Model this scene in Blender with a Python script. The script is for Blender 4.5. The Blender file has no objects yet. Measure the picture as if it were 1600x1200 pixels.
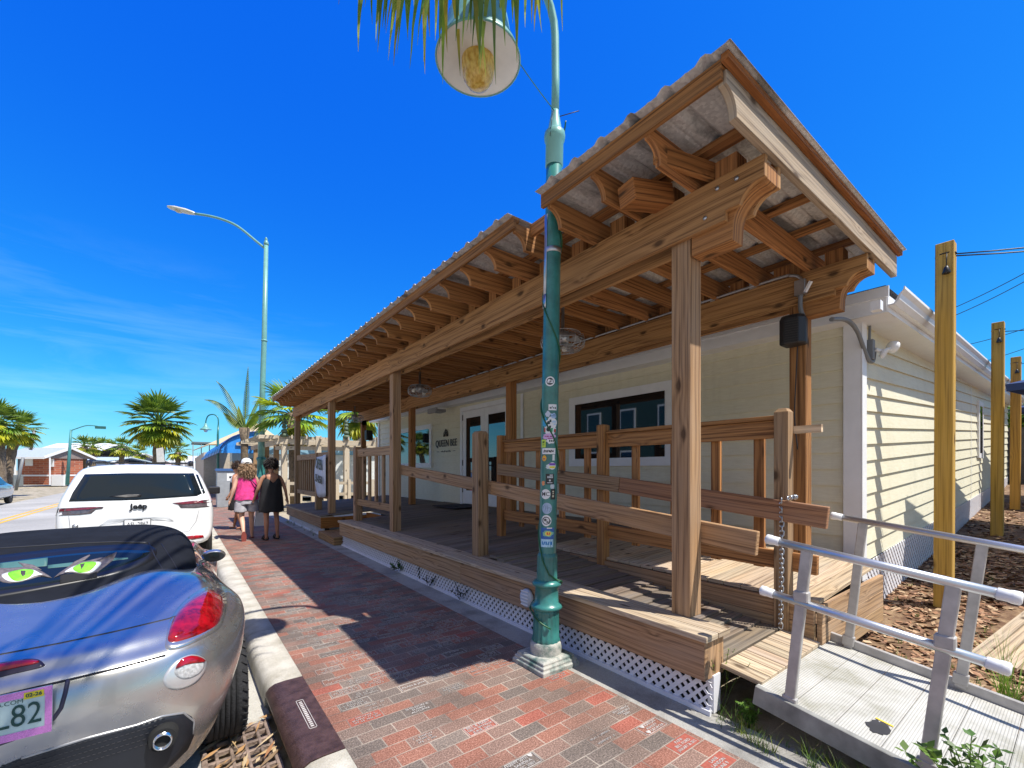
import bpy, bmesh, math, random
from mathutils import Vector, Matrix, noise
from mathutils.bvhtree import BVHTree
R=math.radians; pi=math.pi
V=Vector
sc=bpy.context.scene
col=sc.collection
rnd=random.Random(7)
# ---------------------------------------------------------------- camera
F=686.;CXp=800.;CYp=734.;YAW=R(37.2);CH=1.5
_c,_s=math.cos(YAW),math.sin(YAW)
cam=bpy.data.cameras.new('camera');camo=bpy.data.objects.new('camera',cam);col.objects.link(camo)
cam.sensor_width=36;cam.lens=F/1600*36;cam.clip_end=2000;cam.clip_start=.05
cam.shift_y=(CYp-600)/1600
camo.location=(0,0,CH);camo.rotation_euler=(R(90),0,-(pi/2-(pi/2-YAW)))
sc.camera=camo
def ray(px,py):
    a=(px-CXp)/F;b=(CYp-py)/F
    return V((a*_c+_s,_c-a*_s,b))
def bp(px,py,x=None,y=None,z=None,d=None):
    r=ray(px,py)
    if x is not None:d=x/r.x
    elif y is not None:d=y/r.y
    elif z is not None:d=(z-CH)/r.z
    return V((0,0,CH))+r*d
# ---------------------------------------------------------------- materials
def newmat(name):
    m=bpy.data.materials.new(name);m.use_nodes=True
    nt=m.node_tree;return m,nt,nt.nodes['Principled BSDF']
def N(nt,t,**k):
    n=nt.nodes.new(t)
    for a,b in k.items():
        if a.startswith('i_'):
            s=a[2:]; n.inputs[int(s) if s.isdigit() else s.replace('_',' ')].default_value=b
        else: setattr(n,a,b)
    return n
def ramp(nt,stops,interp='LINEAR'):
    n=nt.nodes.new('ShaderNodeValToRGB');cr=n.color_ramp;cr.interpolation=interp
    while len(cr.elements)<len(stops):cr.elements.new(.5)
    for e,(p,c) in zip(cr.elements,stops):
        e.position=p;e.color=(c[0],c[1],c[2],1) if not isinstance(c,(int,float)) else (c,c,c,1)
    return n
def math_(nt,op,a,b=None,c=None):
    n=nt.nodes.new('ShaderNodeMath');n.operation=op
    for i,v in enumerate((a,b,c)):
        if v is None:continue
        if isinstance(v,(int,float)):n.inputs[i].default_value=v
        else:nt.links.new(v,n.inputs[i])
    return n.outputs[0]
def mixc(nt,f,a,b,mode='MIX'):
    n=nt.nodes.new('ShaderNodeMix');n.data_type='RGBA';n.blend_type=mode
    for k,v in ((0,f),(6,a),(7,b)):
        if isinstance(v,(int,float)):n.inputs[k].default_value=v
        elif isinstance(v,(tuple,list)):n.inputs[k].default_value=(v[0],v[1],v[2],1)
        else:nt.links.new(v,n.inputs[k])
    return n.outputs[2]
def bump(nt,b,h,strength=.3,dist=.01):
    n=nt.nodes.new('ShaderNodeBump');n.inputs['Strength'].default_value=strength;n.inputs['Distance'].default_value=dist
    nt.links.new(h,n.inputs['Height']);nt.links.new(n.outputs[0],b.inputs['Normal'])
MC={}
def plain(name,c,rough=.6,metal=0,var=.12,scale=6,coat=0,bmp=0,spec=.5,bscale=60):
    """paint or plastic with slight tone variation"""
    if name in MC:return MC[name]
    m,nt,b=newmat(name)
    tc=N(nt,'ShaderNodeTexCoord');no=N(nt,'ShaderNodeTexNoise',i_Scale=scale,i_Detail=6,i_Roughness=.6)
    nt.links.new(tc.outputs['Object'],no.inputs['Vector'])
    rp=ramp(nt,[(.3,[v*(1-var) for v in c]),(.7,[min(1,v*(1+var)) for v in c])])
    nt.links.new(no.outputs[0],rp.inputs[0]);nt.links.new(rp.outputs[0],b.inputs['Base Color'])
    b.inputs['Roughness'].default_value=rough;b.inputs['Metallic'].default_value=metal
    b.inputs['Coat Weight'].default_value=coat;b.inputs['Coat Roughness'].default_value=.03
    b.inputs['Specular IOR Level'].default_value=spec
    if bmp:
        n2=N(nt,'ShaderNodeTexNoise',i_Scale=bscale,i_Detail=4);nt.links.new(tc.outputs['Object'],n2.inputs['Vector'])
        bump(nt,b,n2.outputs[0],bmp,.01)
    MC[name]=m;return m
def wood(name,light,dark,grey,gamt,knot=(.05,.025,.012),gs=1.0,rough=.75,kn=1.0):
    """board timber: UV u runs along the board in metres"""
    m,nt,b=newmat(name)
    uv=N(nt,'ShaderNodeUVMap');sep=N(nt,'ShaderNodeSeparateXYZ');nt.links.new(uv.outputs[0],sep.inputs[0])
    u,v=sep.outputs[0],sep.outputs[1]
    vo=N(nt,'ShaderNodeTexVoronoi',i_Scale=2.3*kn);vo.voronoi_dimensions='2D'
    mp=N(nt,'ShaderNodeMapping');mp.inputs['Scale'].default_value=(.8,1.5,1);nt.links.new(uv.outputs[0],mp.inputs[0]);nt.links.new(mp.outputs[0],vo.inputs['Vector'])
    d=vo.outputs['Distance']
    swirl=math_(nt,'MULTIPLY',math_(nt,'POWER',2.718,math_(nt,'MULTIPLY',d,-9.)),2.6)
    cmb=N(nt,'ShaderNodeCombineXYZ');nt.links.new(math_(nt,'MULTIPLY',u,.45),cmb.inputs[0]);nt.links.new(math_(nt,'MULTIPLY',v,4.),cmb.inputs[1])
    n1=N(nt,'ShaderNodeTexNoise',i_Scale=1.0,i_Detail=2);nt.links.new(cmb.outputs[0],n1.inputs['Vector'])
    ph=math_(nt,'ADD',math_(nt,'MULTIPLY',v,140*gs),math_(nt,'ADD',math_(nt,'MULTIPLY',n1.outputs[0],26.),math_(nt,'MULTIPLY',swirl,3.2)))
    sn=math_(nt,'SINE',ph)
    cm2=N(nt,'ShaderNodeCombineXYZ');nt.links.new(math_(nt,'MULTIPLY',u,1.1),cm2.inputs[0]);nt.links.new(math_(nt,'MULTIPLY',v,85.),cm2.inputs[1])
    fi=N(nt,'ShaderNodeTexNoise',i_Scale=1.0,i_Detail=4,i_Roughness=.6,i_Distortion=.15);nt.links.new(cm2.outputs[0],fi.inputs['Vector'])
    g=math_(nt,'ADD',math_(nt,'MULTIPLY',sn,.085),math_(nt,'MULTIPLY',fi.outputs[0],1.0))
    rp=ramp(nt,[(.31,[x*.85 for x in dark]),(.45,[(a*.55+c*.45) for a,c in zip(light,dark)]),(.6,light)]);nt.links.new(g,rp.inputs[0])
    big=N(nt,'ShaderNodeTexNoise',i_Scale=1.0,i_Detail=5);
    cm3=N(nt,'ShaderNodeCombineXYZ');nt.links.new(math_(nt,'MULTIPLY',u,1.6),cm3.inputs[0]);nt.links.new(math_(nt,'MULTIPLY',v,9.),cm3.inputs[1]);nt.links.new(cm3.outputs[0],big.inputs['Vector'])
    gm=math_(nt,'MULTIPLY',ramp_out(nt,big.outputs[0],.35,.7),gamt)
    greyc=mixc(nt,fi.outputs[0],[x*.62 for x in grey],[min(1,x*1.35) for x in grey])
    c1=mixc(nt,gm,rp.outputs[0],greyc)
    at=N(nt,'ShaderNodeAttribute',attribute_name='tint')
    c2=mixc(nt,1.0,c1,at.outputs['Color'],'MULTIPLY')
    sel=N(nt,'ShaderNodeSeparateColor');nt.links.new(vo.outputs['Color'],sel.inputs[0])
    has=math_(nt,'GREATER_THAN',sel.outputs[0],.45)
    kd=ramp(nt,[(.0,1.),(.045,.95),(.075,.45),(.12,0.)]);nt.links.new(d,kd.inputs[0])
    kf=math_(nt,'MULTIPLY',kd.outputs[0],math_(nt,'MULTIPLY',has,.85))
    c3=mixc(nt,kf,c2,knot)
    nt.links.new(c3,b.inputs['Base Color'])
    b.inputs['Roughness'].default_value=rough;b.inputs['Specular IOR Level'].default_value=.25
    bump(nt,b,g,.35,.004)
    return m
def ramp_out(nt,s,a,b_):
    n=N(nt,'ShaderNodeMapRange');n.inputs['From Min'].default_value=a;n.inputs['From Max'].default_value=b_;nt.links.new(s,n.inputs[0]);return n.outputs[0]
# ---------------------------------------------------------------- mesh builder
class MB:
    def __init__(s):s.v=[];s.f=[];s.uv=[];s.t=[];s.m=[];s.sm=[]
    def face(s,pts,uvs=None,tint=(1,1,1),mi=0,smooth=False):
        i=len(s.v);s.v+= [tuple(p) for p in pts];s.f.append(list(range(i,i+len(pts))))
        s.uv.append(uvs or [(p[0],p[1]) for p in pts]);s.t.append(tint);s.m.append(mi);s.sm.append(smooth)
    def grid(s,rows,closed=False,mi=0,smooth=True,tint=(1,1,1),uvs=1.0,cap0=False,cap1=False):
        """rows: list of equal-length point rings, shared vertices"""
        b=len(s.v);n=len(rows[0])
        for r in rows:s.v+=[tuple(p) for p in r]
        for i in range(len(rows)-1):
            for j in range(n if closed else n-1):
                k=(j+1)%n
                s.f.append([b+i*n+j,b+i*n+k,b+(i+1)*n+k,b+(i+1)*n+j])
                s.uv.append([(j*uvs,i*uvs),((j+1)*uvs,i*uvs),((j+1)*uvs,(i+1)*uvs),(j*uvs,(i+1)*uvs)])
                s.t.append(tint);s.m.append(mi);s.sm.append(smooth)
        for on,ri in((cap0,0),(cap1,len(rows)-1)):
            if on:
                f=[b+ri*n+j for j in range(n)]
                if ri==0:f=f[::-1]
                s.f.append(f);s.uv.append([(0,0)]*n);s.t.append(tint);s.m.append(mi);s.sm.append(False)
    def box(s,lo,hi,tint=(1,1,1),mi=0,ax=None):
        """axis-aligned; UV u along the longest side (or ax)"""
        lo=V(lo);hi=V(hi);d=hi-lo
        L=ax if ax is not None else max(range(3),key=lambda i:d[i])
        u0,v0=rnd.uniform(0,50),rnd.uniform(0,50)
        P=lambda i,j,k:(hi.x if i else lo.x,hi.y if j else lo.y,hi.z if k else lo.z)
        for ax_,fc in((0,[(0,0,0),(0,0,1),(0,1,1),(0,1,0)]),(0,[(1,0,0),(1,1,0),(1,1,1),(1,0,1)]),(1,[(0,0,0),(1,0,0),(1,0,1),(0,0,1)]),(1,[(0,1,0),(0,1,1),(1,1,1),(1,1,0)]),(2,[(0,0,0),(0,1,0),(1,1,0),(1,0,0)]),(2,[(0,0,1),(1,0,1),(1,1,1),(0,1,1)])):
            pts=[P(*q) for q in fc]
            if ax_==L:
                a,b_=[i for i in range(3) if i!=L];uv=[(u0+p[a]*.3,v0+p[b_]) for p in pts]
            else:
                o=[i for i in range(3) if i not in(L,ax_)][0];uv=[(u0+p[L],v0+p[o]+ax_*.31) for p in pts]
            s.face(pts,uv,tint,mi)
    def beam(s,p0,p1,w,h,up=(0,0,1),tint=(1,1,1),mi=0):
        """board from p0 to p1 (centre line); w across, h along up"""
        p0=V(p0);p1=V(p1);a=(p1-p0);L=a.length;a.normalize();up=V(up);side=a.cross(up).normalized();up=side.cross(a).normalized()
        u0,v0=rnd.uniform(0,50),rnd.uniform(0,50)
        C=[(-1,-1),(1,-1),(1,1),(-1,1)];q=[side*(x*w/2)+up*(y*h/2) for x,y in C]
        r0=[p0+k for k in q];r1=[p1+k for k in q]
        acc=0
        for i in range(4):
            j=(i+1)%4;wd=(q[j]-q[i]).length
            s.face([r0[i],r0[j],r1[j],r1[i]][::-1],[(u0,v0+acc),(u0,v0+acc+wd),(u0+L,v0+acc+wd),(u0+L,v0+acc)][::-1],tint,mi);acc+=wd
        s.face(r0,[(u0+.3*c[0]*w,v0+c[1]*h) for c in C],tint,mi);s.face(r1[::-1],[(u0+.3*c[0]*w,v0+c[1]*h) for c in C][::-1],tint,mi)
    def tube(s,pts,r,n=8,mi=0,tint=(1,1,1),cap=True):
        pts=[V(p) for p in pts];rs=r if isinstance(r,(list,tuple)) else [r]*len(pts);rows=[];prev=None
        for i,p in enumerate(pts):
            t=(pts[min(i+1,len(pts)-1)]-pts[max(i-1,0)]).normalized()
            if prev is None:
                ref=V((0,0,1)) if abs(t.z)<.9 else V((1,0,0));a=t.cross(ref).normalized()
            else:
                a=(prev-t*prev.dot(t)).normalized()
            prev=a;b_=t.cross(a)
            rows.append([p+(a*math.cos(2*pi*k/n)+b_*math.sin(2*pi*k/n))*rs[i] for k in range(n)])
        s.grid(rows,closed=True,mi=mi,tint=tint,uvs=.05,cap0=cap,cap1=cap)
    def lathe(s,prof,n=24,o=(0,0,0),mi=0,tint=(1,1,1),ax=None,flute=0,fl_n=12):
        """prof list of (r,z) round vertical axis through o; ax: other axis dir"""
        o=V(o);rows=[]
        if ax is None:A,B,Z=V((1,0,0)),V((0,1,0)),V((0,0,1))
        else:
            Z=V(ax).normalized();A=Z.orthogonal().normalized();B=Z.cross(A)
        for r,z in prof:
            rows.append([o+Z*z+(A*math.cos(2*pi*k/n)+B*math.sin(2*pi*k/n))*(r*(1-flute*(.5+.5*math.cos(2*pi*k*fl_n/n)))) for k in range(n)])
        s.grid(rows,closed=True,mi=mi,tint=tint,uvs=.05,cap0=prof[0][0]>.001,cap1=prof[-1][0]>.001)
    def prism(s,poly,d,mi=0,tint=(1,1,1),uvax=None):
        """poly: planar 3d points; extruded by vector d (UV u along the largest axis of poly)"""
        poly=[V(p) for p in poly];d=V(d);n=len(poly)
        ext=[max(p[i] for p in poly)-min(p[i] for p in poly) for i in range(3)];L=max(range(3),key=lambda i:ext[i]);o=sorted(range(3),key=lambda i:-ext[i])[1]
        u0,v0=rnd.uniform(0,50),rnd.uniform(0,50)
        f=lambda p:(u0+p[L],v0+p[o])
        s.face(poly[::-1],[f(p) for p in poly[::-1]],tint,mi);q=[p+d for p in poly];s.face(q,[f(p) for p in q],tint,mi)
        for i in range(n):
            j=(i+1)%n;l=(poly[j]-poly[i]).length
            s.face([poly[i],poly[j],q[j],q[i]],[(u0+poly[i][L],v0),(u0+poly[j][L],v0),(u0+poly[j][L],v0+d.length),(u0+poly[i][L],v0+d.length)],tint,mi)
    def add_mesh(s,me,M=None,mi=0,tint=(1,1,1),fn=None):
        b=len(s.v)
        for v in me.vertices:
            p=v.co.copy()
            if fn:p=V(fn(p))
            if M:p=M@p
            s.v.append(tuple(p))
        for p in me.polygons:
            s.f.append([b+i for i in p.vertices]);s.uv.append([(0,0)]*len(p.vertices));s.t.append(tint);s.m.append(mi);s.sm.append(False)
    def build(s,name,mats,parent=None,bevel=0,seg=1,sub=0,solid=0):
        me=bpy.data.meshes.new(name);me.from_pydata(s.v,[],s.f)
        me.uv_layers.new(name='UVMap');me.color_attributes.new('tint','FLOAT_COLOR','CORNER')
        k=0;fu=[];ft=[]
        for u,t in zip(s.uv,s.t):
            for a in u:fu+=[a[0],a[1]];ft+=[t[0],t[1],t[2],1]
        me.uv_layers['UVMap'].data.foreach_set('uv',fu);me.color_attributes['tint'].data.foreach_set('color',ft)
        me.polygons.foreach_set('material_index',s.m);me.polygons.foreach_set('use_smooth',s.sm)
        for m in (mats if isinstance(mats,(list,tuple)) else [mats]):me.materials.append(m)
        me.update()
        o=bpy.data.objects.new(name,me);col.objects.link(o)
        if parent:o.parent=parent;o.matrix_parent_inverse=parent.matrix_basis.inverted()
        if solid:
            k=o.modifiers.new('solid','SOLIDIFY');k.thickness=solid
        if sub:
            k=o.modifiers.new('sub','SUBSURF');k.levels=sub;k.render_levels=sub
        if bevel:
            k=o.modifiers.new('bevel','BEVEL');k.width=bevel;k.segments=seg;k.limit_method='ANGLE'
            w=o.modifiers.new('weld','WELD');w.merge_threshold=1e-5;o.modifiers.move(o.modifiers.find('weld'),0)
        return o
def tag(o,label=None,cat=None,group=None,kind=None):
    if label:o['label']=label
    if cat:o['category']=cat
    if group:o['group']=group
    if kind:o['kind']=kind
    return o
def empty(name,loc,label,cat,group=None,rz=0):
    o=bpy.data.objects.new(name,None);col.objects.link(o);o.location=loc;o.rotation_euler=(0,0,rz);o.empty_display_size=.2
    return tag(o,label,cat,group)
def copy_tree(o,parent=None):
    c=o.copy();col.objects.link(c)
    if parent:c.parent=parent;c.matrix_parent_inverse=o.matrix_parent_inverse.copy()
    for ch in list(o.children):copy_tree(ch,c)
    return c
def tn(a=.85,b=1.12,w=.04):
    k=rnd.uniform(a,b);return (k*(1+rnd.uniform(-w,w)),k,k*(1+rnd.uniform(-w,w)))
def text_mesh(t,size=1.0,ext=0.0,align='CENTER',sx=1.0,bold=0.0,sp=1.0):
    cu=bpy.data.curves.new('t','FONT');cu.body=t;cu.size=size;cu.extrude=ext;cu.align_x=align;cu.align_y='CENTER';cu.offset=bold;cu.space_character=sp;cu.space_line=.95;cu.resolution_u=3
    ob=bpy.data.objects.new('t',cu);me=bpy.data.meshes.new_from_object(ob);bpy.data.objects.remove(ob);bpy.data.curves.remove(cu)
    for v in me.vertices:v.co.x*=sx
    return me
# ---------------------------------------------------------------- shared materials
W_roof=wood('timber_under_roof',(.46,.215,.075),(.16,.065,.024),(.36,.22,.12),.12)
W_rail=wood('timber_weathered',(.42,.255,.13),(.17,.092,.043),(.38,.29,.21),.4)
W_deck=wood('timber_deck',(.25,.19,.135),(.1,.075,.055),(.22,.2,.185),.7,kn=.7)
W_pale=wood('timber_bleached',(.5,.38,.25),(.2,.135,.085),(.46,.4,.32),.5)
W_yellow=wood('timber_new_pine',(.52,.32,.065),(.34,.2,.04),(.5,.36,.16),.2,gs=.6,kn=.7)
M_white=plain('white_trim',(.78,.79,.8),.45,var=.04)
M_lattice=plain('white_lattice',(.72,.72,.76),.5,var=.05)
M_black=plain('black_plastic',(.012,.012,.014),.45,var=.2)
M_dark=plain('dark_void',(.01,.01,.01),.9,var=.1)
M_steel=plain('galvanised_steel',(.5,.52,.55),.35,.9,var=.15,scale=12)
M_alu=plain('aluminium',(.62,.64,.67),.38,.85,var=.08,scale=4)
M_grey=plain('grey_conduit',(.18,.19,.2),.5,var=.1)
def m_glass(name,c=(.01,.012,.015),rough=.02):
    m,nt,b=newmat(name);b.inputs['Base Color'].default_value=(*c,1);b.inputs['Roughness'].default_value=rough
    b.inputs['Specular IOR Level'].default_value=1.0;b.inputs['IOR'].default_value=1.6;return m
M_glass=m_glass('dark_glass')
def m_siding():
    m,nt,b=newmat('cream_siding');tc=N(nt,'ShaderNodeTexCoord');mp=N(nt,'ShaderNodeMapping');mp.inputs['Scale'].default_value=(3,3,26)
    no=N(nt,'ShaderNodeTexNoise',i_Scale=2.2,i_Detail=7,i_Roughness=.65);nt.links.new(tc.outputs['Object'],mp.inputs[0]);nt.links.new(mp.outputs[0],no.inputs['Vector'])
    rp=ramp(nt,[(.3,(.66,.62,.46)),(.7,(.75,.72,.56))]);nt.links.new(no.outputs[0],rp.inputs[0])
    m2=N(nt,'ShaderNodeMapping');m2.inputs['Scale'].default_value=(5,5,.6);nt.links.new(tc.outputs['Object'],m2.inputs[0]);n2=N(nt,'ShaderNodeTexNoise',i_Scale=1.3,i_Detail=7,i_Roughness=.62);nt.links.new(m2.outputs[0],n2.inputs['Vector'])
    st=ramp(nt,[(.3,.93),(.48,1.),(.7,1.02)]);nt.links.new(n2.outputs[0],st.inputs[0]);nt.links.new(mixc(nt,1.,rp.outputs[0],st.outputs[0],'MULTIPLY'),b.inputs['Base Color'])
    b.inputs['Roughness'].default_value=.55;bump(nt,b,no.outputs[0],.25,.004);return m
M_siding=m_siding()
def m_concrete(name,c,var=.25,dirt=(.2,.17,.13),dsc=3):
    m,nt,b=newmat(name);tc=N(nt,'ShaderNodeTexCoord')
    a=N(nt,'ShaderNodeTexNoise',i_Scale=dsc,i_Detail=8,i_Roughness=.65);g=N(nt,'ShaderNodeTexNoise',i_Scale=140,i_Detail=3,i_Roughness=.8)
    for n in(a,g):nt.links.new(tc.outputs['Object'],n.inputs['Vector'])
    r1=ramp(nt,[(.35,dirt),(.55,c)]);nt.links.new(a.outputs[0],r1.inputs[0])
    r2=ramp(nt,[(.25,1-var*1.6),(.5,1.),(.8,1+var)]);nt.links.new(g.outputs[0],r2.inputs[0])
    nt.links.new(mixc(nt,1.,r1.outputs[0],r2.outputs[0],'MULTIPLY'),b.inputs['Base Color']);b.inputs['Roughness'].default_value=.85
    bump(nt,b,g.outputs[0],.5,.004);return m
M_curb=m_concrete('curb_concrete',(.55,.52,.45),dirt=(.36,.33,.26),var=.2)
M_strip=m_concrete('strip_concrete',(.36,.35,.32),dirt=(.22,.21,.19))
M_gut=m_concrete('gutter_concrete',(.48,.46,.4),dirt=(.3,.28,.22))
def m_brick():
    """running-bond clay pavers, long side across the pavement, colour per brick"""
    m,nt,b=newmat('brick_pavers');tc=N(nt,'ShaderNodeTexCoord');sp=N(nt,'ShaderNodeSeparateXYZ');nt.links.new(tc.outputs['Object'],sp.inputs[0])
    x,y=sp.outputs[0],sp.outputs[1]
    wn=N(nt,'ShaderNodeTexNoise',i_Scale=5,i_Detail=3);nt.links.new(tc.outputs['Object'],wn.inputs['Vector'])
    wob=math_(nt,'MULTIPLY',math_(nt,'SUBTRACT',wn.outputs[0],.5),.07)
    row=math_(nt,'ADD',math_(nt,'DIVIDE',y,.1),wob);ri=math_(nt,'FLOOR',row);rf=math_(nt,'FRACT',row)
    off=math_(nt,'MULTIPLY',math_(nt,'MODULO',math_(nt,'ABSOLUTE',ri),2.),.5)
    cx=math_(nt,'ADD',math_(nt,'DIVIDE',x,.2),math_(nt,'ADD',off,wob));ci=math_(nt,'FLOOR',cx);cf=math_(nt,'FRACT',cx)
    ex=math_(nt,'MULTIPLY',math_(nt,'MINIMUM',cf,math_(nt,'SUBTRACT',1.,cf)),.2);ey=math_(nt,'MULTIPLY',math_(nt,'MINIMUM',rf,math_(nt,'SUBTRACT',1.,rf)),.1)
    ed=math_(nt,'MINIMUM',ex,ey)
    cb=N(nt,'ShaderNodeCombineXYZ');nt.links.new(ci,cb.inputs[0]);nt.links.new(ri,cb.inputs[1]);w=N(nt,'ShaderNodeTexWhiteNoise');nt.links.new(cb.outputs[0],w.inputs['Vector'])
    rp=ramp(nt,[(0,(.2,.14,.11)),(.16,(.15,.12,.1)),(.3,(.27,.13,.09)),(.44,(.29,.115,.075)),(.6,(.24,.145,.11)),(.75,(.31,.13,.085)),(.88,(.21,.165,.135)),(.96,(.36,.1,.065))],'CONSTANT');nt.links.new(w.outputs['Value'],rp.inputs[0])
    g=N(nt,'ShaderNodeTexNoise',i_Scale=115,i_Detail=4,i_Roughness=.85);g2=N(nt,'ShaderNodeTexNoise',i_Scale=2.2,i_Detail=7,i_Roughness=.6)
    for n in(g,g2):nt.links.new(tc.outputs['Object'],n.inputs['Vector'])
    gr=ramp(nt,[(.3,.22),(.5,.82),(.7,1.7)]);nt.links.new(g.outputs[0],gr.inputs[0])
    c1=mixc(nt,1.,rp.outputs[0],gr.outputs[0],'MULTIPLY')
    sp2=ramp(nt,[(.5,0.),(.75,.55)]);nt.links.new(g.outputs[0],sp2.inputs[0]);c1=mixc(nt,sp2.outputs[0],c1,(.55,.42,.34))
    st=ramp(nt,[(.3,.68),(.6,1.12)]);nt.links.new(g2.outputs[0],st.inputs[0]);c1=mixc(nt,1.,c1,st.outputs[0],'MULTIPLY')
    mo=ramp(nt,[(0,1.),(.0022,1.),(.0042,0.)]);nt.links.new(ed,mo.inputs[0])
    mr=ramp(nt,[(.0,.8),(.45,.7),(1.,.0)]);nt.links.new(math_(nt,'DIVIDE',ed,.0045),mr.inputs[0])
    mcol=mixc(nt,ramp_out(nt,g2.outputs[0],.4,.62),(.12,.1,.085),(.5,.43,.35))
    c2=mixc(nt,mr.outputs[0],c1,mcol)
    nt.links.new(c2,b.inputs['Base Color']);b.inputs['Roughness'].default_value=.8
    h=math_(nt,'ADD',math_(nt,'MULTIPLY',math_(nt,'MINIMUM',ed,.006),120.),math_(nt,'MULTIPLY',g.outputs[0],.3));bump(nt,b,h,.5,.004)
    return m
M_brick=m_brick()
def m_asphalt():
    m,nt,b=newmat('pale_road');tc=N(nt,'ShaderNodeTexCoord');g=N(nt,'ShaderNodeTexNoise',i_Scale=55,i_Detail=4,i_Roughness=.9);a=N(nt,'ShaderNodeTexNoise',i_Scale=.35,i_Detail=6)
    for n in(a,g):nt.links.new(tc.outputs['Object'],n.inputs['Vector'])
    r=ramp(nt,[(.3,(.2,.2,.19)),(.5,(.38,.37,.35)),(.7,(.55,.53,.5))]);nt.links.new(g.outputs[0],r.inputs[0])
    r2=ramp(nt,[(.35,.8),(.65,1.15)]);nt.links.new(a.outputs[0],r2.inputs[0])
    nt.links.new(mixc(nt,1.,r.outputs[0],r2.outputs[0],'MULTIPLY'),b.inputs['Base Color']);b.inputs['Roughness'].default_value=.9;bump(nt,b,g.outputs[0],.5,.01);return m
M_road=m_asphalt()
def m_leaf(name,c1,c2,rough=.45,trans=.25):
    m,nt,b=newmat(name);oi=N(nt,'ShaderNodeAttribute',attribute_name='tint')
    tc=N(nt,'ShaderNodeTexCoord');no=N(nt,'ShaderNodeTexNoise',i_Scale=3.5,i_Detail=4);nt.links.new(tc.outputs['Object'],no.inputs['Vector'])
    r=ramp(nt,[(.35,c1),(.65,c2)]);nt.links.new(no.outputs[0],r.inputs[0]);c=mixc(nt,1.,r.outputs[0],oi.outputs['Color'],'MULTIPLY')
    nt.links.new(c,b.inputs['Base Color']);b.inputs['Roughness'].default_value=rough
    tr=N(nt,'ShaderNodeBsdfTranslucent');nt.links.new(c,tr.inputs[0]);mx=N(nt,'ShaderNodeMixShader');mx.inputs[0].default_value=trans
    nt.links.new(b.outputs[0],mx.inputs[1]);nt.links.new(tr.outputs[0],mx.inputs[2]);nt.links.new(mx.outputs[0],nt.nodes['Material Output'].inputs[0]);return m
M_palm=m_leaf('palm_leaf',(.055,.12,.02),(.2,.28,.045))
M_leaf=m_leaf('shrub_leaf',(.03,.07,.015),(.09,.15,.03))
M_grass=m_leaf('grass_blade',(.08,.14,.02),(.2,.25,.06))
M_bark=m_concrete('palm_bark',(.2,.15,.1),dirt=(.08,.06,.045),dsc=9)
M_mulch=m_concrete('mulch_ground',(.12,.06,.03),dirt=(.3,.2,.11),dsc=6)
M_dirt=m_concrete('sandy_ground',(.42,.36,.26),dirt=(.16,.14,.07),dsc=2.5)
M_teal=plain('teal_lamp_paint',(.035,.18,.165),.32,var=.3,scale=9,coat=.3)
M_teal2=plain('pale_teal_paint',(.16,.36,.33),.35,var=.1)
# ---------------------------------------------------------------- sky and sun
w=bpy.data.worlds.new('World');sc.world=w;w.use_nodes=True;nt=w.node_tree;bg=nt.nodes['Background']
SUN=V((.25,-.525,1.0)).normalized();el=math.asin(SUN.z);az=math.atan2(SUN.x,SUN.y)
sky=N(nt,'ShaderNodeTexSky',sky_type='NISHITA',sun_disc=False,sun_elevation=el,sun_rotation=az,air_density=1.0,dust_density=.3,ozone_density=3.0)
ssep=N(nt,'ShaderNodeSeparateColor');nt.links.new(sky.outputs[0],ssep.inputs[0]);scmb=N(nt,'ShaderNodeCombineColor')
for i,(e,f) in enumerate(((2.2,.6),(1.12,.74),(.28,.72))):
    nt.links.new(math_(nt,'MULTIPLY',math_(nt,'POWER',math_(nt,'MULTIPLY',ssep.outputs[i],.1),e),f*10),scmb.inputs[i])
tc=N(nt,'ShaderNodeTexCoord');mp=N(nt,'ShaderNodeMapping');mp.inputs['Scale'].default_value=(1.2,1.2,11);mp.inputs['Location'].default_value=(3.1,.4,.0);nt.links.new(tc.outputs['Generated'],mp.inputs[0])
cn=N(nt,'ShaderNodeTexNoise',i_Scale=1.6,i_Detail=9,i_Roughness=.6,i_Distortion=.5);nt.links.new(mp.outputs[0],cn.inputs['Vector'])
cr=ramp(nt,[(.5,0.),(.85,.5)]);nt.links.new(cn.outputs[0],cr.inputs[0])
sp=N(nt,'ShaderNodeSeparateXYZ');nt.links.new(tc.outputs['Generated'],sp.inputs[0])
band=ramp(nt,[(.03,0.),(.1,1.),(.26,.8),(.38,0.)]);nt.links.new(sp.outputs[2],band.inputs[0])
cl=math_(nt,'MULTIPLY',cr.outputs[0],band.outputs[0])
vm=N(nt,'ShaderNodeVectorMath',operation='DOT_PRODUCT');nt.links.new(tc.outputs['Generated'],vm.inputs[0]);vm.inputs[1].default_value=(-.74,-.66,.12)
vm2=N(nt,'ShaderNodeVectorMath',operation='DOT_PRODUCT');nt.links.new(tc.outputs['Generated'],vm2.inputs[0]);vm2.inputs[1].default_value=(.95,.3,0)
lfade=ramp_out(nt,vm2.outputs['Value'],.75,-.1)
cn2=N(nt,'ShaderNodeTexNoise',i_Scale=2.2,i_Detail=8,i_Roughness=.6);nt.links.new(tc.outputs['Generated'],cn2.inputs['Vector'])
fill_cloud=math_(nt,'MULTIPLY',ramp_out(nt,vm.outputs['Value'],.0,.45),ramp_out(nt,cn2.outputs[0],.4,.56))  # unseen pale cloud added behind the viewer as fill for the shaded sides
skyc=mixc(nt,math_(nt,'MULTIPLY',cl,lfade),scmb.outputs[0],(4.2,6.4,8.6))
nt.links.new(mixc(nt,fill_cloud,skyc,(3.2,3.0,2.9)),bg.inputs['Color']);bg.inputs['Strength'].default_value=.1
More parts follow.
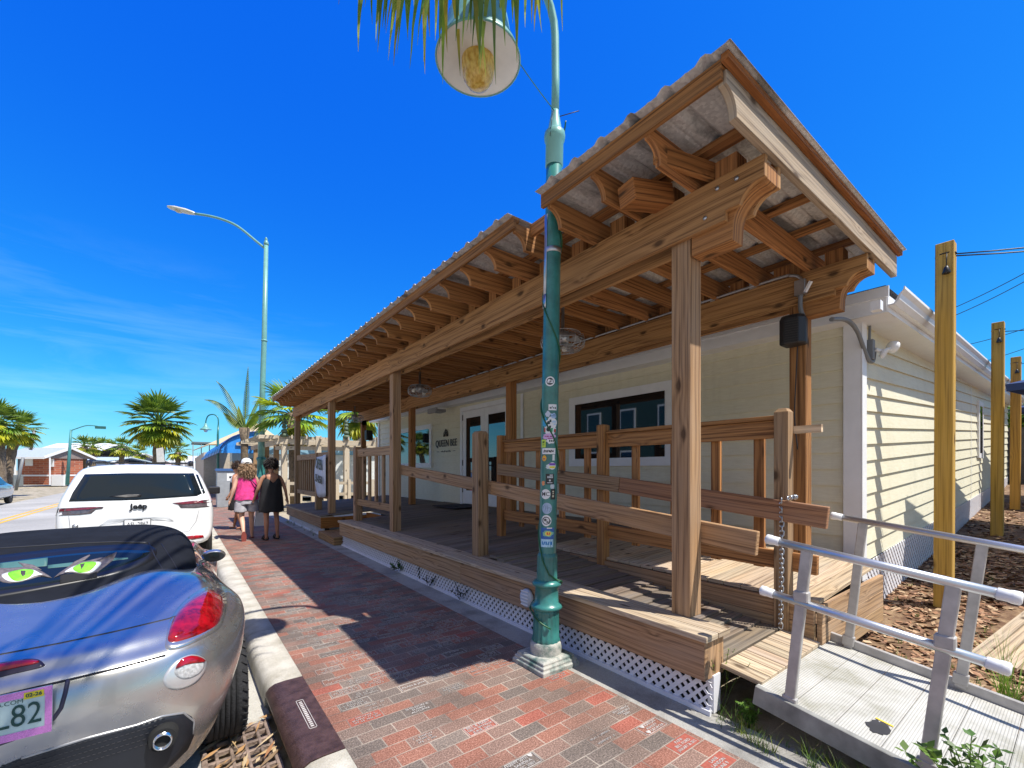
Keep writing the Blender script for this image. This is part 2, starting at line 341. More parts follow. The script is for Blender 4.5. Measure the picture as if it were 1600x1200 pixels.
sl=bpy.data.lights.new('sun','SUN');sl.energy=3.9;sl.angle=R(.5);sl.color=(1,.95,.87);so=bpy.data.objects.new('sun',sl);col.objects.link(so);so.location=(5,-10,20)
so.rotation_euler=SUN.to_track_quat('Z','Y').to_euler()
sc.view_settings.view_transform='Standard';sc.view_settings.look='None';sc.view_settings.exposure=.8
sc.cycles.use_denoising=True
# ---------------------------------------------------------------- ground, road, pavement
def sheet(name,x0,y0,x1,y1,z,mat,nx=1,ny=1,zf=None):
    m=MB();rows=[[(x0+(x1-x0)*i/nx,y0+(y1-y0)*j/ny,(zf(x0+(x1-x0)*i/nx,y0+(y1-y0)*j/ny) if zf else z)) for i in range(nx+1)] for j in range(ny+1)]
    m.grid(rows,smooth=bool(zf));return tag(m.build(name,mat),kind='structure')
sheet('ground',-900,-300,900,1500,-.2,M_dirt)
sheet('road',-6.6,-40,.12,400,-.15,M_road,1,1)
YL=plain('yellow_road_paint',(.75,.42,.03),.6,var=.25,scale=20)
m=MB()
for x in(-4.72,-4.47):m.box((x,-30,-.147),(x+.11,260,-.1455))
tag(m.build('road_markings',YL),kind='structure')
# gutter pan with a hole for the drain grate
GY0,GY1=2.1,3.28;GX0=.1
m=MB();zg=-.146
for a,b_,c_,d_ in((GX0,-6,.49,GY0),(GX0,GY1,.49,100)):m.face([(a,b_,zg),(c_,b_,zg),(c_,d_,zg),(a,d_,zg)])
tag(m.build('gutter',M_gut),kind='structure')
# curb profile
def curbprof(y,dx=0,sink=0):
    P=[(.472,-.3),(.472,-.15),(.482,-.06),(.505,-.022),(.54,-.004),(.60,0.002),(.715,0.002),(.715,-.3)]
    return [(x+dx,y,z-sink) for x,z in P]
m=MB();IY0,IY1=2.42,3.46
for (a,b_) in((-6,IY0),):m.grid([curbprof(y) for y in(a,b_)],mi=0,smooth=True)
ys=[IY1]+[IY1+1.9*k+1.2 for k in range(50)]
for a,b_ in zip(ys[:-1],ys[1:]):m.grid([curbprof(a+.004),curbprof(b_-.004)],smooth=True)
tag(m.build('curb',M_curb),kind='structure')
m=MB();m.face(curbprof(IY1+.004)[::-1]);m.face(curbprof(IY0));tag(m.build('curb_end_faces',M_curb),kind='structure')
# iron inlet hood
M_iron=plain('rusty_iron',(.1,.055,.05),.5,.4,var=.45,scale=14,bmp=.5,bscale=90)
M_rust=plain('worn_grate_iron',(.27,.2,.16),.75,.3,var=.5,scale=16,bmp=.7,bscale=70)
t=empty('curb_inlet_hood',(.6,2.94,0),'rusty brown cast iron hood over the storm drain opening in the curb','drain hood')
m=MB();P=[(.715,.004),(.6,.005),(.535,0.),(.50,-.018),(.478,-.05),(.476,-.065),(.49,-.065),(.51,-.03),(.56,-.012),(.715,-.012)]
m.grid([[(x,y,z) for x,z in P] for y in(IY0+.006,IY1-.006)],smooth=True);m.face([(x,IY0+.006,z) for x,z in P]);m.face([(x,IY1-.006,z) for x,z in P][::-1])
m.build('hood',M_iron,t)
m=MB();mp_=plain('worn_white_mark',(.5,.47,.45),.7,var=.3)
m.box((.60,2.72,.005),(.603,3.1,.0075));m.box((.64,2.72,.005),(.643,3.1,.0075));m.box((.60,2.72,.005),(.643,2.723,.0075));m.box((.60,3.097,.005),(.643,3.1,.0075))
for k in range(15):m.box((.612,2.74+k*.023,.005),(.631,2.752+k*.023,.0075))
m.build('cast_marking',mp_,t)
m=MB();m.box((.47,IY0,-.7),(.49,IY1,-.34));m.box((.7,IY0,-.7),(.72,IY1,-.013));m.box((.0,GY0-.05,-.75),(.72,IY1,-.7));m.box((.05,GY0-.05,-.7),(.1,IY1,-.17));m.box((.05,GY0-.07,-.7),(.72,GY0-.05,-.17));m.box((.05,IY1,-.7),(.72,IY1+.02,-.31))
tag(m.build('drain_pit',plain('pit_wall',(.06,.055,.05),.9)),kind='structure')
t=empty('storm_drain_grate',(.3,2.7,-.15),'rusted iron storm drain grate littered with dry leaves beside the curb','drain grate')
m=MB();z0,z1=-.175,-.143;x0,x1,y0,y1=GX0,.468,GY0,GY1
m.box((x0,y0,z0),(x0+.03,y1,z1));m.box((x1-.03,y0,z0),(x1,y1,z1));m.box((x0,y0,z0),(x1,y0+.03,z1-.001));m.box((x0,y1-.03,z0),(x1,y1,z1-.001))
nb=5
for i in range(1,nb):
    x=x0+(x1-x0)*i/nb;m.box((x-.009,y0,z0),(x+.009,y1,z1-.003))
for j in range(1,12):
    y=y0+(y1-y0)*j/12;m.box((x0,y-.011,z0),(x1,y+.011,z1-.005))
m.build('grate',M_rust,t,bevel=.004)
# pavement of brick
def pav(name,x0,x1,y0,y1,z,mat,holes=()):pass
sheet('brick_pavement',.717,-6,2.33,70,0,M_brick)
sheet('concrete_strip',2.33,-6,2.64,26,-.004,M_strip)
sheet('footpath_beyond',2.33,26,9,200,-.004,M_gut)
# lettering engraved in the bricks
M_let=plain('engraved_white_lettering',(.46,.43,.4),.8,var=.35,scale=40)
M_redb=plain('bright_red_brick',(.34,.09,.06),.8,var=.25,scale=50)
m=MB();rb=MB()
def brickpos(row,colm):
    off=.5*(abs(row)%2);return ((colm-off)*.2+.1,row*.1+.05)
def engrave(px,py,lines,red=False,frame=False):
    p=bp(px,py,z=0);row=math.floor(p.y/.1);off=.5*(abs(row)%2);c=math.floor(p.x/.2+off);x=(c-off)*.2+.1;y=row*.1+.05
    if x<.83 or x>2.24:return
    if red:rb.box((x-.096,y-.046,.0),(x+.096,y+.046,.0012))
    n=len(lines);h=.075/max(n,2.4)
    for i,l in enumerate(lines):
        me=text_mesh(l,1.0,0,bold=.012);w_=max(v.co.x for v in me.vertices)-min(v.co.x for v in me.vertices);s=min(h*1.12,.165/max(w_,.01))
        m.add_mesh(me,Matrix.Translation((x,y+(n-1)*.5*h*1.05-i*h*1.05,.0028))@Matrix.Diagonal((s,h*1.05,1,1)));bpy.data.meshes.remove(me)
    if frame:
        for a,b_,c_,d_ in((-.093,-.043,.093,-.040),(-.093,.040,.093,.043),(-.093,-.043,-.090,.043),(.090,-.043,.093,.043)):m.box((x+a,y+b_,.0005),(x+c_,y+d_,.0026))
engrave(1072,1161,['PAPA','BILL FORD','JANUARY 26, 2012'],red=True)
engrave(1135,1190,['LANE','LANDON','JUNE 9'],red=True)
engrave(1022,1138,['\u2665AARON','ASHLEY','\u2665GEORGIA'],frame=True)
engrave(808,1196,['HAPPY 50TH \u2665','SANDRA','DEC 2001'],frame=True)
engrave(748,1143,['BILL & MARY','NEW SMYRNA','JUNE 2002'],frame=True)
engrave(668,1096,['SHELDON &','SUSAN','AUTUMN'],frame=False)
engrave(965,1107,['IN LOVING','MEMORY','2001'],frame=False);engrave(655,1062,['ALAN & JAN'],frame=True)
# worn bricks whose words can no longer be read: rows of small worn strokes
def worn(x,y,n=3,fr=.3):
    for i in range(n):
        yy=y+.024-(i*.048/max(n-1,1)) if n>1 else y
        xx=x-rnd.uniform(.045,.085);xe=x+rnd.uniform(.045,.085)
        while xx<xe:
            w_=rnd.uniform(.005,.009);k=rnd.random();h=.0065
            if k<.85:
                m.box((xx,yy-h,.0005),(xx+.002,yy+h,.0026))
                if k<.5:m.box((xx,yy+h-.003,.0005),(xx+w_,yy+h,.0026))
                if k>.25:m.box((xx,yy-h,.0005),(xx+w_,yy-h+.003,.0026))
                if .4<k<.7:m.box((xx+w_-.002,yy-h,.0005),(xx+w_,yy+h,.0026))
            xx+=w_+.0035
    if rnd.random()<fr:
        for a,b_,c_,d_ in((-.093,-.043,.093,-.0415),(-.093,.0415,.093,.043),(-.093,-.043,-.0915,.043),(.0915,-.043,.093,.043)):m.box((x+a,y+b_,.0005),(x+c_,y+d_,.0026))
rr=random.Random(3);used=set()
for k in range(430):
    row=int(rr.triangular(14,112,40));c=rr.randint(4,11);
    if rr.random()<.5:c=rr.choice((4,5,6)) if rr.random()<.5 else rr.choice((8,9,10))
    if (row,c) in used or row<26 and rr.random()<.75:continue
    used.add((row,c));x,y=brickpos(row,c)
    if x<.83 or x>2.22:continue
    worn(x,y,rr.choice((2,3,3)) if row<70 else 2)
tag(m.build('brick_lettering',M_let),kind='structure')
tag(rb.build('red_bricks',M_redb),kind='structure')
# yard right of the porch
def yz(x,y):
    return -.03+max(0,(x-5.6)*.085)+.02*noise.noise((x*1.3,y*1.3,0))
sheet('mulch_bed',3.8,-14,30,6,0,M_mulch,90,60,zf=yz)
sheet('weedy_strip',2.46,-6,4.0,1.9,0,M_dirt,30,80,zf=lambda x,y:-.03+.035*noise.noise((x*4,y*4,3))-(.05 if x>2.7 else 0)*0)
m=MB();rr=random.Random(5)
for k in range(9000):
    x=rr.uniform(3.75,9.5) if k%3 else rr.uniform(6,15);y=rr.uniform(-1.2,1.45)
    if 5.0<x<7.2 and y<.55 and rr.random()<.93:continue
    z=yz(x,y)+rr.uniform(0,.018);a=rr.uniform(0,pi);l=rr.uniform(.015,.05);w_=rr.uniform(.006,.016);t_=rr.choice([(.28,.14,.07),(.36,.2,.11),(.16,.08,.045),(.45,.3,.18),(.22,.11,.06),(.5,.36,.22)])
    u=V((math.cos(a),math.sin(a),rr.uniform(-.35,.35)))*l;v_=V((-math.sin(a),math.cos(a),rr.uniform(-.6,.6)))*w_;p=V((x,y,z));n=V((0,0,.006))
    m.face([p-u-v_,p+u-v_,p+u*.9+v_,p-u+v_],tint=t_);m.face([p-u-v_-n,p+u-v_-n,p+u-v_,p-u-v_],tint=t_)
def m_tint(name,rough=.8):
    mm,nt,b=newmat(name);at=N(nt,'ShaderNodeAttribute',attribute_name='tint');nt.links.new(at.outputs['Color'],b.inputs['Base Color']);b.inputs['Roughness'].default_value=rough;return mm
M_tint=m_tint('tinted_matter')
tag(m.build('mulch_chips',M_tint),'brown wood mulch chips covering the bed beside the building','mulch',kind='stuff')
# board path
m=MB()
for k in range(22):
    y=.56-k*.095;m.beam((4.95,y,yz(5,y)+.035),(7.6,y-.35,yz(7.6,y)+.05),.082,.03,tint=tn(.9,1.15))
tag(m.build('boardwalk',W_pale),kind='structure')
# leaf litter on grate
m=MB();rr=random.Random(11)
for k in range(75):
    x=rr.uniform(.12,.47);y=rr.uniform(2.2,3.3);
    if y<2.75 and x<.3:continue
    a=rr.gauss(.9,.5);l=rr.uniform(.02,.12);w_=rr.uniform(.003,.012);p=V((x,y,-.135+rr.uniform(0,.02)));u=V((math.cos(a),math.sin(a),rr.uniform(-.1,.1)))*l;v_=V((-math.sin(a),math.cos(a),.3))*w_
    t_=rr.choice([(.36,.2,.08),(.4,.27,.13),(.3,.14,.06),(.45,.34,.2),(.2,.13,.07)]);m.face([p-u,p-v_,p+u,p+v_],tint=t_)
tag(m.build('dry_leaves',M_tint),'dry brown leaves and stalks caught on the drain grate','leaf litter',kind='stuff')
# ---------------------------------------------------------------- timber porch
PO=empty('timber_porch',(3.9,7.5,0),'long timber porch with corrugated metal roof, ramp and railings in front of the cream building','porch')
def zdeck(x):return .50+.06*(x-2.72) if x>2.72 else .50
YE=14.35
# beams with curved ends (profile in y-z plane)
def arcp(c,r,a0,a1,n=8):return [(c[0]+r*math.cos(a0+(a1-a0)*i/n),c[1]+r*math.sin(a0+(a1-a0)*i/n)) for i in range(n+1)]
def beam_pair(x0):
    for side,(xa,xb) in enumerate(((x0,x0+.04),(x0+.18,x0+.22))):
        m=MB();segs=[(1.14,6.8),(6.803,10.6),(10.603,YE)]
        for i,(a,b_) in enumerate(segs):
            if i==0:
                pr_=[(a,3.335),(a,3.205)]+arcp((a+.02,3.075),.13,pi/2,.25,6)[1:]+[(1.37,3.11),(1.37,3.05)]+[(b_,3.05),(b_,3.335)]
            else:pr_=[(a,3.335),(a,3.05),(b_,3.05),(b_,3.335)]
            m.prism([(xa,y,z) for y,z in pr_],(xb-xa,0,0),tint=tn(.9,1.1))
        m.build('beam',W_beam,PO,bevel=.003)
    m=MB() # scroll block between the boards
    pr_=[(1.14,3.3),(1.14,3.20)]+[(1.16,3.19)]+arcp((1.17,3.02),.17,pi/2,.1,8)+[(1.345,2.93),(1.62,2.93),(1.62,3.3)]
    m.prism([(x0+.042,y,z) for y,z in pr_],(.136,0,0),tint=tn(.9,1.0));m.build('scroll_bracket',W_roof,PO,bevel=.003)
    m=MB()
    pr_=[(YE-.25,2.93),(YE-.25,3.3),(YE+.1,3.3),(YE+.1,3.2),(YE,3.1)]
    m.prism([(x0+.042,y,z) for y,z in pr_],(.136,0,0));m.build('scroll_bracket',W_roof,PO)
W_beam=wood('timber_beam',(.47,.25,.1),(.18,.08,.03),(.4,.26,.15),.15,gs=.6)
beam_pair(2.70);beam_pair(4.63)
# rafters
RY=[1.15+.43*k for k in range(31)]
def rafter_prof(xt=2.2,xe=5.43):
    return [(xt,3.525),(xt,3.455)]+arcp((xt,3.345),.11,pi/2,.0,7)[1:]+[(xt+.11,3.335),(xe,3.335),(xe,3.525)]
for i,y in enumerate(RY):
    m=MB();xt=2.2 if i!=4 else 2.2
    m.prism([(x,y-.019+(-.02 if i==0 else 0),z) for x,z in rafter_prof(xt)],(0,.04 if i else .045,0),tint=tn(.8,1.15) if i else (.86,.86,.88))
    m.build('rafter',W_roof if i else W_pale,PO,bevel=.002 if i<12 else 0)
# stub blocks on the beams beside each rafter
for y in RY[:-1]:
    for x in(2.745,4.675):
        m=MB();m.box((x,y+.17,3.2),(x+.13,y+.31,3.47),tint=tn(.8,1.1),ax=2);m.build('blocking',W_roof,PO)
# purlins
m=MB();NY0,NY1=2.50,2.84
for k,x in enumerate((2.2,2.72,3.24,3.76,4.28,4.8,5.4)):
    t_=tn(.75,.95)
    if k==0:
        m.box((x-.03,1.12,3.528),(x+.03,NY0,3.566),t_);m.box((x-.03,NY1,3.528),(x+.03,YE,3.566),t_)
    else:m.box((x-.045,1.12,3.528),(x+.045,YE,3.566),t_)
m.box((2.17,1.125,3.47),(2.199,NY0,3.527),tn(.7,.8));m.box((2.17,NY1,3.47),(2.199,YE,3.527),tn(.7,.8))
m.build('purlin',W_roof,PO)
m=MB()
for k in range(9):m.box((3.0+rnd.uniform(-.1,.1)+.0*k,1.6,0),(3.01,1.61,.001)) if 0 else None
m.box((2.36,NY0-.02,3.47),(2.40,NY1+.02,3.565),tn());m.build('notch_trimmer',W_roof,PO) 
# cut-off joist end tied under the first bay (heavy short timber)
m=MB();m.beam((2.36,1.86,3.33),(2.72,1.80,3.40),.15,.14,up=(0,0,1),tint=(.9,.8,.7));m.beam((2.30,1.60,3.42),(3.0,1.42,3.43),.0381,.12,tint=(.85,.8,.75));m.build('short_timber',W_roof,PO,bevel=.006)
# corrugated metal roof
def m_galv():
    m,nt,b=newmat('spangled_roof_metal');tc=N(nt,'ShaderNodeTexCoord')
    vo=N(nt,'ShaderNodeTexVoronoi',i_Scale=55);no=N(nt,'ShaderNodeTexNoise',i_Scale=1.0,i_Detail=5,i_Roughness=.55)
    nt.links.new(tc.outputs['Object'],vo.inputs['Vector']);mpp=N(nt,'ShaderNodeMapping');mpp.inputs['Scale'].default_value=(1.1,5.,1.);nt.links.new(tc.outputs['Object'],mpp.inputs[0]);nt.links.new(mpp.outputs[0],no.inputs['Vector'])
    s=N(nt,'ShaderNodeSeparateColor');nt.links.new(vo.outputs['Color'],s.inputs[0]);r=ramp(nt,[(0,(.5,.5,.49)),(1,(.72,.72,.7))]);nt.links.new(s.outputs[0],r.inputs[0])
    d=ramp(nt,[(.34,.3),(.46,.95),(.7,1.)]);nt.links.new(no.outputs[0],d.inputs[0]);nt.links.new(mixc(nt,1.,r.outputs[0],d.outputs[0],'MULTIPLY'),b.inputs['Base Color'])
    b.inputs['Metallic'].default_value=.15;b.inputs['Roughness'].default_value=.5;return m
M_galv=m_galv()
def roofprof(y0,y1):
    """rib every 0.23 m: (y,z)"""
    P=[];k0=math.floor(y0/.2286);y=k0*.2286
    raw=[]
    while y<y1+.3:
        raw+=[(y,0),(y+.03,.024),(y+.055,.024),(y+.085,0),(y+.125,.0),(y+.14,.004),(y+.155,.0)];y+=.2286
    def zi(yy):
        for (a,za),(b_,zb) in zip(raw[:-1],raw[1:]):
            if a<=yy<=b_:return za+(zb-za)*(yy-a)/max(b_-a,1e-6)
        return 0
    return [(y0,zi(y0))]+[(a,z) for a,z in raw if y0<a<y1]+[(y1,zi(y1))]
m=MB()
for a,b_,x0 in((1.045,NY0,2.11),(NY0,NY1,2.45),(NY1,YE+.05,2.11)):
    P=roofprof(a,b_);m.grid([[(x,y,3.5685+z) for y,z in P] for x in(x0,5.46)],smooth=False)
o=m.build('roof_sheet',M_galv,PO,solid=.0016)
m=MB()
for a,b_ in((1.08,NY0),(NY1,YE)):
    for y,z in roofprof(a,b_):
        if z>.02 and rnd.random()<.6:
            for x in(2.2,2.72):m.box((x-.008,y-.008,3.594),(x+.008,y+.008,3.606))
m.build('roof_screw',M_steel,PO)
m=MB();m.box((2.15,1.075,3.53),(5.46,1.112,3.567),tint=(.75,.6,.5));m.build('verge_trim',W_roof,PO)
# posts: 6x6
def post(x,y,z0,z1,w_=.14,mat=None,cap=0,name='post'):
    m=MB();t_=tn(.85,1.08)
    if cap:
        m.box((x,y,z0),(x+w_,y+w_,z1-cap),t_,ax=2);q=.02;u0=rnd.uniform(0,9)
        lo=[(x,y,z1-cap),(x+w_,y,z1-cap),(x+w_,y+w_,z1-cap),(x,y+w_,z1-cap)];hi=[(x+q,y+q,z1),(x+w_-q,y+q,z1),(x+w_-q,y+w_-q,z1),(x+q,y+w_-q,z1)]
        m.grid([lo,hi],closed=True,smooth=False,tint=t_,uvs=.05);m.face(hi,None,t_)
    else:m.box((x,y,z0),(x+w_,y+w_,z1),t_,ax=2)
    return m.build(name,mat or W_rail,PO,bevel=.005,seg=2)
for y in(1.63,6.78,10.52,14.2):post(2.742,y,.5,3.33)
for y in(1.61,6.2,10.4,14.1):post(4.672,y,zdeck(4.7),3.47,mat=W_roof)
post(2.742,4.25,.5,1.95,cap=.03);post(2.742,8.66,.5,1.95,cap=.03);post(2.742,11.72,.5,1.93,cap=.03)
# deck boards (run along y), upper platform
def deckboards(x0,x1,y0,y1,zf,t0=.75,name='deck',mat=None,dirx=False,th=.03,w_=.14):
    m=MB()
    if not dirx:
        x=x0
        while x<x1-.02:
            xe=min(x+w_-.006,x1);y=y0
            while y<y1-.01:
                ye=min(y1,y+rnd.uniform(2.5,4.2));t_=tn(t0,t0+.35)
                z=zf((x+xe)/2,0);m.beam(((x+xe)/2,y+.002,zf((x+xe)/2,y)-th/2),((x+xe)/2,ye-.002,zf((x+xe)/2,ye)-th/2),xe-x,th,tint=t_);y=ye
            x+=w_
    else:
        y=y0
        while y<y1-.02:
            ye=min(y+w_-.006,y1);t_=tn(t0,t0+.35);m.beam((x0,(y+ye)/2,zf(x0,(y+ye)/2)-th/2),(x1,(y+ye)/2,zf(x1,(y+ye)/2)-th/2),ye-y,th,tint=t_);y+=w_
    return m.build(name,mat or W_deck,PO,bevel=.003)
RX=3.67
deckboards(2.78,5.58,4.1,8.9,lambda x,y:zdeck(x),dirx=True)
deckboards(RX,5.2,1.18,4.1,lambda x,y:zdeck(x),dirx=True,t0=.95,mat=W_pale,name='deck')
deckboards(2.5,5.58,10.3,14.3,lambda x,y:zdeck(x)-.02,dirx=True)
deckboards(3.6,5.58,8.9,10.3,lambda x,y:zdeck(x)-.01,dirx=True)
zr=lambda x,y:.30+.10*(y-1.4)+.02*(x-RX)
deckboards(2.78,RX-.04,1.42,4.1,zr,dirx=True,name='ramp_deck')
deckboards(2.72,RX-.04,1.16,1.41,zr,dirx=False,name='landing_board',mat=W_pale,t0=.95,w_=.11)
# riser (stacked boards) along the ramp and end of the upper platform
m=MB();zt=zdeck(RX)-.032
for k in range(3):
    z1=zt-k*.1425;z0=z1-.14
    m.box((RX-.036,1.2,z0),(RX-.001,4.05,z1),tint=tn(.9,1.15),ax=1)
    m.box((RX-.001,1.16,z0),(5.2,1.195,z1),tint=tn(.95,1.2),ax=0)
m.build('riser_board',W_rail,PO,bevel=.003)
# front cap boards, skirts and lattice
def skirt(y0,y1,zt,zlat,near=False,gap=0):
    m=MB();y=y0
    while y<y1-.05:
        ye=min(y1,y+3.4);t_=tn(.95,1.15)
        m.box((2.50,y,zt-.038),(2.638,ye-.004,zt),t_,ax=1);m.box((2.643,y,zt-.038),(2.79,ye-.004,zt),tn(.95,1.15),ax=1);y=ye
    m.build('cap_board',W_pale,PO,bevel=.006,seg=2)
    m=MB();y=y0+.03
    while y<y1-.05:
        ye=min(y1-.0,y+2.9);m.box((2.535,y,zlat),(2.573,ye-.003,zt-.04),tn(.9,1.15),ax=1);y=ye
    if near:m.box((2.575,y0+.03,zlat),(2.76,y0+.065,zt-.04),tn(1.,1.15))
    m.build('skirt_board',W_rail,PO,bevel=.004)
skirt(1.38,9.0,.50,.215,near=True)
skirt(10.3,14.35,.46,.19)
m=MB();m.box((2.5,10.26,.2),(3.6,10.298,.44),tint=(.8,.7,.5));m.box((3.5,9.0,.26),(3.54,10.26,.5),tint=(.8,.7,.5));m.build('side_skirt',W_roof,PO)
m=MB();m.box((2.44,9.05,.0),(2.9,10.25,.16),tint=(.9,.85,.7),ax=1);m.box((2.9,9.05,.17),(3.45,10.25,.32),tint=(.85,.8,.7),ax=1);m.build('step',W_rail,PO,bevel=.01)
def lattice(P0,ux,L,zb,zt,pitch=.072,w_=.026,th=.006,name='lattice_panel',zslope=0,parent=None,frame=True,mat=None,nx=None):
    """diagonal lattice in the plane through P0 along ux, clipped to a rectangle; zb may slope"""
    m=MB();ux=V(ux).normalized();nrm=nx or V((-ux.y,ux.x,0))*-1;P0=V(P0);H=zt-zb
    def pt(s,z,o):return P0+ux*s+V((0,0,zb+z+zslope*s))+nrm*o
    for sg,off in((1,0),(-1,th)):
        k=-H;
        while k<L+H:
            # line s = k + sg*z ; clip
            a,b_=0,H
            f=lambda z:k+sg*z
            zs=[0,H]
            lo,hi=0,H
            if sg>0:lo=max(lo,-k);hi=min(hi,L-k)
            else:lo=max(lo,k-L);hi=min(hi,k)
            if hi-lo>.01:
                w2=w_*.7071
                q=[(f(lo)-w2,lo),(f(lo)+w2,lo),(f(hi)+w2,hi),(f(hi)-w2,hi)]
                q=[(min(max(s_,0),L),z) for s_,z in q]
                fr=[pt(s_,z,off) for s_,z in q];m.face(fr);m.face([pt(s_,z,off-th) for s_,z in q][::-1])
                for i in range(4):
                    j=(i+1)%4;m.face([pt(*q[i],off-th),pt(*q[j],off-th),pt(*q[j],off),pt(*q[i],off)])
            k+=pitch
    if frame:
        m.beam(pt(0,.005,.014),pt(L,.005,.014),.022,.04)
    return m.build(name,mat or M_lattice,parent if parent else PO)
for a,b_ in((1.40,3.05),(3.06,5.5),(5.51,9.0)):
    lattice((2.60,a,0),(0,1,0),b_-a,-.0,.235,nx=V((-1,0,0)))
lattice((2.60,10.35,0),(0,1,0),3.95,.0,.2,nx=V((-1,0,0)))
m=MB();m.box((2.62,1.40,0),(2.7,1.44,.23));m.build('lattice_post',M_lattice,PO);m=MB();m.box((2.585,3.03,.03),(2.597,3.07,.23));m.build('lattice_post',M_lattice,PO)
m=MB();m.box((2.68,1.45,-.02),(2.7,9,.2));m.box((2.68,10.35,-.02),(2.7,14.3,.2));m.build('void_backing',plain('under_porch_shade',(.05,.045,.04),.95),PO)  # dark upright sheet in place of the shade under the deck
# railings
def rail_fence(name,x,y0,y1,zt0,zb0,n,wb=.045,h=.15):
    m=MB();m.box((x,y0,zt0-h),(x+.04,y1,zt0),tn(),ax=1);m.box((x-.03,y0,zt0),(x+.07,y1,zt0+.025),tn(.8,.9),ax=1) if name=='x' else None
    m.build('rail',W_rail,PO,bevel=.003);m=MB();m.box((x,y0,zb0-.12),(x+.04,y1,zb0),tn(),ax=1);m.build('rail',W_rail,PO,bevel=.003)
    for k in range(n):
        y=y0+(y1-y0)*(k+.5)/n;mm=MB();mm.box((x+.042,y-wb,zb0-.1),(x+.08,y+wb,zt0-.03),tn(),ax=2);mm.build('baluster',W_rail,PO)
rail_fence('r',2.78,6.92,8.66,1.90,.93,5)
rail_fence('r',2.78,10.66,11.72,1.92,.93,5,.035);rail_fence('r',2.78,11.86,14.2,1.92,.93,10,.035)
# railing between ramp and platform
W_red=wood('timber_reddish',(.36,.18,.09),(.17,.075,.04),(.32,.22,.16),.3)
m=MB();m.box((RX+.02,1.44,1.745),(RX+.06,5.05,1.885),tn(),ax=1);m.box((RX-.01,1.44,1.887),(RX+.09,5.05,1.92),tn(.8,.9),ax=1);m.build('rail',W_roof,PO,bevel=.003)
m=MB();m.beam((RX+.04,1.2,.80),(RX+.04,5.05,.86),.04,.14,tint=tn());m.build('rail',W_roof,PO,bevel=.003)
ys=[1.62,1.98,2.38,2.83,3.5,3.92,4.36,4.72]
for y in ys:
    mm=MB();mm.box((RX+.062,y-.04,.72),(RX+.095,y+.04,1.82),tn(),ax=2);mm.build('baluster',W_roof,PO)
post(RX-.06,1.36,.29,1.965,w_=.1,cap=.03);post(RX-.05,3.15,.45,1.99,w_=.1,mat=W_roof,cap=.01);post(RX-.04,5.05,.5,1.99,w_=.1,mat=W_roof)
m=MB();m.beam((RX-.08,1.1,1.165),(RX-.08,2.9,1.345),.04,.155,tint=tn());m.build('handrail_board',W_red,PO,bevel=.004)
m=MB();m.beam((RX-.08,2.905,1.345),(RX-.08,5.05,1.51),.04,.155,tint=tn());m.build('handrail_board',W_rail,PO,bevel=.004)
m=MB();m.beam((2.90,1.265,1.035),(2.90,4.2,1.29),.04,.155,tint=(1.1,1.05,1));m.build('handrail_board',W_rail,PO,bevel=.004)
m=MB();m.beam((2.90,4.2,1.29),(2.90,6.8,1.50),.04,.155,tint=tn());m.build('handrail_board',W_rail,PO,bevel=.004)
m=MB();m.box((RX+.04,1.18,1.775),(RX+.075,1.36,1.83),tint=(1.5,1.5,1.5),ax=1);m.build('rail_stub',W_pale,PO)
# chain on the newel
t=empty('steel_chain',(RX-.09,1.38,1.3),'galvanised steel chain hanging from the short ramp newel post','chain')
m=MB()
def link(c,rot,L=.046,W_=.027,r=.0048):
    pts=[]
    for k in range(13):
        a=2*pi*k/12;x=W_/2*math.cos(a);z=math.sin(a)*W_/2+(L-W_)/2*(1 if math.sin(a)>=0 else -1)
        pts.append(V(c)+V((x*math.cos(rot),x*math.sin(rot),z)))
    m.tube(pts,r,5,cap=False)
z=1.27;k=0
while z>.32:
    link((RX-.1-.002*math.sin(z*9),1.39+.004*math.sin(z*5),z),pi/2*(k%2)+.5,);z-=.0345;k+=1
for k in range(9):
    a=k/8*pi;link((RX-.1+.13*k/8,1.345-.02*math.sin(a),1.29+.01*math.sin(a)),pi/2*(k%2),.026)
m.build('links',M_steel,t)
# bolts on beams
m=MB()
for (y,z) in((1.3,3.27),(1.5,3.12),(1.42,3.27)):
    m.lathe([(.014,0),(.014,.006),(0,.009)],8,(2.70,y,z),ax=(-1,0,0))
m.build('bolt',M_steel,PO)
# ---------------------------------------------------------------- cream building
HX,HY,HE=5.6,1.45,15.1
HO=empty('cream_building',(10,8,0),'low cream weatherboard cafe building with white trim behind the porch','building')
K=.05 # side courses climb gently with the yard
m=MB();PZ=.176
def front_course(y0,y1,z0,z1):
    n=int(round((z1-z0)/PZ))
    for k in range(n):
        z=z0+k*PZ;u0=rnd.uniform(0,9)
        a=(HX-.024,z);b_=(HX,z+PZ)
        m.face([(a[0],y1,z),(a[0],y0,z),(HX,y0,z+PZ+.003),(HX,y1,z+PZ+.003)]);m.face([(HX+.01,y0,z),(a[0],y0,z),(a[0],y1,z),(HX+.01,y1,z)])
front_course(HY,HE,.45,3.2)
n=15
for k in range(n):
    z=.53+k*PZ
    for xa,xb in((HX,9.25),(9.25,12.5),(12.5,19)):
        za,zb=z+K*(xa-HX),z+K*(xb-HX)
        m.face([(xa,HY-.024,za),(xb,HY-.024,zb),(xb,HY,zb+PZ+.004),(xa,HY,za+PZ+.004)]);m.face([(xa,HY+.01,za),(xb,HY+.01,zb),(xb,HY-.024,zb),(xa,HY-.024,za)])
m.face([(HX,HE,.4),(19,HE,.4),(19,HE,3.3),(HX,HE,3.3)][::-1]);m.face([(19,HY,.4),(19,HY,3.9),(19,HE,3.9),(19,HE,.4)])
m.build('wall',M_siding,HO)
M_under=plain('foundation_shade',(.04,.04,.04),.95)
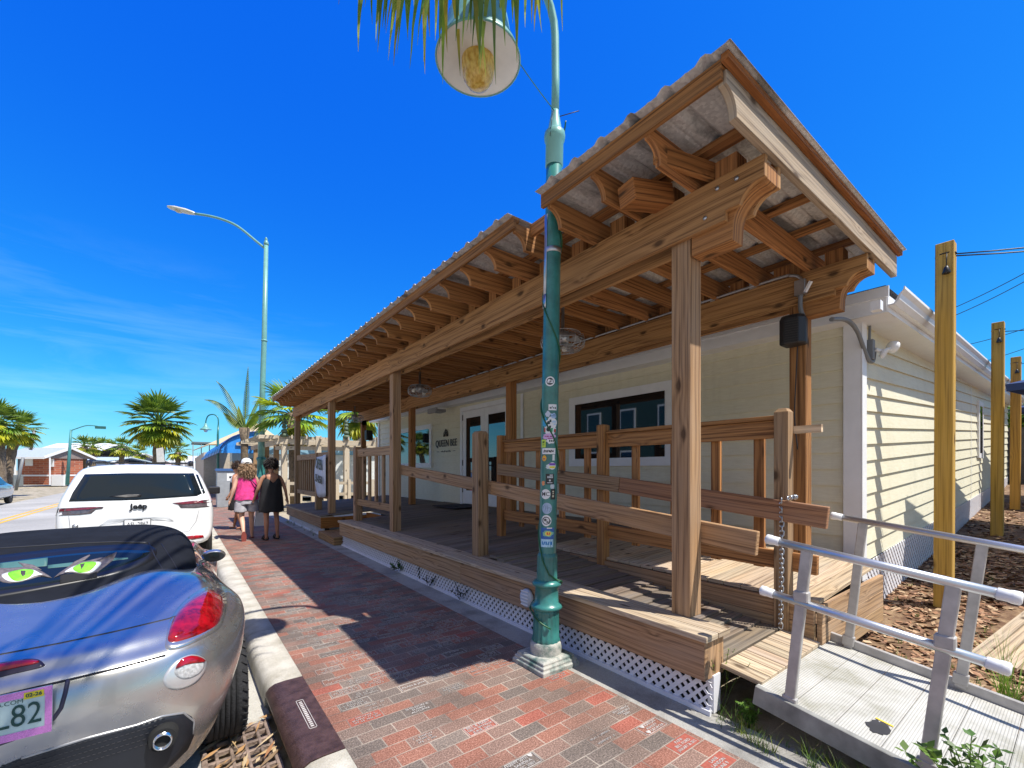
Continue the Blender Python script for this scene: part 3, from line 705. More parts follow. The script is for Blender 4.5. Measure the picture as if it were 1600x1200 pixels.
m=MB();m.box((HX+.05,HY+.05,-.1),(19,HE-.05,1.0));m.build('foundation',M_under,HO)
m=MB()
m.box((HX-.045,HY-.045,.36),(HX+.1,HY-.026,3.12));m.box((HX-.045,HY-.026,.36),(HX-.026,HY+.12,3.12));m.build('corner_board',M_white,HO,bevel=.003);m=MB();m.box((HX-.045,HE-.12,.4),(HX-.026,HE+.02,3.12));m.build('corner_board',M_white,HO,bevel=.003)
for x in(9.25,12.5):
    m=MB();m.box((x-.012,HY-.022,.6+K*(x-HX)),(x+.012,HY-.0245,3.3+K*(x-HX)*.5));m.build('joint_strip',M_white,HO)
m=MB();m.box((HX-.04,7.0-.04,.6),(HX-.026,7.0+.04,3.05));m.build('joint_strip',M_white,HO)
# eaves: fascia, soffit, gutter
fz=lambda y:3.0+.012*(y-1.2)
m=MB();EX=5.36;EY=1.17
m.beam((EX,EY,fz(EY)+.07),(EX,HE+.3,fz(HE)+.07),.02,.14);m.beam((EX-.02,EY-.02,fz(EY)+.19),(EX-.02,HE+.3,fz(HE)+.19),.025,.1)
sz=lambda x:3.0+.026*(x-EX)
m.beam((EX,EY,sz(EX)+.08),(19.2,EY,sz(19.2)+.08),.02,.16)
m.face([(EX,EY,3.0),(19.2,EY,sz(19.2)),(19.2,HY+.05,sz(19.2)),(EX,HY+.05,3.0)][::-1]);m.face([(EX,EY,3.001),(EX,HE+.3,fz(HE)+.001),(HX+.05,HE+.3,fz(HE)+.001),(HX+.05,EY,3.001)])
m.build('fascia',M_white,HO)
m=MB();P=[(0,-.02),(-.05,-.02),(-.085,.02),(-.095,.07),(-.125,.1),(-.125,.125),(-.118,.125),(-.115,.1),(-.08,.06),(-.045,-.01),(0,-.01)]
m.grid([[(x,EY-.012+a,sz(x)+.07+b_) for a,b_ in P] for x in(EX-.03,19.2)],smooth=False);m.face([(EX-.03,EY-.012+a,sz(EX)+.07+b_) for a,b_ in P])
m.build('gutter_trough',M_white,HO)
m=MB();zc=3.9
rm=plain('dark_shingle',(.07,.07,.075),.85,var=.3,scale=30)
a=(EX-.04,EY+.0,fz(EY)+.245);b_=(EX-.04,HE+.35,fz(HE)+.25);c_=(19.3,HE+.35,3.6);d_=(19.3,EY+.0,3.62);r1=(9.6,6.6,zc);r2=(9.6,10,zc);r3=(15,6.6,zc)
m.face([a,r1,r2,b_]);m.face([a,d_,r3,r1]);m.face([r1,r3,r2]);m.face([b_,r2,r3,c_]);m.face([d_,c_,r3])
m.build('roof',rm,HO)
# windows
def window(y0,y1,z0,z1,mull=()):
    f=MB();w_=.1;xf=HX-.06
    f.box((xf,y0,z0),(HX-.005,y1,z0+w_));f.box((xf,y0,z1-w_),(HX-.005,y1,z1));f.box((xf,y0,z0+w_),(HX-.005,y0+w_,z1-w_));f.box((xf,y1-w_,z0+w_),(HX-.005,y1,z1-w_))
    g=.03;f.box((xf+.01,y0+w_,z0+w_),(HX-.01,y0+w_+g,z1-w_));f.box((xf+.01,y1-w_-g,z0+w_),(HX-.01,y1-w_,z1-w_));f.box((xf+.01,y0+w_+g,z0+w_),(HX-.01,y1-w_-g,z0+w_+g));f.box((xf+.01,y0+w_+g,z1-w_-g),(HX-.01,y1-w_-g,z1-w_))
    wo=f.build('window',M_white,HO,bevel=.003)
    p=MB();p.box((HX-.038,y0+w_+g,z0+w_+g),(HX-.03,y1-w_-g,z1-w_-g));p.build('pane',M_glass,wo)
window(3.56,5.62,1.56,2.77);window(11.0,13.4,1.56,2.77)
# side windows
f=MB()
for x0,x1 in((13.3,13.9),):
    z0,z1=1.75,2.95;y=HY-.05
    f.box((x0,y,z0),(x1,HY-.01,z0+.1));f.box((x0,y,z1-.1),(x1,HY-.01,z1));f.box((x0,y,z0+.1),(x0+.1,HY-.01,z1-.1));f.box((x1-.1,y,z0+.1),(x1,HY-.01,z1-.1))
wo=f.build('window',M_white,HO);p=MB();p.box((13.4,HY-.045,1.85),(13.8,HY-.035,2.85));p.build('pane',M_glass,wo)
# double door
y0,y1=7.3,9.4
f=MB();zb,zt=zdeck(HX)-.02,3.02;xf=HX-.075
f.box((xf,y0,zb),(HX,y0+.09,zt));f.box((xf,y1-.09,zb),(HX,y1,zt));f.box((xf,y0+.09,zt-.1),(HX,y1-.09,zt));f.build('door_frame',M_white,HO,bevel=.003)
ym=(y0+y1)/2
for i,(a,b_) in enumerate(((y0+.095,ym-.004),(ym+.004,y1-.095))):
    d=MB();s=.15;xd=HX-.055;z0,z1=zb+.03,zt-.105
    d.box((xd,a,z0),(HX-.005,a+s,z1));d.box((xd,b_-s,z0),(HX-.005,b_,z1));d.box((xd,a+s,z0),(HX-.005,b_-s,z0+.32));d.box((xd,a+s,z1-.17),(HX-.005,b_-s,z1))
    do=d.build('door',M_white,HO,bevel=.003)
    p=MB();p.box((xd+.01,a+s,z0+.32),(xd+.016,b_-s,z1-.17));p.build('pane',M_glass,do)
    h=MB();hy=a+.07 if i else b_-.07;h.box((xd-.012,hy-.03,1.45),(xd,hy+.03,1.75));h.tube([(xd-.012,hy,1.6),(xd-.06,hy,1.6),(xd-.06,hy+(.1 if i else -.1),1.6)],.012);h.build('handle',M_black,do)
    h=MB();hy=b_ if i else a
    for z in(.95,1.6,2.7):h.box((xd-.012,hy-.02,z),(xd-.001,hy+.02,z+.14))
    h.build('hinge',M_black,do)
# stickers seen on the left door glass
d=MB();d.box((xd+.006,8.75,.98),(xd+.009,8.98,1.14));d.build('door_decal',plain('red_decal',(.6,.02,.03),.5),HO)
# sign lettering
M_sign=plain('dark_sign_letters',(.035,.03,.03),.5)
def wtext(t_,y,z,size,sx=.85,name='sign_lettering',bold=0,mat=None,ext=.006,sp=1.05):
    me=text_mesh(t_,size,ext,sx=sx,bold=bold,sp=sp);mm=MB();M=Matrix.Translation((HX-.034,y,z))@Matrix(((0,0,-1,0),(-1,0,0,0),(0,1,0,0),(0,0,0,1)));mm.add_mesh(me,M);bpy.data.meshes.remove(me);return mm
S=wtext('QUEEN BEE',10.2,2.19,.26,.82)
me_=S
for k in range(9):me_.beam((HX-.034,10.2+(k-4)*.062-.016,1.98),(HX-.034,10.2+(k-4)*.062+.016,1.98+(.012 if k%3 else -.008)),.004,.04 if k%2 else .022)
for sgn in(1,-1):me_.beam((HX-.034,10.2+sgn*.36,1.98),(HX-.034,10.2+sgn*.5,1.985),.004,.012)
# skep emblem: nested arches
for r_,hh in((.12,.17),(.085,.13),(.05,.09)):
    pts=[(HX-.034,10.2+r_*math.cos(a),2.37+hh*max(0,math.sin(a))**.8) for a in [pi*i/10 for i in range(11)]];me_.tube(pts,.009,5)
for sg in(-1,0,1):me_.tube([(HX-.034,10.2+sg*.045,2.37),(HX-.034,10.2+sg*.02,2.5),(HX-.034,10.2,2.57)],.007,5)
me_.build('sign_lettering',M_sign,HO)
# lattice skirts on side
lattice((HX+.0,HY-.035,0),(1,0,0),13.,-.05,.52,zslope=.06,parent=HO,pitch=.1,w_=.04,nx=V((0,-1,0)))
# little grille above the deck under the door mat
m=MB();m.box((4.75,8.3,zdeck(5)+.012),(5.4,9.35,zdeck(5)+.03));m.box((4.95,8.2,zdeck(5)+.03),(5.5,9.1,zdeck(5)+.05));tag(m.build('door_mat',plain('mat_rubber',(.03,.025,.03),.9,bmp=.5)),'dark rubber doormats on the deck before the white double door','doormat')
# wall light strip under eave left of the door
m=MB();m.box((5.0,9.7,2.93),(5.3,10.0,3.0));m.box((4.97,9.62,2.9),(5.02,10.05,3.02));tag(m.build('eave_lamp',plain('lamp_grey',(.3,.3,.3),.5)),'small grey lamp box under the eave left of the double door','lamp')
# flood light + conduits at the corner
FL=empty('flood_light',(5.75,1.3,2.6),'white twin flood light with grey conduit on the corner of the building','flood light')
m=MB();b0=bp(1366,545,y=1.36)
m.box((b0.x-.035,1.36,b0.z-.11),(b0.x+.035,1.435,b0.z+.1));m.tube([b0+V((0,.04,.1)),b0+V((.02,.04,.3)),b0+V((.02,.04,.42))],.013);m.build('junction_box',M_grey,FL,bevel=.006)
m=MB();h=b0+V((.26,-.1,.04));m.lathe([(.0,-.05),(.05,-.045),(.065,.0),(.06,.02)],16,h,ax=(.75,-.6,-.25));m.tube([b0+V((.03,0,0)),b0+V((.1,-.04,-.02)),h],.018);m.lathe([(.0,-.04),(.045,-.035),(.055,.0)],14,b0+V((.1,-.07,-.05)),ax=(.1,-.9,-.5));m.build('lamp_head',M_white,FL)
m=MB();m.lathe([(.058,.021),(.03,.03),(0,.032)],16,h,ax=(.75,-.6,-.25));m.build('lens',plain('lamp_lens',(.85,.8,.5),.2),FL)
pts=[bp(1299,499,y=1.43),bp(1322,500,y=1.40),bp(1338,515,y=1.40),bp(1350,545,y=1.40),bp(1358,563,y=1.39),bp(1364,564,y=1.39),bp(1366,550,y=1.385)]
def smooth(pts,n=5):
    pts=[V(p) for p in pts];out=[]
    for i in range(len(pts)-1):
        p0,p1,p2,p3=pts[max(i-1,0)],pts[i],pts[i+1],pts[min(i+2,len(pts)-1)]
        for k in range(n):
            t=k/n;out.append(.5*((2*p1)+(p2-p0)*t+(2*p0-5*p1+4*p2-p3)*t*t+(3*p1-p0-3*p2+p3)*t**3))
    out.append(pts[-1]);return out
m=MB();m.tube(smooth(pts),.02,8);m.build('conduit',M_grey,FL)
# corner fascia bracket lamp (small square with amber)
m=MB();b1=bp(1375,475,y=1.1);m.box((b1.x-.03,1.09,b1.z-.05),(b1.x+.05,1.16,b1.z+.03));m.build('bracket_plate',M_white,HO)
# speaker and conduit on the back beam
t=empty('wall_speaker',(4.6,1.7,2.8),'black wall speaker hung beside the near back porch post','speaker')
m=MB();c=bp(1239,517,x=4.52);rows=[]
for z,s in((-.135,.68),(-.12,.74),(.1,.74),(.135,.62)):
    rows.append([V((c.x+a*s,c.y+b_*s,c.z+z)) for a,b_ in((-.13,.06),(-.10,-.1),(-.02,-.15),(.1,-.13),(.12,.06),(.1,.12),(-.1,.12))])
m.grid(rows,closed=True,smooth=False,cap0=True,cap1=True);m.build('cabinet',M_black,t,bevel=.012,seg=2)
m=MB()
for k in range(9):m.beam(c+V((-.1,.03,-.1+k*.022)),c+V((-.078,-.07,-.1+k*.022)),.004,.005)
m.build('grille',plain('speaker_grille',(.03,.03,.03),.6),t)
t=empty('electrical_conduit',(4.6,2,3.2),'grey electrical conduit with metal junction box along the back beam','conduit')
q=bp(1251,450,x=4.6)
m=MB();m.box((4.57,q.y-.045,q.z-.07),(4.63,q.y+.045,q.z+.07));m.build('junction_box',M_steel,t,bevel=.004)
m=MB();m.tube(smooth([(4.6,9.0,3.345),(4.6,3.5,3.345),(4.6,q.y+.3,3.345),(4.6,q.y+.08,3.33),(4.6,q.y,3.28),(4.6,q.y,q.z+.06)]),.014);m.build('pipe',M_steel,t)
m=MB();m.tube(smooth([(4.6,q.y,q.z-.06),(4.6,q.y+.0,q.z-.2),(4.62,q.y-.03,q.z-.32),(4.66,q.y-.0,q.z-.42)]),.02);m.build('flexible_pipe',M_grey,t)
m=MB();m.tube(smooth([(4.6,q.y+.02,q.z-.4),(4.58,q.y+.03,q.z-.8),(4.6,q.y+.05,q.z-1.2),(4.59,q.y+.02,q.z-1.5)]),.005,5);m.build('cable',M_black,t)
m=MB();e=bp(1262,450,x=4.55);m.beam(e+V((0,.02,-.03)),e+V((-.01,-.03,.05)),.024,.022);tag(m.build('beam_spotlight',M_white,None),'small white spotlight clipped to the near end of the back beam','spotlight')
# caged ceiling fans
def cage(p,R_,lab):
    t=empty('caged_fan',p,lab,'fan','caged fans under the porch roof');m=MB();p=V(p)
    m.lathe([(.02,.42),(.02,.12),(.07,.11),(.08,.02),(.06,-.02),(0,-.03)],14,p);m.build('motor',M_steel,t)
    m=MB()
    for k in range(18):
        a=2*pi*k/18;m.tube([p+V((math.cos(a)*r_,math.sin(a)*r_,z)) for r_,z in((.05,.09),(R_*.6,.1),(R_*.95,.06),(R_,.0),(R_*.95,-.06),(R_*.6,-.1),(.05,-.1))],.0035,4)
    for r_,z in((R_,.0),(R_*.8,-.09),(R_*.5,-.105),(R_*.8,.09)):m.tube([p+V((math.cos(2*pi*k/24)*r_,math.sin(2*pi*k/24)*r_,z)) for k in range(25)],.004,4)
    m.build('wire_cage',M_steel,t)
    m=MB()
    for k in range(4):
        a=pi/2*k+.3;d=V((math.cos(a),math.sin(a),0));n=V((-d.y,d.x,0));m.face([p+d*.06-n*.03,p+d*R_*.85-n*.07+V((0,0,.02)),p+d*R_*.85+n*.07-V((0,0,.02)),p+d*.06+n*.03])
    m.build('blades',plain('fan_blade',(.3,.3,.3),.5),t)
    m=MB()
    for a in(.7,3.6):m.lathe([(0,-.04),(.03,-.03),(.036,0),(.02,.03),(0,.035)],10,p+V((R_*.8*math.cos(a),R_*.8*math.sin(a),-.02)))
    m.build('bulb',plain('frosted_bulb',(.75,.73,.66),.3),t)
cage((3.47,3.62,2.95),.25,'nearest caged ceiling fan behind the sticker covered lamp post');cage((3.6,7.6,2.98),.22,'middle caged ceiling fan under the porch roof');cage((4.1,13.0,3.0),.25,'farthest caged ceiling fan at the far end of the porch')
m=MB();c=bp(571,680,x=4.5);m.box((c.x,c.y-.1,c.z-.15),(c.x+.2,c.y+.1,c.z+.15));tag(m.build('wall_speaker',M_black,None,bevel=.02),'black speaker at the far end of the porch against the sky','speaker')
# ---------------------------------------------------------------- vehicles
def bvh_of(*objs):
    sc.view_layers[0].update();dg=bpy.context.evaluated_depsgraph_get();vs=[];fs=[]
    for o in objs:
        e=o.evaluated_get(dg);me=e.to_mesh();b=len(vs);vs+=[e.matrix_world@v.co for v in me.vertices];fs+=[[b+i for i in p.vertices] for p in me.polygons];e.to_mesh_clear()
    return BVHTree.FromPolygons(vs,fs)
def hit(b,px,py):
    r=ray(px,py).normalized();h=b.ray_cast(V((0,0,CH)),r)
    if h[0] is None:return None,None
    n=h[1]
    if n.dot(r)>0:n=-n
    return h[0],n
def dens(poly,step=8,closed=True):
    out=[]
    for i in range(len(poly) if closed else len(poly)-1):
        a,b_=poly[i],poly[(i+1)%len(poly)];n=max(1,int(math.dist(a,b_)/step))
        for k in range(n):out.append((a[0]+(b_[0]-a[0])*k/n,a[1]+(b_[1]-a[1])*k/n))
    if not closed:out.append(poly[-1])
    return out
def smoothpoly(P,n=4):
    Q=[V((p[0],p[1],0)) for p in P];out=[];N_=len(Q)
    for i in range(N_):
        p0,p1,p2,p3=Q[i-1],Q[i],Q[(i+1)%N_],Q[(i+2)%N_]
        for k in range(n):
            t=k/n;q=.5*((2*p1)+(p2-p0)*t+(2*p0-5*p1+4*p2-p3)*t*t+(3*p1-p0-3*p2+p3)*t**3);out.append((q.x,q.y))
    return out
def patch(b,poly,mat,name,parent,off=.003,bulge=0,rings=6,sm=True,step=8):
    poly=smoothpoly(poly) if sm else dens(poly,step)
    cx=sum(p[0] for p in poly)/len(poly);cy=sum(p[1] for p in poly)/len(poly);rows=[];last=None
    for k in range(rings+1):
        f=k/rings if k else .001;row=[]
        for p in poly:
            h,n=hit(b,cx+(p[0]-cx)*f,cy+(p[1]-cy)*f)
            if h is None:
                h,n=last if last else (V((0,0,-9)),V((0,0,1)))
            last=(h,n);row.append(h+n*(off+bulge*(1-f*f)**.5))
        rows.append(row)
    rr=[]
    for p,q in zip(poly,rows[-1]):
        h,n=hit(b,*p);rr.append((h-n*.004) if h is not None else q)
    rows.append(rr)
    m=MB();m.grid(rows,closed=True,smooth=True);return m.build(name,mat,parent)
def seam(b,pts,mat,name,parent,r=.0035,step=7,off=.0):
    P=[]
    for p in dens(pts,step,False):
        h,n=hit(b,*p)
        if h is not None:P.append(h+n*off)
    m=MB();m.tube(P,r,6);return m.build(name,mat,parent)
def m_paint(name,c,metal,rough,flake=0):
    m,nt,b=newmat(name);b.inputs['Base Color'].default_value=(*c,1);b.inputs['Metallic'].default_value=metal;b.inputs['Roughness'].default_value=rough;b.inputs['Coat Weight'].default_value=1;b.inputs['Coat Roughness'].default_value=.015
    tc=N(nt,'ShaderNodeTexCoord');no=N(nt,'ShaderNodeTexNoise',i_Scale=7,i_Detail=7);nt.links.new(tc.outputs['Object'],no.inputs['Vector'])
    r=ramp(nt,[(.3,[x*.88 for x in c]),(.7,c)]);nt.links.new(no.outputs[0],r.inputs[0]);nt.links.new(r.outputs[0],b.inputs['Base Color'])
    r2=ramp(nt,[(.4,rough),(.8,rough+.05)]);nt.links.new(no.outputs[0],r2.inputs[0]);nt.links.new(r2.outputs[0],b.inputs['Roughness'])
    return m
M_silver=m_paint('silver_paint',(.56,.55,.53),.88,.25)
M_wpaint=m_paint('white_paint',(.8,.81,.82),0,.3)
M_tyre=plain('tyre_rubber',(.02,.02,.022),.85,var=.3,bmp=.6,bscale=80)
M_redl=plain('red_lamp_plastic',(.26,.003,.008),.1,var=.7,scale=22,coat=1)
M_fabric=plain('black_canvas',(.012,.014,.02),.95,spec=.15,var=.25,bmp=.4,bscale=300)
M_cglass=m_glass('car_glass',(.008,.014,.02),.03);M_cglass.node_tree.nodes['Principled BSDF'].inputs['Specular IOR Level'].default_value=.35
def wheel(c,r,w_,parent,side=1,tread=True):
    """axis along x"""
    c=V(c);m=MB();prof=[(r*.62,-w_/2+.01),(r*.68,-w_/2),(r*.93,-w_/2+.004),(r*.985,-w_/2+.03)]
    n=6
    for k in range(n):
        x=-w_/2+.04+(w_-.08)*k/n;x2=-w_/2+.04+(w_-.08)*(k+.78)/n;x3=-w_/2+.04+(w_-.08)*(k+1)/n
        prof+=[(r,x),(r,x2)]+([(r-.009,x2+.001),(r-.009,x3-.001)] if k<n-1 else [])
    prof+=[(r*.985,w_/2-.03),(r*.93,w_/2-.004),(r*.68,w_/2),(r*.62,w_/2-.01)]
    m.lathe(prof,48,c,ax=(1,0,0))
    if tread:
        for k in range(40):
            a=2*pi*k/40
            for s in(-1,1):
                p=c+V((s*w_*.36,math.cos(a)*r,math.sin(a)*r));q=c+V((s*w_*.5*.94,math.cos(a+.05)*r*.97,math.sin(a+.05)*r*.97));m.beam(p,q,.012,.008,up=(0,math.cos(a),math.sin(a)))
    wo=m.build('wheel',M_tyre,parent)
    m=MB();xs=side*(w_/2-.03)
    m.lathe([(r*.62,-.02),(r*.6,.01),(r*.52,.0),(r*.5,-.05)],32,c+V((xs,0,0)),ax=(side,0,0))
    for k in range(5):
        a=2*pi*k/5;d=V((0,math.cos(a),math.sin(a)));m.beam(c+V((xs,0,0)),c+V((xs,0,0))+d*r*.56,.05,.03,up=(1,0,0))
    m.lathe([(.05,-.02),(.045,.02),(0,.025)],12,c+V((xs,0,0)),ax=(side,0,0))
    m.build('rim',M_alu,wo)
    m=MB();m.lathe([(r*.6,-.01),(r*.6,.0)],24,c+V((side*.0,0,0)),ax=(side,0,0));m.build('brake_disc',M_dark,wo)
# ---- silver convertible
CX0,CY0,CZ0=-.575,2.5,-.15
CO=empty('convertible_car',(CX0,CY0+2,CZ0),'silver convertible with black soft top and green cat eye decals on its rear window','car')
Wc=lambda x,y,z:(CX0+x,CY0+y,CZ0+z)
half=[(0,.0),(.18,.003),(.36,.018),(.52,.05),(.66,.115),(.77,.215),(.845,.34),(.885,.5),(.905,.66),(.912,.82),(.905,1.0),(.88,1.2),(.85,1.5),(.84,1.9),(.85,2.3),(.875,2.7),(.9,3.0),(.9,3.25),(.87,3.5),(.79,3.72),(.62,3.88),(.4,3.96),(.2,3.99),(0,4.0)]
out=half+[(-x,y) for x,y in half[-2:0:-1]]
def zbot(x,y):
    z=.2
    if y<.45 and abs(x)>.55:z=.2+1.7*(abs(x)-.55)**1.6
    for yc in(.80,3.18):
        if abs(y-yc)<.385 and abs(x)>.7:z=max(z,.33+math.sqrt(.385**2-(y-yc)**2)*.98)
    return min(z,.66)
def sh(y): # shoulder height
    return .80+.10*math.exp(-((y-.85)/.5)**2)+.08*math.exp(-((y-1.6)/.6)**2)-.03*max(0,(y-2.4))+.02*math.exp(-((y-3.1)/.3)**2)
def ztop(x,y):
    z=.845+.13*min(1,max(0,y/.9))**1.1 if y<.9 else .975-.16*min(1,max(0,(y-2.3)/1.7))**1.5
    z+=.095*math.exp(-((abs(x)-.45)/.17)**2)*math.exp(-((y-.88)/.3)**2)     # fairing humps
    z+=.035*math.exp(-((abs(x)-.74)/.12)**2)*math.exp(-((y-.75)/.4)**2)
    z+=.04*math.exp(-((abs(x)-.70)/.14)**2)*math.exp(-((y-3.1)/.45)**2)
    e=(abs(x)/.84)**6*.07;return z-e
rows=[]
nO=len(out)
nrm=[]
for i in range(nO):
    a=V(out[i-1]);b_=V(out[(i+1)%nO]);t=(b_-a).normalized();nrm.append(V((t.y,-t.x))*-1)
lev=[(0,.055),(.12,.03),(.35,.004),(.6,.0),(.8,.012),(.93,.04),(1.0,.075)]
for f,ins in lev:
    row=[]
    for i,(x,y) in enumerate(out):
        zb=zbot(x,y);zs=min(sh(y),ztop(x,y)-.005) if y>.3 else .80+.0*y
        if y<.3:zs=.795+(sh(.3)-.795)*(y/.3)
        z=zb+(zs-zb)*f;q=V((x,y))+nrm[i]*ins*(1.0 if y>.3 else .8)
        row.append(Wc(q.x,q.y,z))
    rows.append(row)
for r_ in(.06,.14,.26,.42,.6,.8,1.0):
    row=[]
    for i,(x,y) in enumerate(out):
        q=V((x,y))+nrm[i]*.08;c_=V((0,min(max(q.y,.55),3.5)));p=q.lerp(c_,r_);zz=ztop(p.x,p.y)
        if r_==.06:zz=min(zz,rows[6][i][2]-CZ0+.022)
        row.append(Wc(p.x,p.y,zz))
    rows.append(row)
m=MB();m.grid(rows,closed=True,smooth=True);body=m.build('body',M_silver,CO,sub=2)
# soft top
rows=[]
for (y,w_,zt) in((.80,.46,.955),(.86,.53,.985),(1.0,.575,1.045),(1.2,.61,1.135),(1.34,.62,1.19),(1.42,.625,1.212),(1.8,.625,1.24),(2.15,.6,1.22),(2.32,.57,1.17),(2.36,.54,1.05)):
    row=[]
    for k in range(25):
        t=pi*k/24;cx=math.cos(t);sx=math.sin(t);ex=.42
        x=w_*(abs(cx)**ex)*(1 if cx>=0 else -1)*(1+.10*(1-sx));z=.86+(zt-.86)*(abs(sx)**ex);yy=y+(.05*(abs(x)/w_)**3 if y<1.3 else 0)
        row.append(Wc(x,yy-.0,z))
    rows.append(row)
m=MB();m.grid(rows,smooth=True);m.face(rows[0][::-1]);m.face(rows[-1]);top=m.build('soft_top',M_fabric,CO,sub=1)
B=bvh_of(body,top)
BT=bvh_of(top)
# glass panel in the soft top
Z3=lambda P,ox=0,oy=800,s=3.:[(ox+x/s,oy+y/s) for x,y in P]
gl=patch(BT,Z3([(-300,330),(-300,250),(0,205),(350,168),(640,152),(715,165),(735,195),(700,235),(560,290),(300,345),(0,400),(-300,440)]),plain('window_surround',(.01,.011,.014),.35),'window_surround',CO,off=.004,sm=True)
gl=patch(BT,Z3([(-280,320),(-280,290),(0,243),(300,205),(560,185),(690,187),(690,205),(640,228),(520,268),(300,325),(0,368),(-280,400)]),M_cglass,'rear_window',CO,off=.008)
Z8=lambda P:[(x/8.,830+y/8.) for x,y in P]
M_lash=plain('eye_decal_grey',(.13,.11,.115),.6,var=.35,scale=60);M_scl=plain('eye_decal_white',(.7,.73,.72),.5);M_iris=plain('eye_decal_green',(.2,.62,.03),.5,var=.35,scale=25);M_pup=plain('eye_decal_dark',(.06,.05,.045),.5)
M_seat=plain('interior_teal_glow',(.06,.15,.14),.5)
patch(BT,Z8([(0,415),(600,345),(590,450),(0,495)]),M_seat,'seen_interior',gl,off=.009,sm=False);patch(BT,Z8([(600,440),(1400,350),(1600,345),(1600,360),(1400,385),(850,455),(600,480)]),M_seat,'seen_interior',gl,off=.009,sm=False)
patch(BT,Z8([(755,560),(1210,520),(1215,590),(750,670)]),M_dark,'seen_headrest',gl,off=.009,sm=False)
def eye(polyL,scl,ir,pup,hl):
    patch(BT,Z8(polyL),M_lash,'eye_decal',gl,off=.0105,sm=False,rings=5);patch(BT,Z8(scl),M_scl,'eye_white',gl,off=.012,sm=True,rings=3);patch(BT,Z8(ir),M_iris,'iris',gl,off=.0135,rings=3);patch(BT,Z8(pup),M_pup,'pupil',gl,off=.0148,sm=False,rings=2)
eye([(-60,480),(120,478),(265,468),(400,455),(450,480),(560,540),(650,600),(560,580),(470,585),(380,615),(250,650),(130,665),(40,655),(-60,610)],[(22,570),(130,530),(290,500),(420,505),(500,545),(530,560),(430,580),(330,625),(200,650),(90,635)],[(105,545),(200,515),(320,500),(415,508),(420,545),(370,600),(270,640),(180,640),(120,590)],[(262,520),(325,520),(318,570),(290,592),(265,560)],0)
patch(BT,Z8([(230,408),(420,440),(520,500),(440,478),(300,462)]),M_lash,'eye_decal',gl,off=.011,sm=False,rings=2)
eye([(675,600),(740,540),(850,465),(980,405),(1100,385),(1240,350),(1360,330),(1465,272),(1420,370),(1320,450),(1230,520),(1110,555),(1000,548),(900,530),(780,550)],[(810,530),(900,470),(1010,430),(1130,405),(1260,408),(1240,460),(1150,530),(1020,540),(900,520)],[(915,480),(1000,430),(1090,405),(1190,408),(1200,440),(1120,520),(1020,540),(940,520)],[(1003,440),(1062,425),(1045,465),(1018,500)],0)
patch(BT,Z8([(1120,308),(1128,318),(1060,375),(960,410),(860,460),(930,400)]),M_lash,'eye_decal',gl,off=.011,sm=False,rings=2)
seam(BT,[(-20,858),(60,853),(120,849),(180,847),(232,848)],M_black,'top_seam',CO,r=.006);seam(BT,[(232,848),(243,872),(258,896),(274,908)],M_black,'corner_seam',CO,r=.005);seam(BT,[(252,850),(268,874),(284,902)],M_black,'corner_seam',CO,r=.004)
# rear lamps
rim=patch(B,Z3([(975,352),(1045,370),(1062,440),(1040,530),(985,575),(860,635),(782,645),(778,590),(800,500),(860,420),(920,375)]),M_silver,'lamp_recess',CO,off=.002)
patch(B,Z3([(985,365),(1040,385),(1050,440),(1030,510),(985,550),(880,595),(793,610),(793,560),(820,490),(880,425),(940,385)]),M_redl,'tail_light',CO,off=.004,bulge=.022)
fg=patch(B,Z3([(900,668),(960,690),(965,740),(920,800),(850,832),(790,828),(765,795),(780,750),(830,695)]),plain('silver_lamp_bezel',(.6,.6,.6),.3,.6),'fog_lamp_bezel',CO,off=.002,bulge=.004)
patch(B,Z3([(890,675),(945,690),(955,720),(935,755),(890,780),(845,782),(815,755),(825,715),(855,685)]),plain('clear_reverse_lens',(.45,.45,.45),.12,var=.4,scale=90,coat=1),'reverse_light',CO,off=.006,bulge=.008)
patch(B,Z3([(860,683),(900,675),(940,685),(955,702),(900,712),(850,722),(820,735),(835,705)]),M_redl,'reverse_light_red',CO,off=.0125,bulge=.006)
patch(B,Z3([(-120,740),(60,698),(165,690),(205,710),(195,728),(60,760),(-120,800)]),plain('brake_lamp_surround',(.03,.02,.04),.3),'high_brake_light_surround',CO,off=.002)
patch(B,Z3([(-120,745),(60,703),(150,695),(180,708),(60,735),(-120,772)]),M_redl,'high_brake_light',CO,off=.005,bulge=.004)
M_gap=plain('panel_gap',(.015,.015,.02),.7)
seam(B,Z3([(-200,705),(0,668),(280,615),(540,560),(790,500),(830,485)]),M_gap,'boot_seam',CO,r=.0025,off=.001);seam(B,Z3([(-200,905),(0,862),(330,785),(560,730),(775,672)]),M_gap,'bumper_seam',CO,r=.0045,off=.0022,step=26)
M_purp=plain('plate_recess_edge',(.05,.045,.08),.5)
seam(B,Z3([(318,787),(305,850),(285,920),(250,970),(190,1005),(60,1065),(-150,1140)]),M_purp,'plate_recess_edge',CO,r=.008)
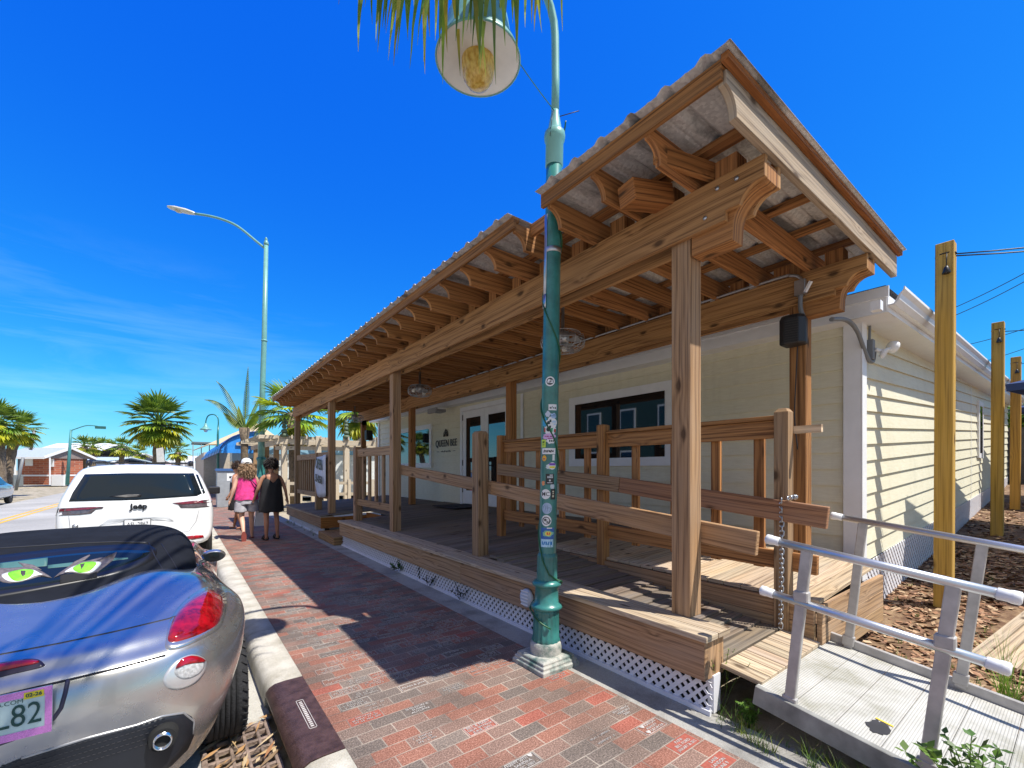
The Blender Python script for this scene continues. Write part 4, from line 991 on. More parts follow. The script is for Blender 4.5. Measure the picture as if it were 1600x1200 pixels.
# black lower valance with mesh texture and exhaust
M_val=plain('black_valance',(.012,.014,.02),.45,var=.3)
patch(B,Z3([(-150,1262),(100,1152),(400,1060),(700,985),(790,952),(840,943),(872,944),(896,958),(908,982),(912,1010),(906,1050),(880,1110),(800,1190),(650,1290),(400,1400),(100,1480),(-150,1540)]),M_val,'lower_valance',CO,off=.004,sm=False,step=9,rings=10)
pts=[(905,1040),(908,980),(860,942),(760,958),(640,1000),(400,1062),(100,1155)]
seam(B,Z3(pts),plain('chrome_edge',(.35,.35,.36),.3,.5),'valance_edge',CO,r=.006)
m=MB()
for r_ in range(5):
    for k in range(34):
        x=-100+k*26+(13 if r_%2 else 0);y=1000+r_*24+(780-x)*.30-40
        if x>760 or x+y<-1e9:continue
        h,n=hit(B,x/3.,800+y/3.);h2,_=hit(B,(x+15)/3.,800+(y-5)/3.)
        if h is None or h2 is None or y/1.<(1155-x*.3):continue
        if (h-h2).length<.03:m.beam(h+n*.006,h2+n*.006,.0035,.002,up=n)
m.build('valance_mesh',plain('mesh_grey',(.035,.035,.04),.5),CO)
c=bp(254,1160,y=2.49);m=MB();m.lathe([(.029,.16),(.029,.0),(.034,-.002),(.034,.16)],28,c,ax=(0,1,0));
m.build('exhaust_tip',plain('chrome',(.75,.75,.75),.15,1.),CO);m=MB();m.lathe([(.029,.05),(0,.05)],20,c,ax=(0,1,0));m.build('exhaust_bore',M_dark,CO)
m=MB();m.lathe([(.05,.0),(.055,.03),(.06,.14)],24,c+V((0,.02,0)),ax=(0,1,0));m.build('exhaust_shroud',M_dark,CO)
# number plate
def plate(cx,y,cz,w_,h,parent,draw,tilt=0):
    M=Matrix.Translation((cx,y,cz))@Matrix.Rotation(tilt,4,'X')@Matrix(((1,0,0,0),(0,0,1,0),(0,1,0,0),(0,0,0,1)))@Matrix.Diagonal((1,1,-1,1));return M
PM=Matrix.Translation((CX0+.012,CY0-.022,CZ0+.71))@Matrix.Rotation(R(-5),4,'X')@Matrix.Rotation(R(90),4,'X')
def flat(quads,M,z,mat,name,parent):
    m=MB()
    for q in quads:
        pts=[M@V((x,y,z)) for x,y in q];m.face(pts);
    return m.build(name,mat,parent)
rect=lambda a,b_,c_,d_:[(a,b_),(c_,b_),(c_,d_),(a,d_)]
m=MB()
q=[PM@V(p) for p in [(-.165,-.088,-.012),(.165,-.088,-.012),(.165,.088,-.012),(-.165,.088,-.012)]];m.prism(q,PM.to_3x3()@V((0,0,.012)));pl=m.build('number_plate',plain('plate_pale_blue',(.5,.62,.6),.4),CO,bevel=.003)
M_pink=plain('pink_glitter_frame',(.75,.25,.62),.35,var=.4,scale=400)
flat([rect(-.165,-.088,.165,-.06),rect(-.165,.062,.165,.088),rect(-.165,-.06,-.145,.062),rect(.145,-.06,.165,.062)],PM,.0015,M_pink,'plate_frame',pl)
def txt(t_,M,x,y,z,size,mat,name,parent,sx=1,bold=0,ext=0):
    me=text_mesh(t_,size,ext,sx=sx,bold=bold);mm=MB();mm.add_mesh(me,M@Matrix.Translation((x,y,z)));bpy.data.meshes.remove(me);return mm.build(name,mat,parent)
M_pt=plain('plate_letter_green',(.01,.06,.05),.5)
txt('L82',PM,.075,-.004,.003,.115,M_pt,'plate_lettering',pl,sx=.75);txt('MYFLORIDA.COM',PM,.0,.052,.003,.022,M_pt,'plate_lettering',pl)
flat([rect(.088,.055,.142,.08)],PM,.0025,plain('yellow_sticker',(.75,.6,.02),.5),'plate_sticker',pl);txt('02-26',PM,.115,.0675,.0035,.019,M_pt,'plate_lettering',pl,bold=.0006)
m=MB();m.lathe([(0,0),(.02,0)],16,PM@V((-.01,-.01,.002)),ax=PM.to_3x3()@V((0,0,1)));m.face([PM@V((-.045,-.05,.0016)),PM@V((.01,-.05,.0016)),PM@V((.015,.02,.0016)),PM@V((-.03,.03,.0016))]);m.build('plate_orange',plain('plate_orange',(.8,.13,.02),.5),pl)
flat([rect(-.06,-.055,.0,.035)],PM,.0012,plain('plate_teal',(.12,.5,.42),.5),'plate_tint',pl)
wheel(Wc(.79,.80,.325),.325,.235,CO,1);wheel(Wc(-.79,.80,.325),.325,.235,CO,-1);wheel(Wc(.79,3.18,.325),.325,.225,CO,1);wheel(Wc(-.79,3.18,.325),.325,.225,CO,-1)
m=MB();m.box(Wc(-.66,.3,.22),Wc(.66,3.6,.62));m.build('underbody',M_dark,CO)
# door mirror, right side
mc=bp(334,868,y=4.42)
m=MB();rows=[]
for s,dy in((.0,-.055),(.55,-.05),(.9,-.035),(1.0,.0),(.85,.05),(.45,.085),(0,.095)):
    rows.append([mc+V((math.cos(2*pi*k/20)*.085*s,dy,math.sin(2*pi*k/20)*.052*s)) for k in range(20)])
m.grid(rows,closed=True,smooth=True);mi_=m.build('wing_mirror',M_silver,CO)
m=MB();m.grid([[mc+V((math.cos(2*pi*k/20)*.07*s,-.062,math.sin(2*pi*k/20)*.04*s)) for k in range(20)] for s in(.01,1)],closed=True,smooth=False);m.build('mirror_glass',M_cglass,mi_)
m=MB();m.beam(mc+V((-.04,.02,-.03)),mc+V((-.2,.06,-.09)),.05,.03);m.build('mirror_arm',M_silver,mi_,bevel=.008)
# ---- white suv
SX,SY,SZ=-.49,9.1,-.15
SO=empty('white_suv',(SX,SY+2.4,SZ),'white SUV parked at the kerb ahead of the silver convertible, seen from behind','car')
def loftcar(name,mat,prof,L,lean,org,parent,round_=.16,front=None,sub=1):
    """prof: half cross-section from bottom centre to top centre (x,z)"""
    full=prof+[(-x,z) for x,z in prof[-2:0:-1]];zc=sum(p[1] for p in prof)/len(prof);rows=[]
    X=lambda x,y,z:(org[0]+x,org[1]+y,org[2]+z)
    for s,dy in((.02,0),(.3,0),(.6,0),(.85,.0),(.93,.012),(.975,.04),(1.,.13)):
        rows.append([X(x*s,lean((zc+(z-zc)*s))+dy+.05*(abs(x*s)/.98)**4,zc+(z-zc)*s) for x,z in full])
    for y in [.5,1.2,2.0,2.8]:
        rows.append([X(x,y+lean(z)*.5,z) for x,z in full])
    if front:
        for y,k,hz in front:rows.append([X(x*k,y,min(z,hz)) for x,z in full])
    rows.append([X(x*.05,L,min(z,.6)) for x,z in full])
    m=MB();m.grid(rows,closed=True,smooth=True);return m.build(name,mat,parent,sub=sub)
prof=[(0,.36),(.6,.36),(.86,.38),(.95,.48),(.985,.7),(.985,.95),(.965,1.12),(.93,1.22),(.90,1.30),(.83,1.5),(.77,1.63),(.68,1.70),(.45,1.735),(0,1.75)]
def lean(z):
    if z<.55:return .0+.0*z
    if z<1.0:return .06
    if z<1.2:return .06+.04*(z-1.)/.2
    return .10+.34*((z-1.2)/.55)
sb=loftcar('body',M_wpaint,prof,4.95,lean,(SX,SY,SZ),SO,front=[(3.3,1.,1.42),(3.8,.99,1.14),(4.5,.93,1.08),(4.85,.8,1.0)])
B2=bvh_of(sb)
ZA=lambda P:[(x/4.,550+y/4.) for x,y in P]
patch(B2,ZA([(530,765),(800,758),(1210,758),(1262,885),(1230,900),(850,925),(430,935),(455,880)]),M_cglass,'rear_window',SO,off=.006,sm=False,step=5)
patch(B2,ZA([(1222,765),(1236,768),(1282,880),(1270,888)]),M_cglass,'quarter_glass',SO,off=.006,sm=False,step=4,rings=3)
patch(B2,ZA([(685,905),(800,890),(885,890),(880,905),(780,912)]),M_black,'rear_wiper',SO,off=.012,sm=False,rings=3)
M_tl2=plain('smoked_red_lamp',(.17,.015,.03),.15,var=.5,scale=30,coat=1);M_tl3=plain('smoked_grey_lamp',(.1,.08,.09),.15,var=.4,scale=30,coat=1)
tl=patch(B2,ZA([(365,978),(560,968),(648,968),(640,980),(600,985),(570,1010),(500,1018),(350,1024)]),M_tl3,'tail_light',SO,off=.006,sm=False,step=5,rings=3)
patch(B2,ZA([(375,982),(560,972),(640,970),(560,985),(440,992),(372,1000)]),M_tl2,'red_lens',tl,off=.011,sm=False,step=5,rings=2)
tl=patch(B2,ZA([(1078,945),(1200,930),(1325,922),(1327,965),(1220,975),(1130,975),(1110,950)]),M_tl3,'tail_light',SO,off=.006,sm=False,step=5,rings=3)
patch(B2,ZA([(1080,944),(1200,932),(1322,924),(1322,938),(1220,948),(1120,955)]),M_tl2,'red_lens',tl,off=.011,sm=False,step=5,rings=2)
patch(B2,ZA([(1140,1155),(1220,1145),(1270,1145),(1275,1160),(1200,1172),(1145,1172)]),M_redl,'reflector',SO,off=.005,sm=False,rings=2,step=4)
patch(B2,ZA([(300,1170),(900,1180),(1180,1172),(1275,1165),(1318,1160),(1322,1200),(1300,1240),(1180,1260),(900,1260),(300,1260)]),plain('grey_bumper',(.06,.065,.07),.6),'lower_bumper',SO,off=.005,sm=False,step=7)
seam(B2,ZA([(430,1025),(438,1100),(460,1160),(900,1155),(1180,1120),(1225,1060),(1245,985)]),plain('panel_gap_grey',(.25,.25,.26),.6),'tailgate_seam',SO,r=.004)
patch(B2,ZA([(620,1088),(680,1045),(860,1030),(1040,1022),(1085,1058),(1040,1045),(860,1052),(700,1065)]),plain('white_recess',(.42,.44,.46),.5),'plate_recess',SO,off=.003,sm=False,step=5,rings=2)
h,n=hit(B2,868/4,550+965/4);me=text_mesh('Jeep',.12,.006,bold=.004);mm=MB();mm.add_mesh(me,Matrix.Translation((h.x,h.y-.015,h.z))@Matrix.Rotation(R(90),4,'X'));mm.build('badge_lettering',M_black,SO)
h,n=hit(B2,861/4,550+1075/4);PM2=Matrix.Translation((h.x,h.y-.03,h.z))@Matrix.Rotation(R(90),4,'X')
m=MB();m.box((h.x-.165,h.y-.03,h.z-.085),(h.x+.165,h.y-.012,h.z+.085));pl=m.build('number_plate',M_white,SO,bevel=.004)
flat([rect(-.165,-.085,.165,-.077),rect(-.165,.077,.165,.085),rect(-.165,-.077,-.157,.077),rect(.157,-.077,.165,.077)],PM2,.003,M_black,'plate_frame',pl)
flat([rect(.1,-.077,.157,-.045)],PM2,.002,plain('orange_corner',(.7,.15,.04),.5),'plate_sticker',pl);txt('ASL-2967',PM2,0,.0,.003,.085,M_black,'plate_lettering',pl,sx=.78)
flat([rect(-.13,-.072,.05,-.058)],PM2,.002,M_dark,'plate_strip',pl);flat([rect(-.06,.058,.06,.072)],PM2,.002,M_dark,'plate_strip',pl)
h,n=hit(B2,470/4,550+1090/4)
m=MB();m.lathe([(.03,0),(.035,-.01),(.0,-.012)],14,h,ax=(0,1,0));m.build('maker_badge',M_steel,SO)
m=MB()
for x in(-.66,.66):m.tube([(SX+x,SY+.55,1.60),(SX+x,SY+.7,1.645),(SX+x,SY+2.6,1.66),(SX+x,SY+2.9,1.6)],.02)
m.build('roof_rail',M_black,SO)
for x in(-.66,.66):
    m=MB();m.beam((SX+x,SY+.62,1.58),(SX+x,SY+.72,1.64),.07,.05);m.build('rail_foot',M_black,SO,bevel=.01)
m=MB();m.beam((SX-.62,SY+.9,1.615),(SX+.62,SY+.9,1.615),.06,.025);m.build('roof_crossbar',M_black,SO)
m=MB();p=bp(907/4,550+705/4,y=SY+.6);m.lathe([(.03,-.02),(.02,.03),(0,.07)],10,p);m.build('antenna_fin',M_black,SO)
m=MB();c=V((SX+1.1,SY+2.6,1.05));m.box(c-V((.1,.05,.08)),c+V((.12,.06,.08)));m.build('wing_mirror',M_black,SO,bevel=.03,seg=3)
wheel((SX+.85,SY+.95,SZ+.39),.39,.26,SO,1,False);wheel((SX-.85,SY+.95,SZ+.39),.39,.26,SO,-1,False);wheel((SX+.85,SY+3.9,SZ+.39),.39,.26,SO,1,False);wheel((SX-.85,SY+3.9,SZ+.39),.39,.26,SO,-1,False)
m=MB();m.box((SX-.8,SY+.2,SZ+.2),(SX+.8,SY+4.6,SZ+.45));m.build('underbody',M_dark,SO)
# paper notice standing on the suv roof line, tied to a pole beyond
# ---- blue-grey sedan in the far lane
DO=empty('grey_sedan',(-7.4,31,-.15),'blue grey sedan cut off by the left edge of the photo in the far lane','car')
prof=[(0,.25),(.6,.25),(.82,.3),(.88,.5),(.9,.75),(.86,.92),(.80,.98),(.68,1.2),(.58,1.38),(.4,1.43),(0,1.45)]
M_bl=m_paint('steel_blue_paint',(.28,.36,.45),.5,.3)
def leans(z):return .0 if z<.9 else 1.3*(z-.9)/.5
db=loftcar('body',M_bl,prof,4.6,leans,(-7.4,28.6,-.15),DO,front=[(3.2,1.,1.0),(4.0,.97,.9),(4.4,.85,.8)])
for x in(-.72,.72):
    for y in(.85,3.6):wheel((-7.4+x,28.6+y,-.15+.32),.32,.2,DO,1 if x>0 else -1,False)
m=MB()
for s in(1,-1):m.face([(-7.4+s*.86,29.6,.83),(-7.4+s*.86,31.4,.85),(-7.4+s*.64,31.0,1.2),(-7.4+s*.66,30.2,1.2)])
m.build('side_window',M_glass,DO)

for i,(x,y,l) in enumerate(((-12.5,52,'small blue sedan parked far off by the white wall across the street'),(-9.5,75,'tiny distant sedan at the far end of the street'))):
    c=copy_tree(DO);c.location=(x,y,-.15);c['label']=l;c['group']='distant parked sedans'
DO['group']='distant parked sedans'
# ---------------------------------------------------------------- near lamp post
LB=V((2.27,2.56,0));LEAN=V((.026,.003,1))
LP=empty('street_lamp',LB,'near teal lamp post plastered with stickers and wound with green wire','street lamp')
def on(z):return LB+LEAN*z
def lean_lathe(prof,n=32,**k):
    m=MB();fl=k.get('flute',0);rows=[]
    for r,z in prof:
        o=on(z);rows.append([o+V((math.cos(2*pi*j/n),math.sin(2*pi*j/n),0))*(r*(1-fl*(.5+.5*math.cos(2*pi*j*16/n)))) for j in range(n)])
    m.grid(rows,closed=True,smooth=True,uvs=.05,cap1=True);return m
m_st=m_concrete('weathered_base',(.42,.42,.38),dirt=(.06,.12,.11),dsc=9)
m=MB();rows=[]
for s,z in((.185,-.02),(.185,.03),(.172,.034),(.172,.055),(.158,.06),(.158,.08),(.135,.09)):
    rows.append([LB+V((a*s,b_*s,z)) for a,b_ in((-1,-1),(1,-1),(1,1),(-1,1))])
m.grid(rows,closed=True,smooth=False,cap1=True);m.build('plinth',m_st,LP,bevel=.004)
lean_lathe([(.12,.08),(.124,.14),(.118,.17),(.11,.18)]).build('collar_ring',m_st,LP)
m=lean_lathe([(.108,.175),(.112,.195),(.104,.215),(.1,.40),(.105,.425)],64,flute=.07);m.build('fluted_base',M_teal,LP)
lean_lathe([(.103,.42),(.12,.43),(.126,.445),(.116,.46),(.094,.475),(.09,.59),(.098,.6),(.114,.61),(.114,.625),(.1,.64),(.084,.65)]).build('moulded_ring',M_teal,LP)
m=lean_lathe([(.082,.645),(.079,.82),(.08,.83),(.0675,.86)],64,flute=.05);m.build('fluted_shaft',M_teal,LP)
lean_lathe([(.068,.85),(.066,2.16),(.0675,2.165),(.0675,2.175),(.066,2.18),(.063,3.62),(.0635,3.9)]).build('shaft',M_teal,LP)
lean_lathe([(.064,3.9),(.07,3.905),(.07,4.1),(.08,4.11),(.084,4.14),(.08,4.17),(.07,4.18),(.055,4.2),(.032,4.33),(.031,4.35)]).build('pole_collar',M_teal2,LP)
A=on(4.35);sh_=bp(748,97,d=3.02);sh_=V((1.63,2.53,4.29))
hx=V((sh_.x-A.x,sh_.y-A.y,0));rr_=hx.length/2;hd=hx.normalized();zt_=4.95
pts=[on(4.33),on(4.6),V((A.x,A.y,zt_))]+[V((A.x,A.y,zt_))+hd*(rr_*(1-math.cos(a)))+V((0,0,rr_*math.sin(a))) for a in [pi*k/12 for k in range(1,13)]]+[V((sh_.x,sh_.y,4.72))]
m=MB();m.tube(pts,.031,14);m.build('gooseneck_arm',M_teal2,LP)
m=MB();m.lathe([(.0,.47),(.06,.47),(.08,.42),(.1,.36),(.13,.33),(.19,.30),(.205,.27),(.225,.15),(.285,.02),(.292,0),(.285,-.004),(.28,.004),(.218,.15),(.195,.25),(.12,.29),(0,.295)],40,sh_);shd=m.build('lamp_shade',M_teal2,LP)
m=MB();m.lathe([(.279,.004),(.216,.15),(.19,.24),(.1,.28),(0,.285)],40,sh_+V((0,0,-.001)));m.build('shade_lining',plain('cream_enamel',(.62,.58,.5),.4,var=.12,scale=5),shd)
m=MB();m.lathe([(.105,.27),(.112,.1),(.112,-.06),(.102,-.13),(.075,-.175),(.04,-.195),(0,-.2)],28,sh_+V((0,0,.02)))
gm,nt_,b_=newmat('amber_globe');nz=N(nt_,'ShaderNodeTexNoise',i_Scale=12,i_Detail=6);r_=ramp(nt_,[(.35,(.42,.24,.03)),(.65,(.66,.47,.12))]);nt_.links.new(nz.outputs[0],r_.inputs[0]);nt_.links.new(r_.outputs[0],b_.inputs['Base Color']);b_.inputs['Roughness'].default_value=.25;b_.inputs['Subsurface Weight'].default_value=.4;b_.inputs['Subsurface Radius'].default_value=(.1,.06,.02)
m.build('lamp_globe',gm,LP)
# green wire wound round the pole
pts=[];
keys=[(0.3,2.0),(.46,4.6),(.6,6.6),(.7,8.4),(1.2,11.2),(1.75,14.4),(2.1,17.2),(2.5,20.4),(3.05,24),(3.5,27.6),(3.95,30.5),(4.3,32)]
for i in range(len(keys)-1):
    (z0,a0),(z1,a1)=keys[i],keys[i+1]
    for k in range(20):
        t=k/20;z=z0+(z1-z0)*t;a=-(a0+(a1-a0)*t);r=.112 if z<.41 else(.13 if z<.47 else(.1 if z<.59 else(.118 if z<.65 else(.088 if z<.85 else(.072 if z<3.9 else .088)))))
        pts.append(on(z)+V((math.cos(a),math.sin(a),0))*r)
pts=[V(p) for p in pts]
sm_=[pts[0]]+[(pts[i-1]+pts[i]*2+pts[i+1])/4 for i in range(1,len(pts)-1)]+[pts[-1]]
m=MB();m.tube(sm_,.006,6);m.build('green_wire',plain('green_cable',(.01,.09,.03),.4),LP)
m=MB();p0=on(4.33)+V((-.03,-.02,0));p1=bp(715,25,d=2.6)+V((-.25,-.1,.45));q=[p0.lerp(p1,k/14)-V((0,0,.10*math.sin(pi*k/14))) for k in range(15)];m.tube(q,.004,6);m.build('stay_wire',plain('green_cable2',(.02,.14,.1),.4),LP)
m=MB();m.tube([on(4.33)+V((-.035,-.02,0)),on(4.22)+V((-.07,-.04,0)),on(4.1)+V((-.075,-.03,0))],.003,5);m.tube([on(4.31)+V((.03,-.02,0)),on(4.33)+V((.15,-.12,.02))],.0035,5);m.build('tie_wire',M_black,LP)
# metal strap plate on the pole (left side)
Ry=V((-.7965,.6046,0))
def wrapped(z0,z1,a0,a1,r,n=8):
    rows=[]
    for k in range(3):
        z=z0+(z1-z0)*k/2;rows.append([on(z)+V((math.cos(a0+(a1-a0)*j/n)*r,math.sin(a0+(a1-a0)*j/n)*r,0)) for j in range(n+1)])
    return rows
camdir=math.atan2(-LB.y,-LB.x)    # direction on the pole that faces the viewer
m=MB();m.grid(wrapped(2.85,3.5,camdir-1.35,camdir-.75,.069));m.grid(wrapped(2.76,2.87,camdir-1.4,camdir-.7,.072));m.grid(wrapped(3.2,3.24,camdir-1.5,camdir+1.5,.0685));m.build('strap_plate',M_steel,LP,solid=.002)
# stickers
SC={}
def stk(pz,px,w_,h,colr,shape='rect',text=None,tcol=(.02,.02,.02),tsize=None,lay=0):
    """pz,px: height in m and sideways offset from the visible centre line (m); w,h in m"""
    rad=.0668+.0012*(lay+1);a0=camdir+px/rad;m=MB();n=20
    def S(u,v_,dr=0):a=a0+u/rad;return on(pz+v_)+V((math.cos(a)*(rad+dr),math.sin(a)*(rad+dr),0))
    if shape=='rect':
        m.grid([[S(-w_/2+w_*j/8,-h/2+h*i/2) for j in range(9)] for i in range(3)])
    elif shape=='round':
        m.grid([[S(w_/2*s*math.cos(2*pi*j/n),h/2*s*math.sin(2*pi*j/n)) for j in range(n)] for s in(.01,.5,1)],closed=True)
    else:
        rq=random.Random(int(pz*1000));rad_=[rq.uniform(.72,1.05) for _ in range(n)]
        m.grid([[S(w_/2*s*rad_[j]*math.cos(2*pi*j/n),h/2*s*rad_[j]*math.sin(2*pi*j/n)) for j in range(n)] for s in(.01,.5,1)],closed=True)
    key='sticker_%02d_%02d_%02d'%tuple(int(c*99) for c in colr)
    o=m.build('sticker',plain(key,colr,.4,var=.1,scale=40),LP)
    if text:
        me=text_mesh(text,1,0,bold=.01);ww=max(v.co.x for v in me.vertices)-min(v.co.x for v in me.vertices);sz=tsize or min(h*.7,w_*.8/max(ww,.1));mm=MB()
        mm.add_mesh(me,fn=lambda p:S(p[0]*sz,p[1]*sz,.0008));bpy.data.meshes.remove(me);mm.build('sticker_lettering',plain('ink_%02d_%02d_%02d'%tuple(int(c*99) for c in tcol),tcol,.5),o)
    return o,S
PXM=.0051   # metres per photo pixel at the pole
def at(px,py):  # photo pixel -> (height, sideways)
    z=1.5+(734-py)*3.39/686;c_=bp(px,py,d=3.33);p=on(z);d=(c_-p);rt=V((.7965,-.6046,0));o=d.dot(rt);o=max(-.064,min(.064,o));return z,math.asin(o/.0668)*.0668
def ST(px,py,w_,h,*a,**k):
    z,o=at(px,py);return stk(z,o,w_*PXM,h*PXM,*a,**k)
def inks(S,lst,colr,par,name='sticker_print'):
    m=MB()
    for (u,v_,w_,h,s) in lst:
        u*=PXM;v_*=PXM;w_*=PXM;h*=PXM
        if s=='o':m.grid([[S(u+w_/2*f*math.cos(2*pi*j/12),v_+h/2*f*math.sin(2*pi*j/12),.0006) for j in range(12)] for f in(.01,1)],closed=True)
        else:m.grid([[S(u-w_/2+w_*j/3+s*(i-.5)*h,v_-h/2+h*i,.0006) for j in range(4)] for i in range(2)])
    m.build(name,plain('ink_%02d_%02d_%02d'%tuple(int(c*99) for c in colr),colr,.5),par)
Wt=(.75,.76,.76);Bk=(.02,.02,.02)
o,S=ST(861.5,596,15,15,Wt,'round');inks(S,[(0,0,11,11,'o')],Bk,o);inks(S,[(-1,1.5,5,4,'o'),(1.5,-2,6,1.5,0)],Wt,o)
o,S=ST(866,636.5,13.5,9,Wt);inks(S,[(-4,-1,2,2.5,0),(-1.5,0,1,4,.3),(1,-1,2,2,'o'),(4,-1,2,3,0)],Bk,o)
o,S=ST(858,647,9,10,(.5,.56,.65),'blob',lay=1);o,S=ST(867,650,11,9,(.35,.5,.72),'blob',lay=2);inks(S,[(0,0,8,1,.3),(1,2,4,1,-.3)],(.1,.2,.4),o)
o,S=ST(853,660,9,16,(.04,.35,.6),'blob');o,S=ST(864,661,20,20,Wt,'blob',lay=1);inks(S,[(-5,-1,5,8,'o'),(-2,3,3,4,0)],(.02,.06,.06),o);inks(S,[(4,2,6,3,.2),(5,-2,4,2,0)],(.45,.62,.8),o);inks(S,[(0,-5,4,3,.3)],(.75,.5,.55),o)
o,S=ST(861,672,22,18,Wt,'blob',lay=2);inks(S,[(-2,1,7,7,'o'),(0,4,3,5,.2)],(.02,.03,.04),o);inks(S,[(3,0,3,6,.1)],(.02,.3,.12),o);inks(S,[(8,-1,4,6,'o'),(-8,0,2.5,6,0)],(.4,.06,.04),o)
o,S=ST(860,682,23,10,(.62,.4,.66),'blob',lay=3);inks(S,[(0,0,14,1.5,.2),(3,-3,10,1.2,.2)],(.3,.02,.15),o)
o,S=ST(863,689,17,10,Wt,'blob',lay=2);inks(S,[(-2,0,2,3,0),(1,0,2,3,0),(4,1,1.5,5,.2)],Bk,o)
o,S=ST(851,693,8,12,(.55,.72,.08),'rect',lay=3);inks(S,[(0,2,4,3,.3),(0,-2,4,1,0)],(.12,.2,.02),o)
o,S=ST(859,705,22,9,Wt,lay=1);inks(S,[(-7,0,2,4,.3),(-4,0,2,3.5,0),(-1.5,0,1.5,4,.3),(1,.0,2,3,0),(3.5,0,2,4,.3),(6.5,0,3,2,.2)],Bk,o)
o,S=ST(852,716,7.5,9,(.8,.4,.03),'round',lay=1);inks(S,[(0,-1,4,1.5,0)],(.2,.03,.2),o)
ST(867,715,4,9,(.7,.75,.72),'rect')
o,S=ST(860,729,12,9,(.6,.64,.65),'blob');o,S=ST(865,728,12,11,Wt,'round',lay=1);inks(S,[(0,2.5,10,3.5,0)],(.2,.06,.45),o);inks(S,[(0,-2,9,3,0)],(.8,.7,.05),o)
o,S=ST(861,748.5,13,16,Bk,'rect',lay=1);inks(S,[(-3,3,1.5,3,0),(-1,3,1.5,3,0),(1.5,3,2,3,0),(4,3,1.2,3,0),(0,-2,3,3,'o'),(0,-5.5,8,1,0),(2,6,5,1.5,.3)],(.6,.62,.64),o)
ST(850.5,755,6,8,(.8,.3,.12),'blob');ST(865,760,7,9,(.5,.58,.62),'round')
o,S=ST(854,772,15,15,Wt,'round',text='MC',tcol=(.03,.03,.03),lay=1)
o,S=ST(866,772,8,16,Bk,'rect',lay=2);inks(S,[(0,4,3,2,0),(0,1,2,2,.3),(0,-3,3,3,0)],(.6,.55,.4),o)
o,S=ST(856,794,16,17,(.33,.44,.6),'round')
inks(S,[(-2,0,.8,9,.2),(1,0,.8,9,0),(3,1,4,.8,0)],(.22,.3,.42),o)
o,S=ST(855,813,16,17,Wt,'round');inks(S,[(0,0,12,12,'o')],Bk,o);inks(S,[(0,0,9.5,9.5,'o')],Wt,o);inks(S,[(-1,1,5,4,'o'),(2,-2,3,2,0)],Bk,o)
o,S=ST(857,833,22,17,(.03,.12,.4),'rect');o2,S2=ST(858,833,19,11,(.2,.5,.35),'blob',lay=1);inks(S2,[(0,0,10,7,'o')],(.75,.65,.1),o2);inks(S2,[(-1,0,2,4,0),(2,0,2,4,.3)],(.7,.1,.05),o2)
inks(S,[(3,8.2,8,1.5,.0)],Wt,o)
o,S=ST(856,848,20,12,(.4,.65,.82),'rect');inks(S,[(-7,0,2,5,0),(-4,0,2,5,.3),(-1,0,2,5,0),(2.5,0,2,5,.3),(6.5,0,3,5,0)],(.02,.2,.5),o)
# white meter box beside the post, on the skirt
t=empty('meter_box',(2.5,2.95,.35),'pale rounded cover on the porch skirt just behind the lamp post','cover box')
m=MB();c=bp(825,934,x=2.52);m.lathe([(.085,0),(.08,.03),(.06,.04),(0,.042)],20,c,ax=(-1,0,0));m.build('cover',plain('pale_blue_cover',(.5,.56,.62),.5),t);m=MB()
for k in range(5):m.box((2.474,c.y-.05,c.z-.06+k*.03),(2.48,c.y+.05,c.z-.05+k*.03))
m.build('vents',M_white,t)
# ---------------------------------------------------------------- aluminium ramp
RM=empty('aluminium_ramp',(3.26,.4,.1),'ribbed aluminium wheelchair ramp with two tube handrails at the porch end','ramp')
XL,XR=2.69,3.83;rz=lambda y,x=3.26:.245+.145*(y-1.2)+.02*(x-3.26)
y0,y1=-1.3,1.18
def m_ramp():
    m,nt,b=newmat('ribbed_aluminium');tc=N(nt,'ShaderNodeTexCoord');no=N(nt,'ShaderNodeTexNoise',i_Scale=3,i_Detail=8,i_Roughness=.65);nt.links.new(tc.outputs['Object'],no.inputs['Vector'])
    r=ramp(nt,[(.3,(.28,.27,.2)),(.5,(.48,.47,.43)),(.7,(.6,.59,.55))]);nt.links.new(no.outputs[0],r.inputs[0])
    sp=N(nt,'ShaderNodeSeparateXYZ');nt.links.new(tc.outputs['Object'],sp.inputs[0]);st=math_(nt,'FRACT',math_(nt,'MULTIPLY',sp.outputs[1],84.));g=ramp(nt,[(.0,.6),(.2,.72),(.35,1.),(1.,1.)]);nt.links.new(st,g.inputs[0])
    nt.links.new(mixc(nt,1.,r.outputs[0],g.outputs[0],'MULTIPLY'),b.inputs['Base Color']);b.inputs['Metallic'].default_value=.2;b.inputs['Roughness'].default_value=.6;bump(nt,b,g.outputs[0],.6,.004);return m
M_ramp=m_ramp()
m=MB();y=y1
while y>y0:
    ya=y-.19;m.grid([[(XL,ya+.003,rz(ya+.003)),(XR,ya+.003,rz(ya+.003))],[(XL,y,rz(y)),(XR,y,rz(y))]],smooth=False);m.face([(XL,ya+.003,rz(ya)),(XL,ya+.003,rz(ya)-.01),(XR,ya+.003,rz(ya)-.01),(XR,ya+.003,rz(ya))]);y-=.19
m.build('ramp_surface',M_ramp,RM)
m=MB()
m.beam((XL-.02,y0,rz(y0)-.045),(XL-.02,y1,rz(y1)-.045),.035,.11);plain('pale_aluminium',(.45,.43,.41),.5,.3,var=.2,scale=9);m.build('side_channel',plain('dull_channel',(.27,.27,.25),.6,.2,var=.35,scale=7),RM,bevel=.003)
MA=MC['pale_aluminium']
m=MB();m.beam((XR+.02,y0,rz(y0)+.01),(XR+.02,y1,rz(y1)+.01),.03,.1);m.build('side_channel',MA,RM,bevel=.003)
